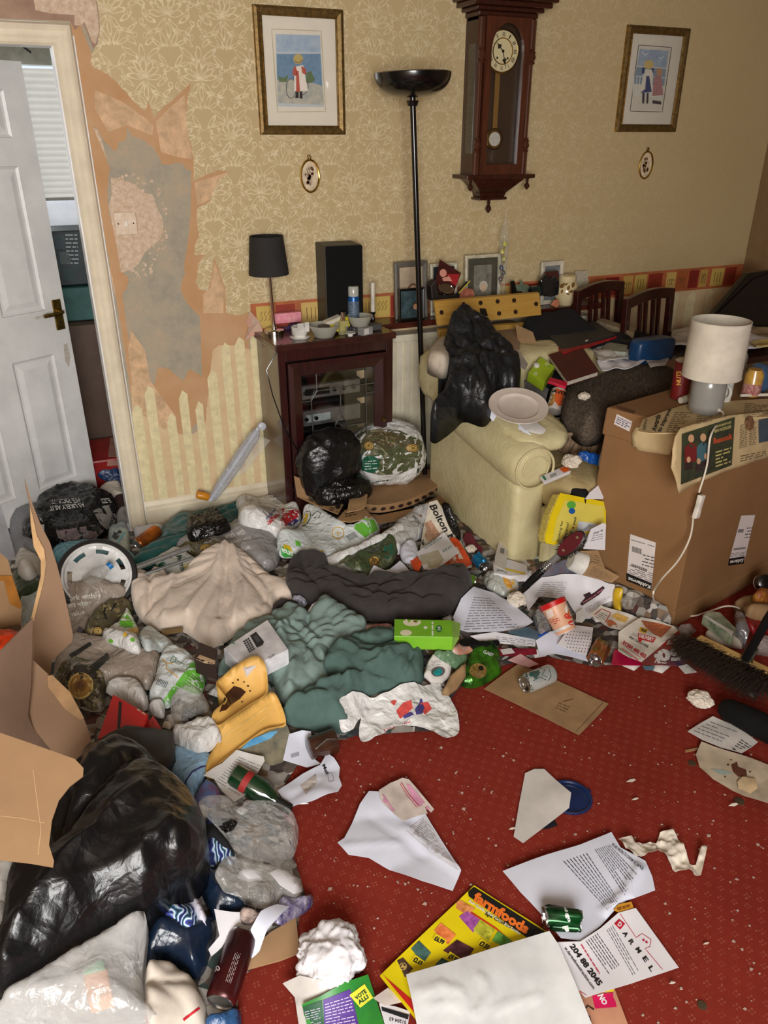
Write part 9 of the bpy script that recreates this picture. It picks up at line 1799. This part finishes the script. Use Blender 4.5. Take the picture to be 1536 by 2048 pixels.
ink('magenta_block',[flat((214,20,90)),('p',_z('1184 1992 1234 1984 1242 2014 1190 2018'),9)],mag);ink(PT,[flat((240,230,236)),('t','ON',((1206,2012),(1194,1992),(1206,1988),(1216,2008)),.05)],mag,off=.002);ink('yellow_edge',[flat((230,210,40)),('p',_z('1130 1962 1150 1974 1232 1976 1234 1984 1150 1986'),8)],mag,off=.0014);ink('eye_print',[flat((50,34,30)),('e',1176,2040,6,10,-.2),('r',_z('1168 2020 1176 2012 1188 2020'),3)],mag);ink('eye_white',[flat((190,180,176)),('e',1178,2040,2,4)],mag,off=.002)
dm=sheet('builder_leaflet','white leaflet of a building firm with a house outline and DARMEL lettering','leaflet',_z('1110 1890 1160 1888 1200 1860 1236 1828 1271 1818 1316 1880 1357 1937 1262 1970 1170 1999 1146 1974'),PAPER,dz=.007,fold=fQ(.004,4,77),step=.014)
ink('masthead',[INKK]+[('t',ch,((x,y),(x+6,y+9),(x+14,y+4),(x+8,y-5)),.03) for ch,x,y in (('A',1244,1867),('R',1256,1883),('M',1270,1899),('E',1284,1917),('L',1296,1936))],dm)
ink('red_diamond',[flat((190,20,50)),('p',_z('1228 1848 1238 1838 1250 1848 1240 1860'),6)],dm);ink('diamond_letter',[flat((236,226,226)),('t','D',((1234,1851),(1240,1856),(1245,1848),(1239,1843)),.05)],dm,off=.002)
ink('house_outline',[flat((190,40,70)),('r',_z('1240 1828 1272 1876 1284 1868 1302 1880 1300 1894 1290 1898 1330 1946'),1.2),('p',_z('1284 1880 1288 1878 1290 1882 1286 1884'),5),('p',_z('1290 1884 1294 1882 1296 1886 1292 1888'),5),('r',[(1146,1974),(1180,1996)],1)],dm)
ink('phone_number',[INKK,('t','204 88 2045',((1138,1893),(1196,1974),(1206,1967),(1148,1887)),.04)],dm);ink(PT,[flat((70,66,70)),('t','w.darmelconstruction.com',((1128,1897),(1186,1980),(1191,1976),(1133,1893)),.02),('l',((1170,1884),(1216,1950),(1240,1930),(1196,1866)),6,.3,.12),('l',((1212,1862),(1264,1952),(1280,1944),(1226,1850)),4,.25,.1)],dm);ink('red_text',[flat((190,70,90)),('l',((1152,1880),(1196,1950),(1202,1946),(1158,1876)),1,.4,.12)],dm)
tc_,tcb=can('crushed_green_can','crushed dark green drinks can lying on the printed letter',(1170,1846),(1092,1838),.034,mat('dark_green_can',(20,92,40),.18,.5,rgb2=(8,24,14),vs=14),h=.10,wob=crush(9,.018,onZ(1130,1830,.02)),za=.04,zb=.042)
ink(PT,[flat((220,226,220)),('t','Tango',((1122,1806),(1134,1846),(1144,1842),(1132,1803)),.05)],tcb);ink('recycle_mark',[flat((206,214,206)),('p',_z('1124 1852 1136 1850 1138 1862 1126 1864'),5)],tcb)
mb2=soft('mailing_bag','white plastic mailing bag with embossed wrinkles at the bottom centre','bag',_z('812 1955 900 1930 1000 1898 1098 1868 1116 1896 1150 1975 1194 2080 838 2080 824 2010'),pl('white_mailer',(222,224,224),.3,bump=.12,crk=5),thick=.002,dome=0,dz=.012,fold=fQ(.006,3,79),step=.012,rnd=False,
 creases=[((836,1990),(880,1975),(920,1990),.006,.006),((840,2000),(890,1990),(930,2010),.005,.005),((850,2020),(900,2014),(936,2030),.005,.006),((960,1960),(980,2000),(950,2040),.006,.008),((980,2030),(1040,2010),(1080,2000),.004,.006)])
bl2=thing('round_cover','round dark blue plastic lid half under a plain white envelope','lid',tuple(onZ(1139,1597,.001)))
MB().lathe([(0,.060),(.004,.064),(.008,.064),(.010,.061),(.009,.057),(.005,.055),(.005,.045),(.004,.044),(.004,.001)],(0,0,0),None,48).build('lid_body',mat('navy_plastic',(18,40,84),.3,coat=.3),bl2,smooth=True);MB().box((.055,-.008,.001),(.072,.008,.005)).build('lid_tab',MATS['navy_plastic'],bl2,bevel=.002)
hstamp_poly([(bl2.location.x+.06*math.cos(a),bl2.location.y+.06*math.sin(a)) for a in np.linspace(0,6.2,20)],.011);hupd()
sheet('photo_card','black and white card corner under the plain envelope','card',_z('1085 1660 1092 1646 1108 1640 1115 1652 1100 1658'),mat('black_card',(26,30,40),.4),dz=.002)
sheet('plain_envelope','plain white many sided envelope resting on the blue lid','envelope',_z('1050 1548 1068 1540 1088 1540 1112 1562 1142 1588 1138 1618 1094 1652 1046 1689 1027 1676 1038 1610'),PAPERG,dz=.004,fold=fQ(.003,4,82))
soft('toilet_paper','twisted strip of white toilet paper beside the printed letter','tissue',_z('1236 1680 1262 1680 1270 1690 1300 1686 1312 1690 1320 1666 1345 1664 1360 1685 1380 1726 1392 1728 1400 1700 1414 1695 1402 1750 1388 1750 1384 1742 1350 1745 1336 1725 1322 1706 1295 1712 1270 1715 1250 1702'),TISSUE,thick=.001,dome=0,dz=.008,fold=fP(.020,13,83),step=.005,rnd=False)
ball('used_tissue','crumpled cream tissue left of the black bottle on the carpet',(1402,1404),.040,TISSUE,seed=37,k=26,sq=.5)
bkb=thing('black_bottle','matt black bottle shape lying on the carpet at the right edge','bottle',(0,0,0));A=onZ(1450,1416,.04);B=onZ(1560,1470,.045);MB().lathe([(-.02,.006),(-.012,.024),(.01,.036),(.09,.042),(.3,.045)],A,B,32).build('bottle_body',M_BLACKM,bkb,smooth=True)
hl=sheet('handwritten_letter','handwritten sheet with a dark stamp near the black bottle','letter',_z('1374 1468 1400 1450 1425 1436 1470 1456 1515 1488 1500 1500 1482 1512 1440 1500 1405 1486'),PAPERG,dz=.004,fold=fQ(.006,5,84));ink('handwriting',[flat((110,110,120)),('l',((1384,1464),(1440,1486),(1478,1462),(1424,1442)),5,.18,.2)],hl);ink('dark_stamp',[flat((30,36,30)),('p',_z('1450 1500 1460 1492 1478 1504 1468 1512'),6)],hl);ink(PT,[flat((80,80,84)),('l',((1468,1494),(1490,1504),(1504,1492),(1484,1478)),4,.4,.5)],hl)
sp9=sheet('stained_paper','long cream sheet with a brown splash on the carpet at the right','paper',_z('1391 1512 1402 1486 1430 1498 1480 1514 1550 1538 1550 1622 1486 1600 1424 1566 1398 1540'),mat('cream_paper2',(196,180,156),.85),dz=.006,fold=fQ(.008,5,86));ink('brown_splash',[flat((96,56,40)),('p',_z('1462 1530 1474 1524 1476 1534 1492 1540 1494 1552 1476 1554 1466 1544'),5),('e',1456,1530,2.4,2),('e',1450,1554,2,1.6),('e',1500,1544,2,1.6),('e',1462,1520,1.6,1.4)],sp9);ink('teal_streak',[flat((160,176,170)),('p',_z('1420 1538 1448 1540 1466 1548 1440 1550'),6)],sp9);ink('handwriting',[INKK,('l',((1410,1560),(1420,1562),(1420,1544),(1410,1546)),4,.3,.6)],sp9)
sheet('torn_receipt','small torn receipt on the stained cream sheet','paper',_z('1474 1566 1484 1556 1512 1560 1514 1580 1500 1590 1476 1580'),mat('receipt',(206,180,140),.85),dz=.004)
stk=MB().prism([onZ(*p,.004) for p in _z('1370 1500 1398 1494 1399 1498 1371 1504')],(0,0,-.003)).build('wooden_stick',mat('pale_wood',(170,130,90),.7));tag(stk,'flat wooden stick on the carpet left of the stained sheet','stick')
for i,(px,lab) in enumerate(((_z('1356 1334 1374 1330 1394 1346 1370 1349'),'receipt on the carpet under the broom bristles'),(_z('1430 1338 1452 1332 1471 1362 1444 1363'),'pale card under the middle of the broom bristles'),(_z('1480 1356 1506 1350 1526 1374 1494 1376'),'pale card under the right broom bristles'),(_z('1488 1386 1500 1382 1516 1388 1506 1397'),'small diamond shaped white scrap above the black bottle'),(_z('1284 1332 1310 1334 1306 1342 1290 1341'),'blue grey scrap at the carpet edge below the menus'),(_z('1000 1300 1022 1296 1030 1306 1006 1310'),'white scrap over the crimson strip'))):
 sheet('paper_scrap',lab,'paper',px,PAPERG if i!=4 else mat('blue_grey_print',(84,112,130)),dz=.003)
def coin(px,r,lab): 
 c=onZ(*px,.0005);t=MB().lathe([(0,r),(.002,r)],c,None if False else c+Vector((0,0,1)),20).build('coin',mat('dull_coin',(96,80,60),.5,.4));tag(t,lab,'coin')
coin((1384,1527),.012,'dull brown coin by the wooden stick');coin((1478,1603),.014,'larger dull coin below the stained sheet');coin((1404,2011),.010,'grey coin on the carpet in the bottom right')
cr_=MB();rr=random.Random(77)
for _ in range(300):
 x,y=rr.uniform(640,1536),rr.uniform(1390,2046);p=onZ(x,y,0);s=rr.uniform(.0012,.004)*(1.6 if rr.random()<.1 else 1)
 if HF[hidx(p.x,p.y)]>.004:continue
 a0=rr.uniform(0,6);cr_.prism([p+Vector((s*math.cos(a0+t)*rr.uniform(.6,1.6),s*math.sin(a0+t),.0006)) for t in (0,1.4,2.7,4.4)],(0,0,.0012))
o=cr_.build('carpet_crumbs',mat('crumbs',(206,190,176),.9,rgb2=(150,120,104),vs=400));tag(o,'tiny white crumbs and fluff scattered over the open carpet','crumbs',kind='stuff')
for i,(q,sz,lab) in enumerate((((1262,1562),.014,'curled white paper shaving on the carpet right of the blue lid'),((1270,1600),.010,'small white crumb flake below the curled shaving'),((1466,1612),.014,'white shell like flake by the large coin'),((1024,1660),.010,'white flake left of the plain envelope'),((1412,1888),.009,'white flake on the dark carpet at the right'),((1344,1968),.010,'white crumb pile right of the builder leaflet'))):
 w=sz*700;sheet('paper_flake',lab,'scrap',[(q[0]-w,q[1]+2),(q[0]-w*.3,q[1]-w*.25),(q[0]+w*.6,q[1]-w*.4),(q[0]+w,q[1]-1),(q[0]+w*.2,q[1]+w*.3)],TISSUE,dz=.003,step=.006)
print('objects',len(bpy.data.objects),'tris',sum(len(p.vertices)-2 for o in bpy.data.objects if o.type=='MESH' for p in o.data.polygons))
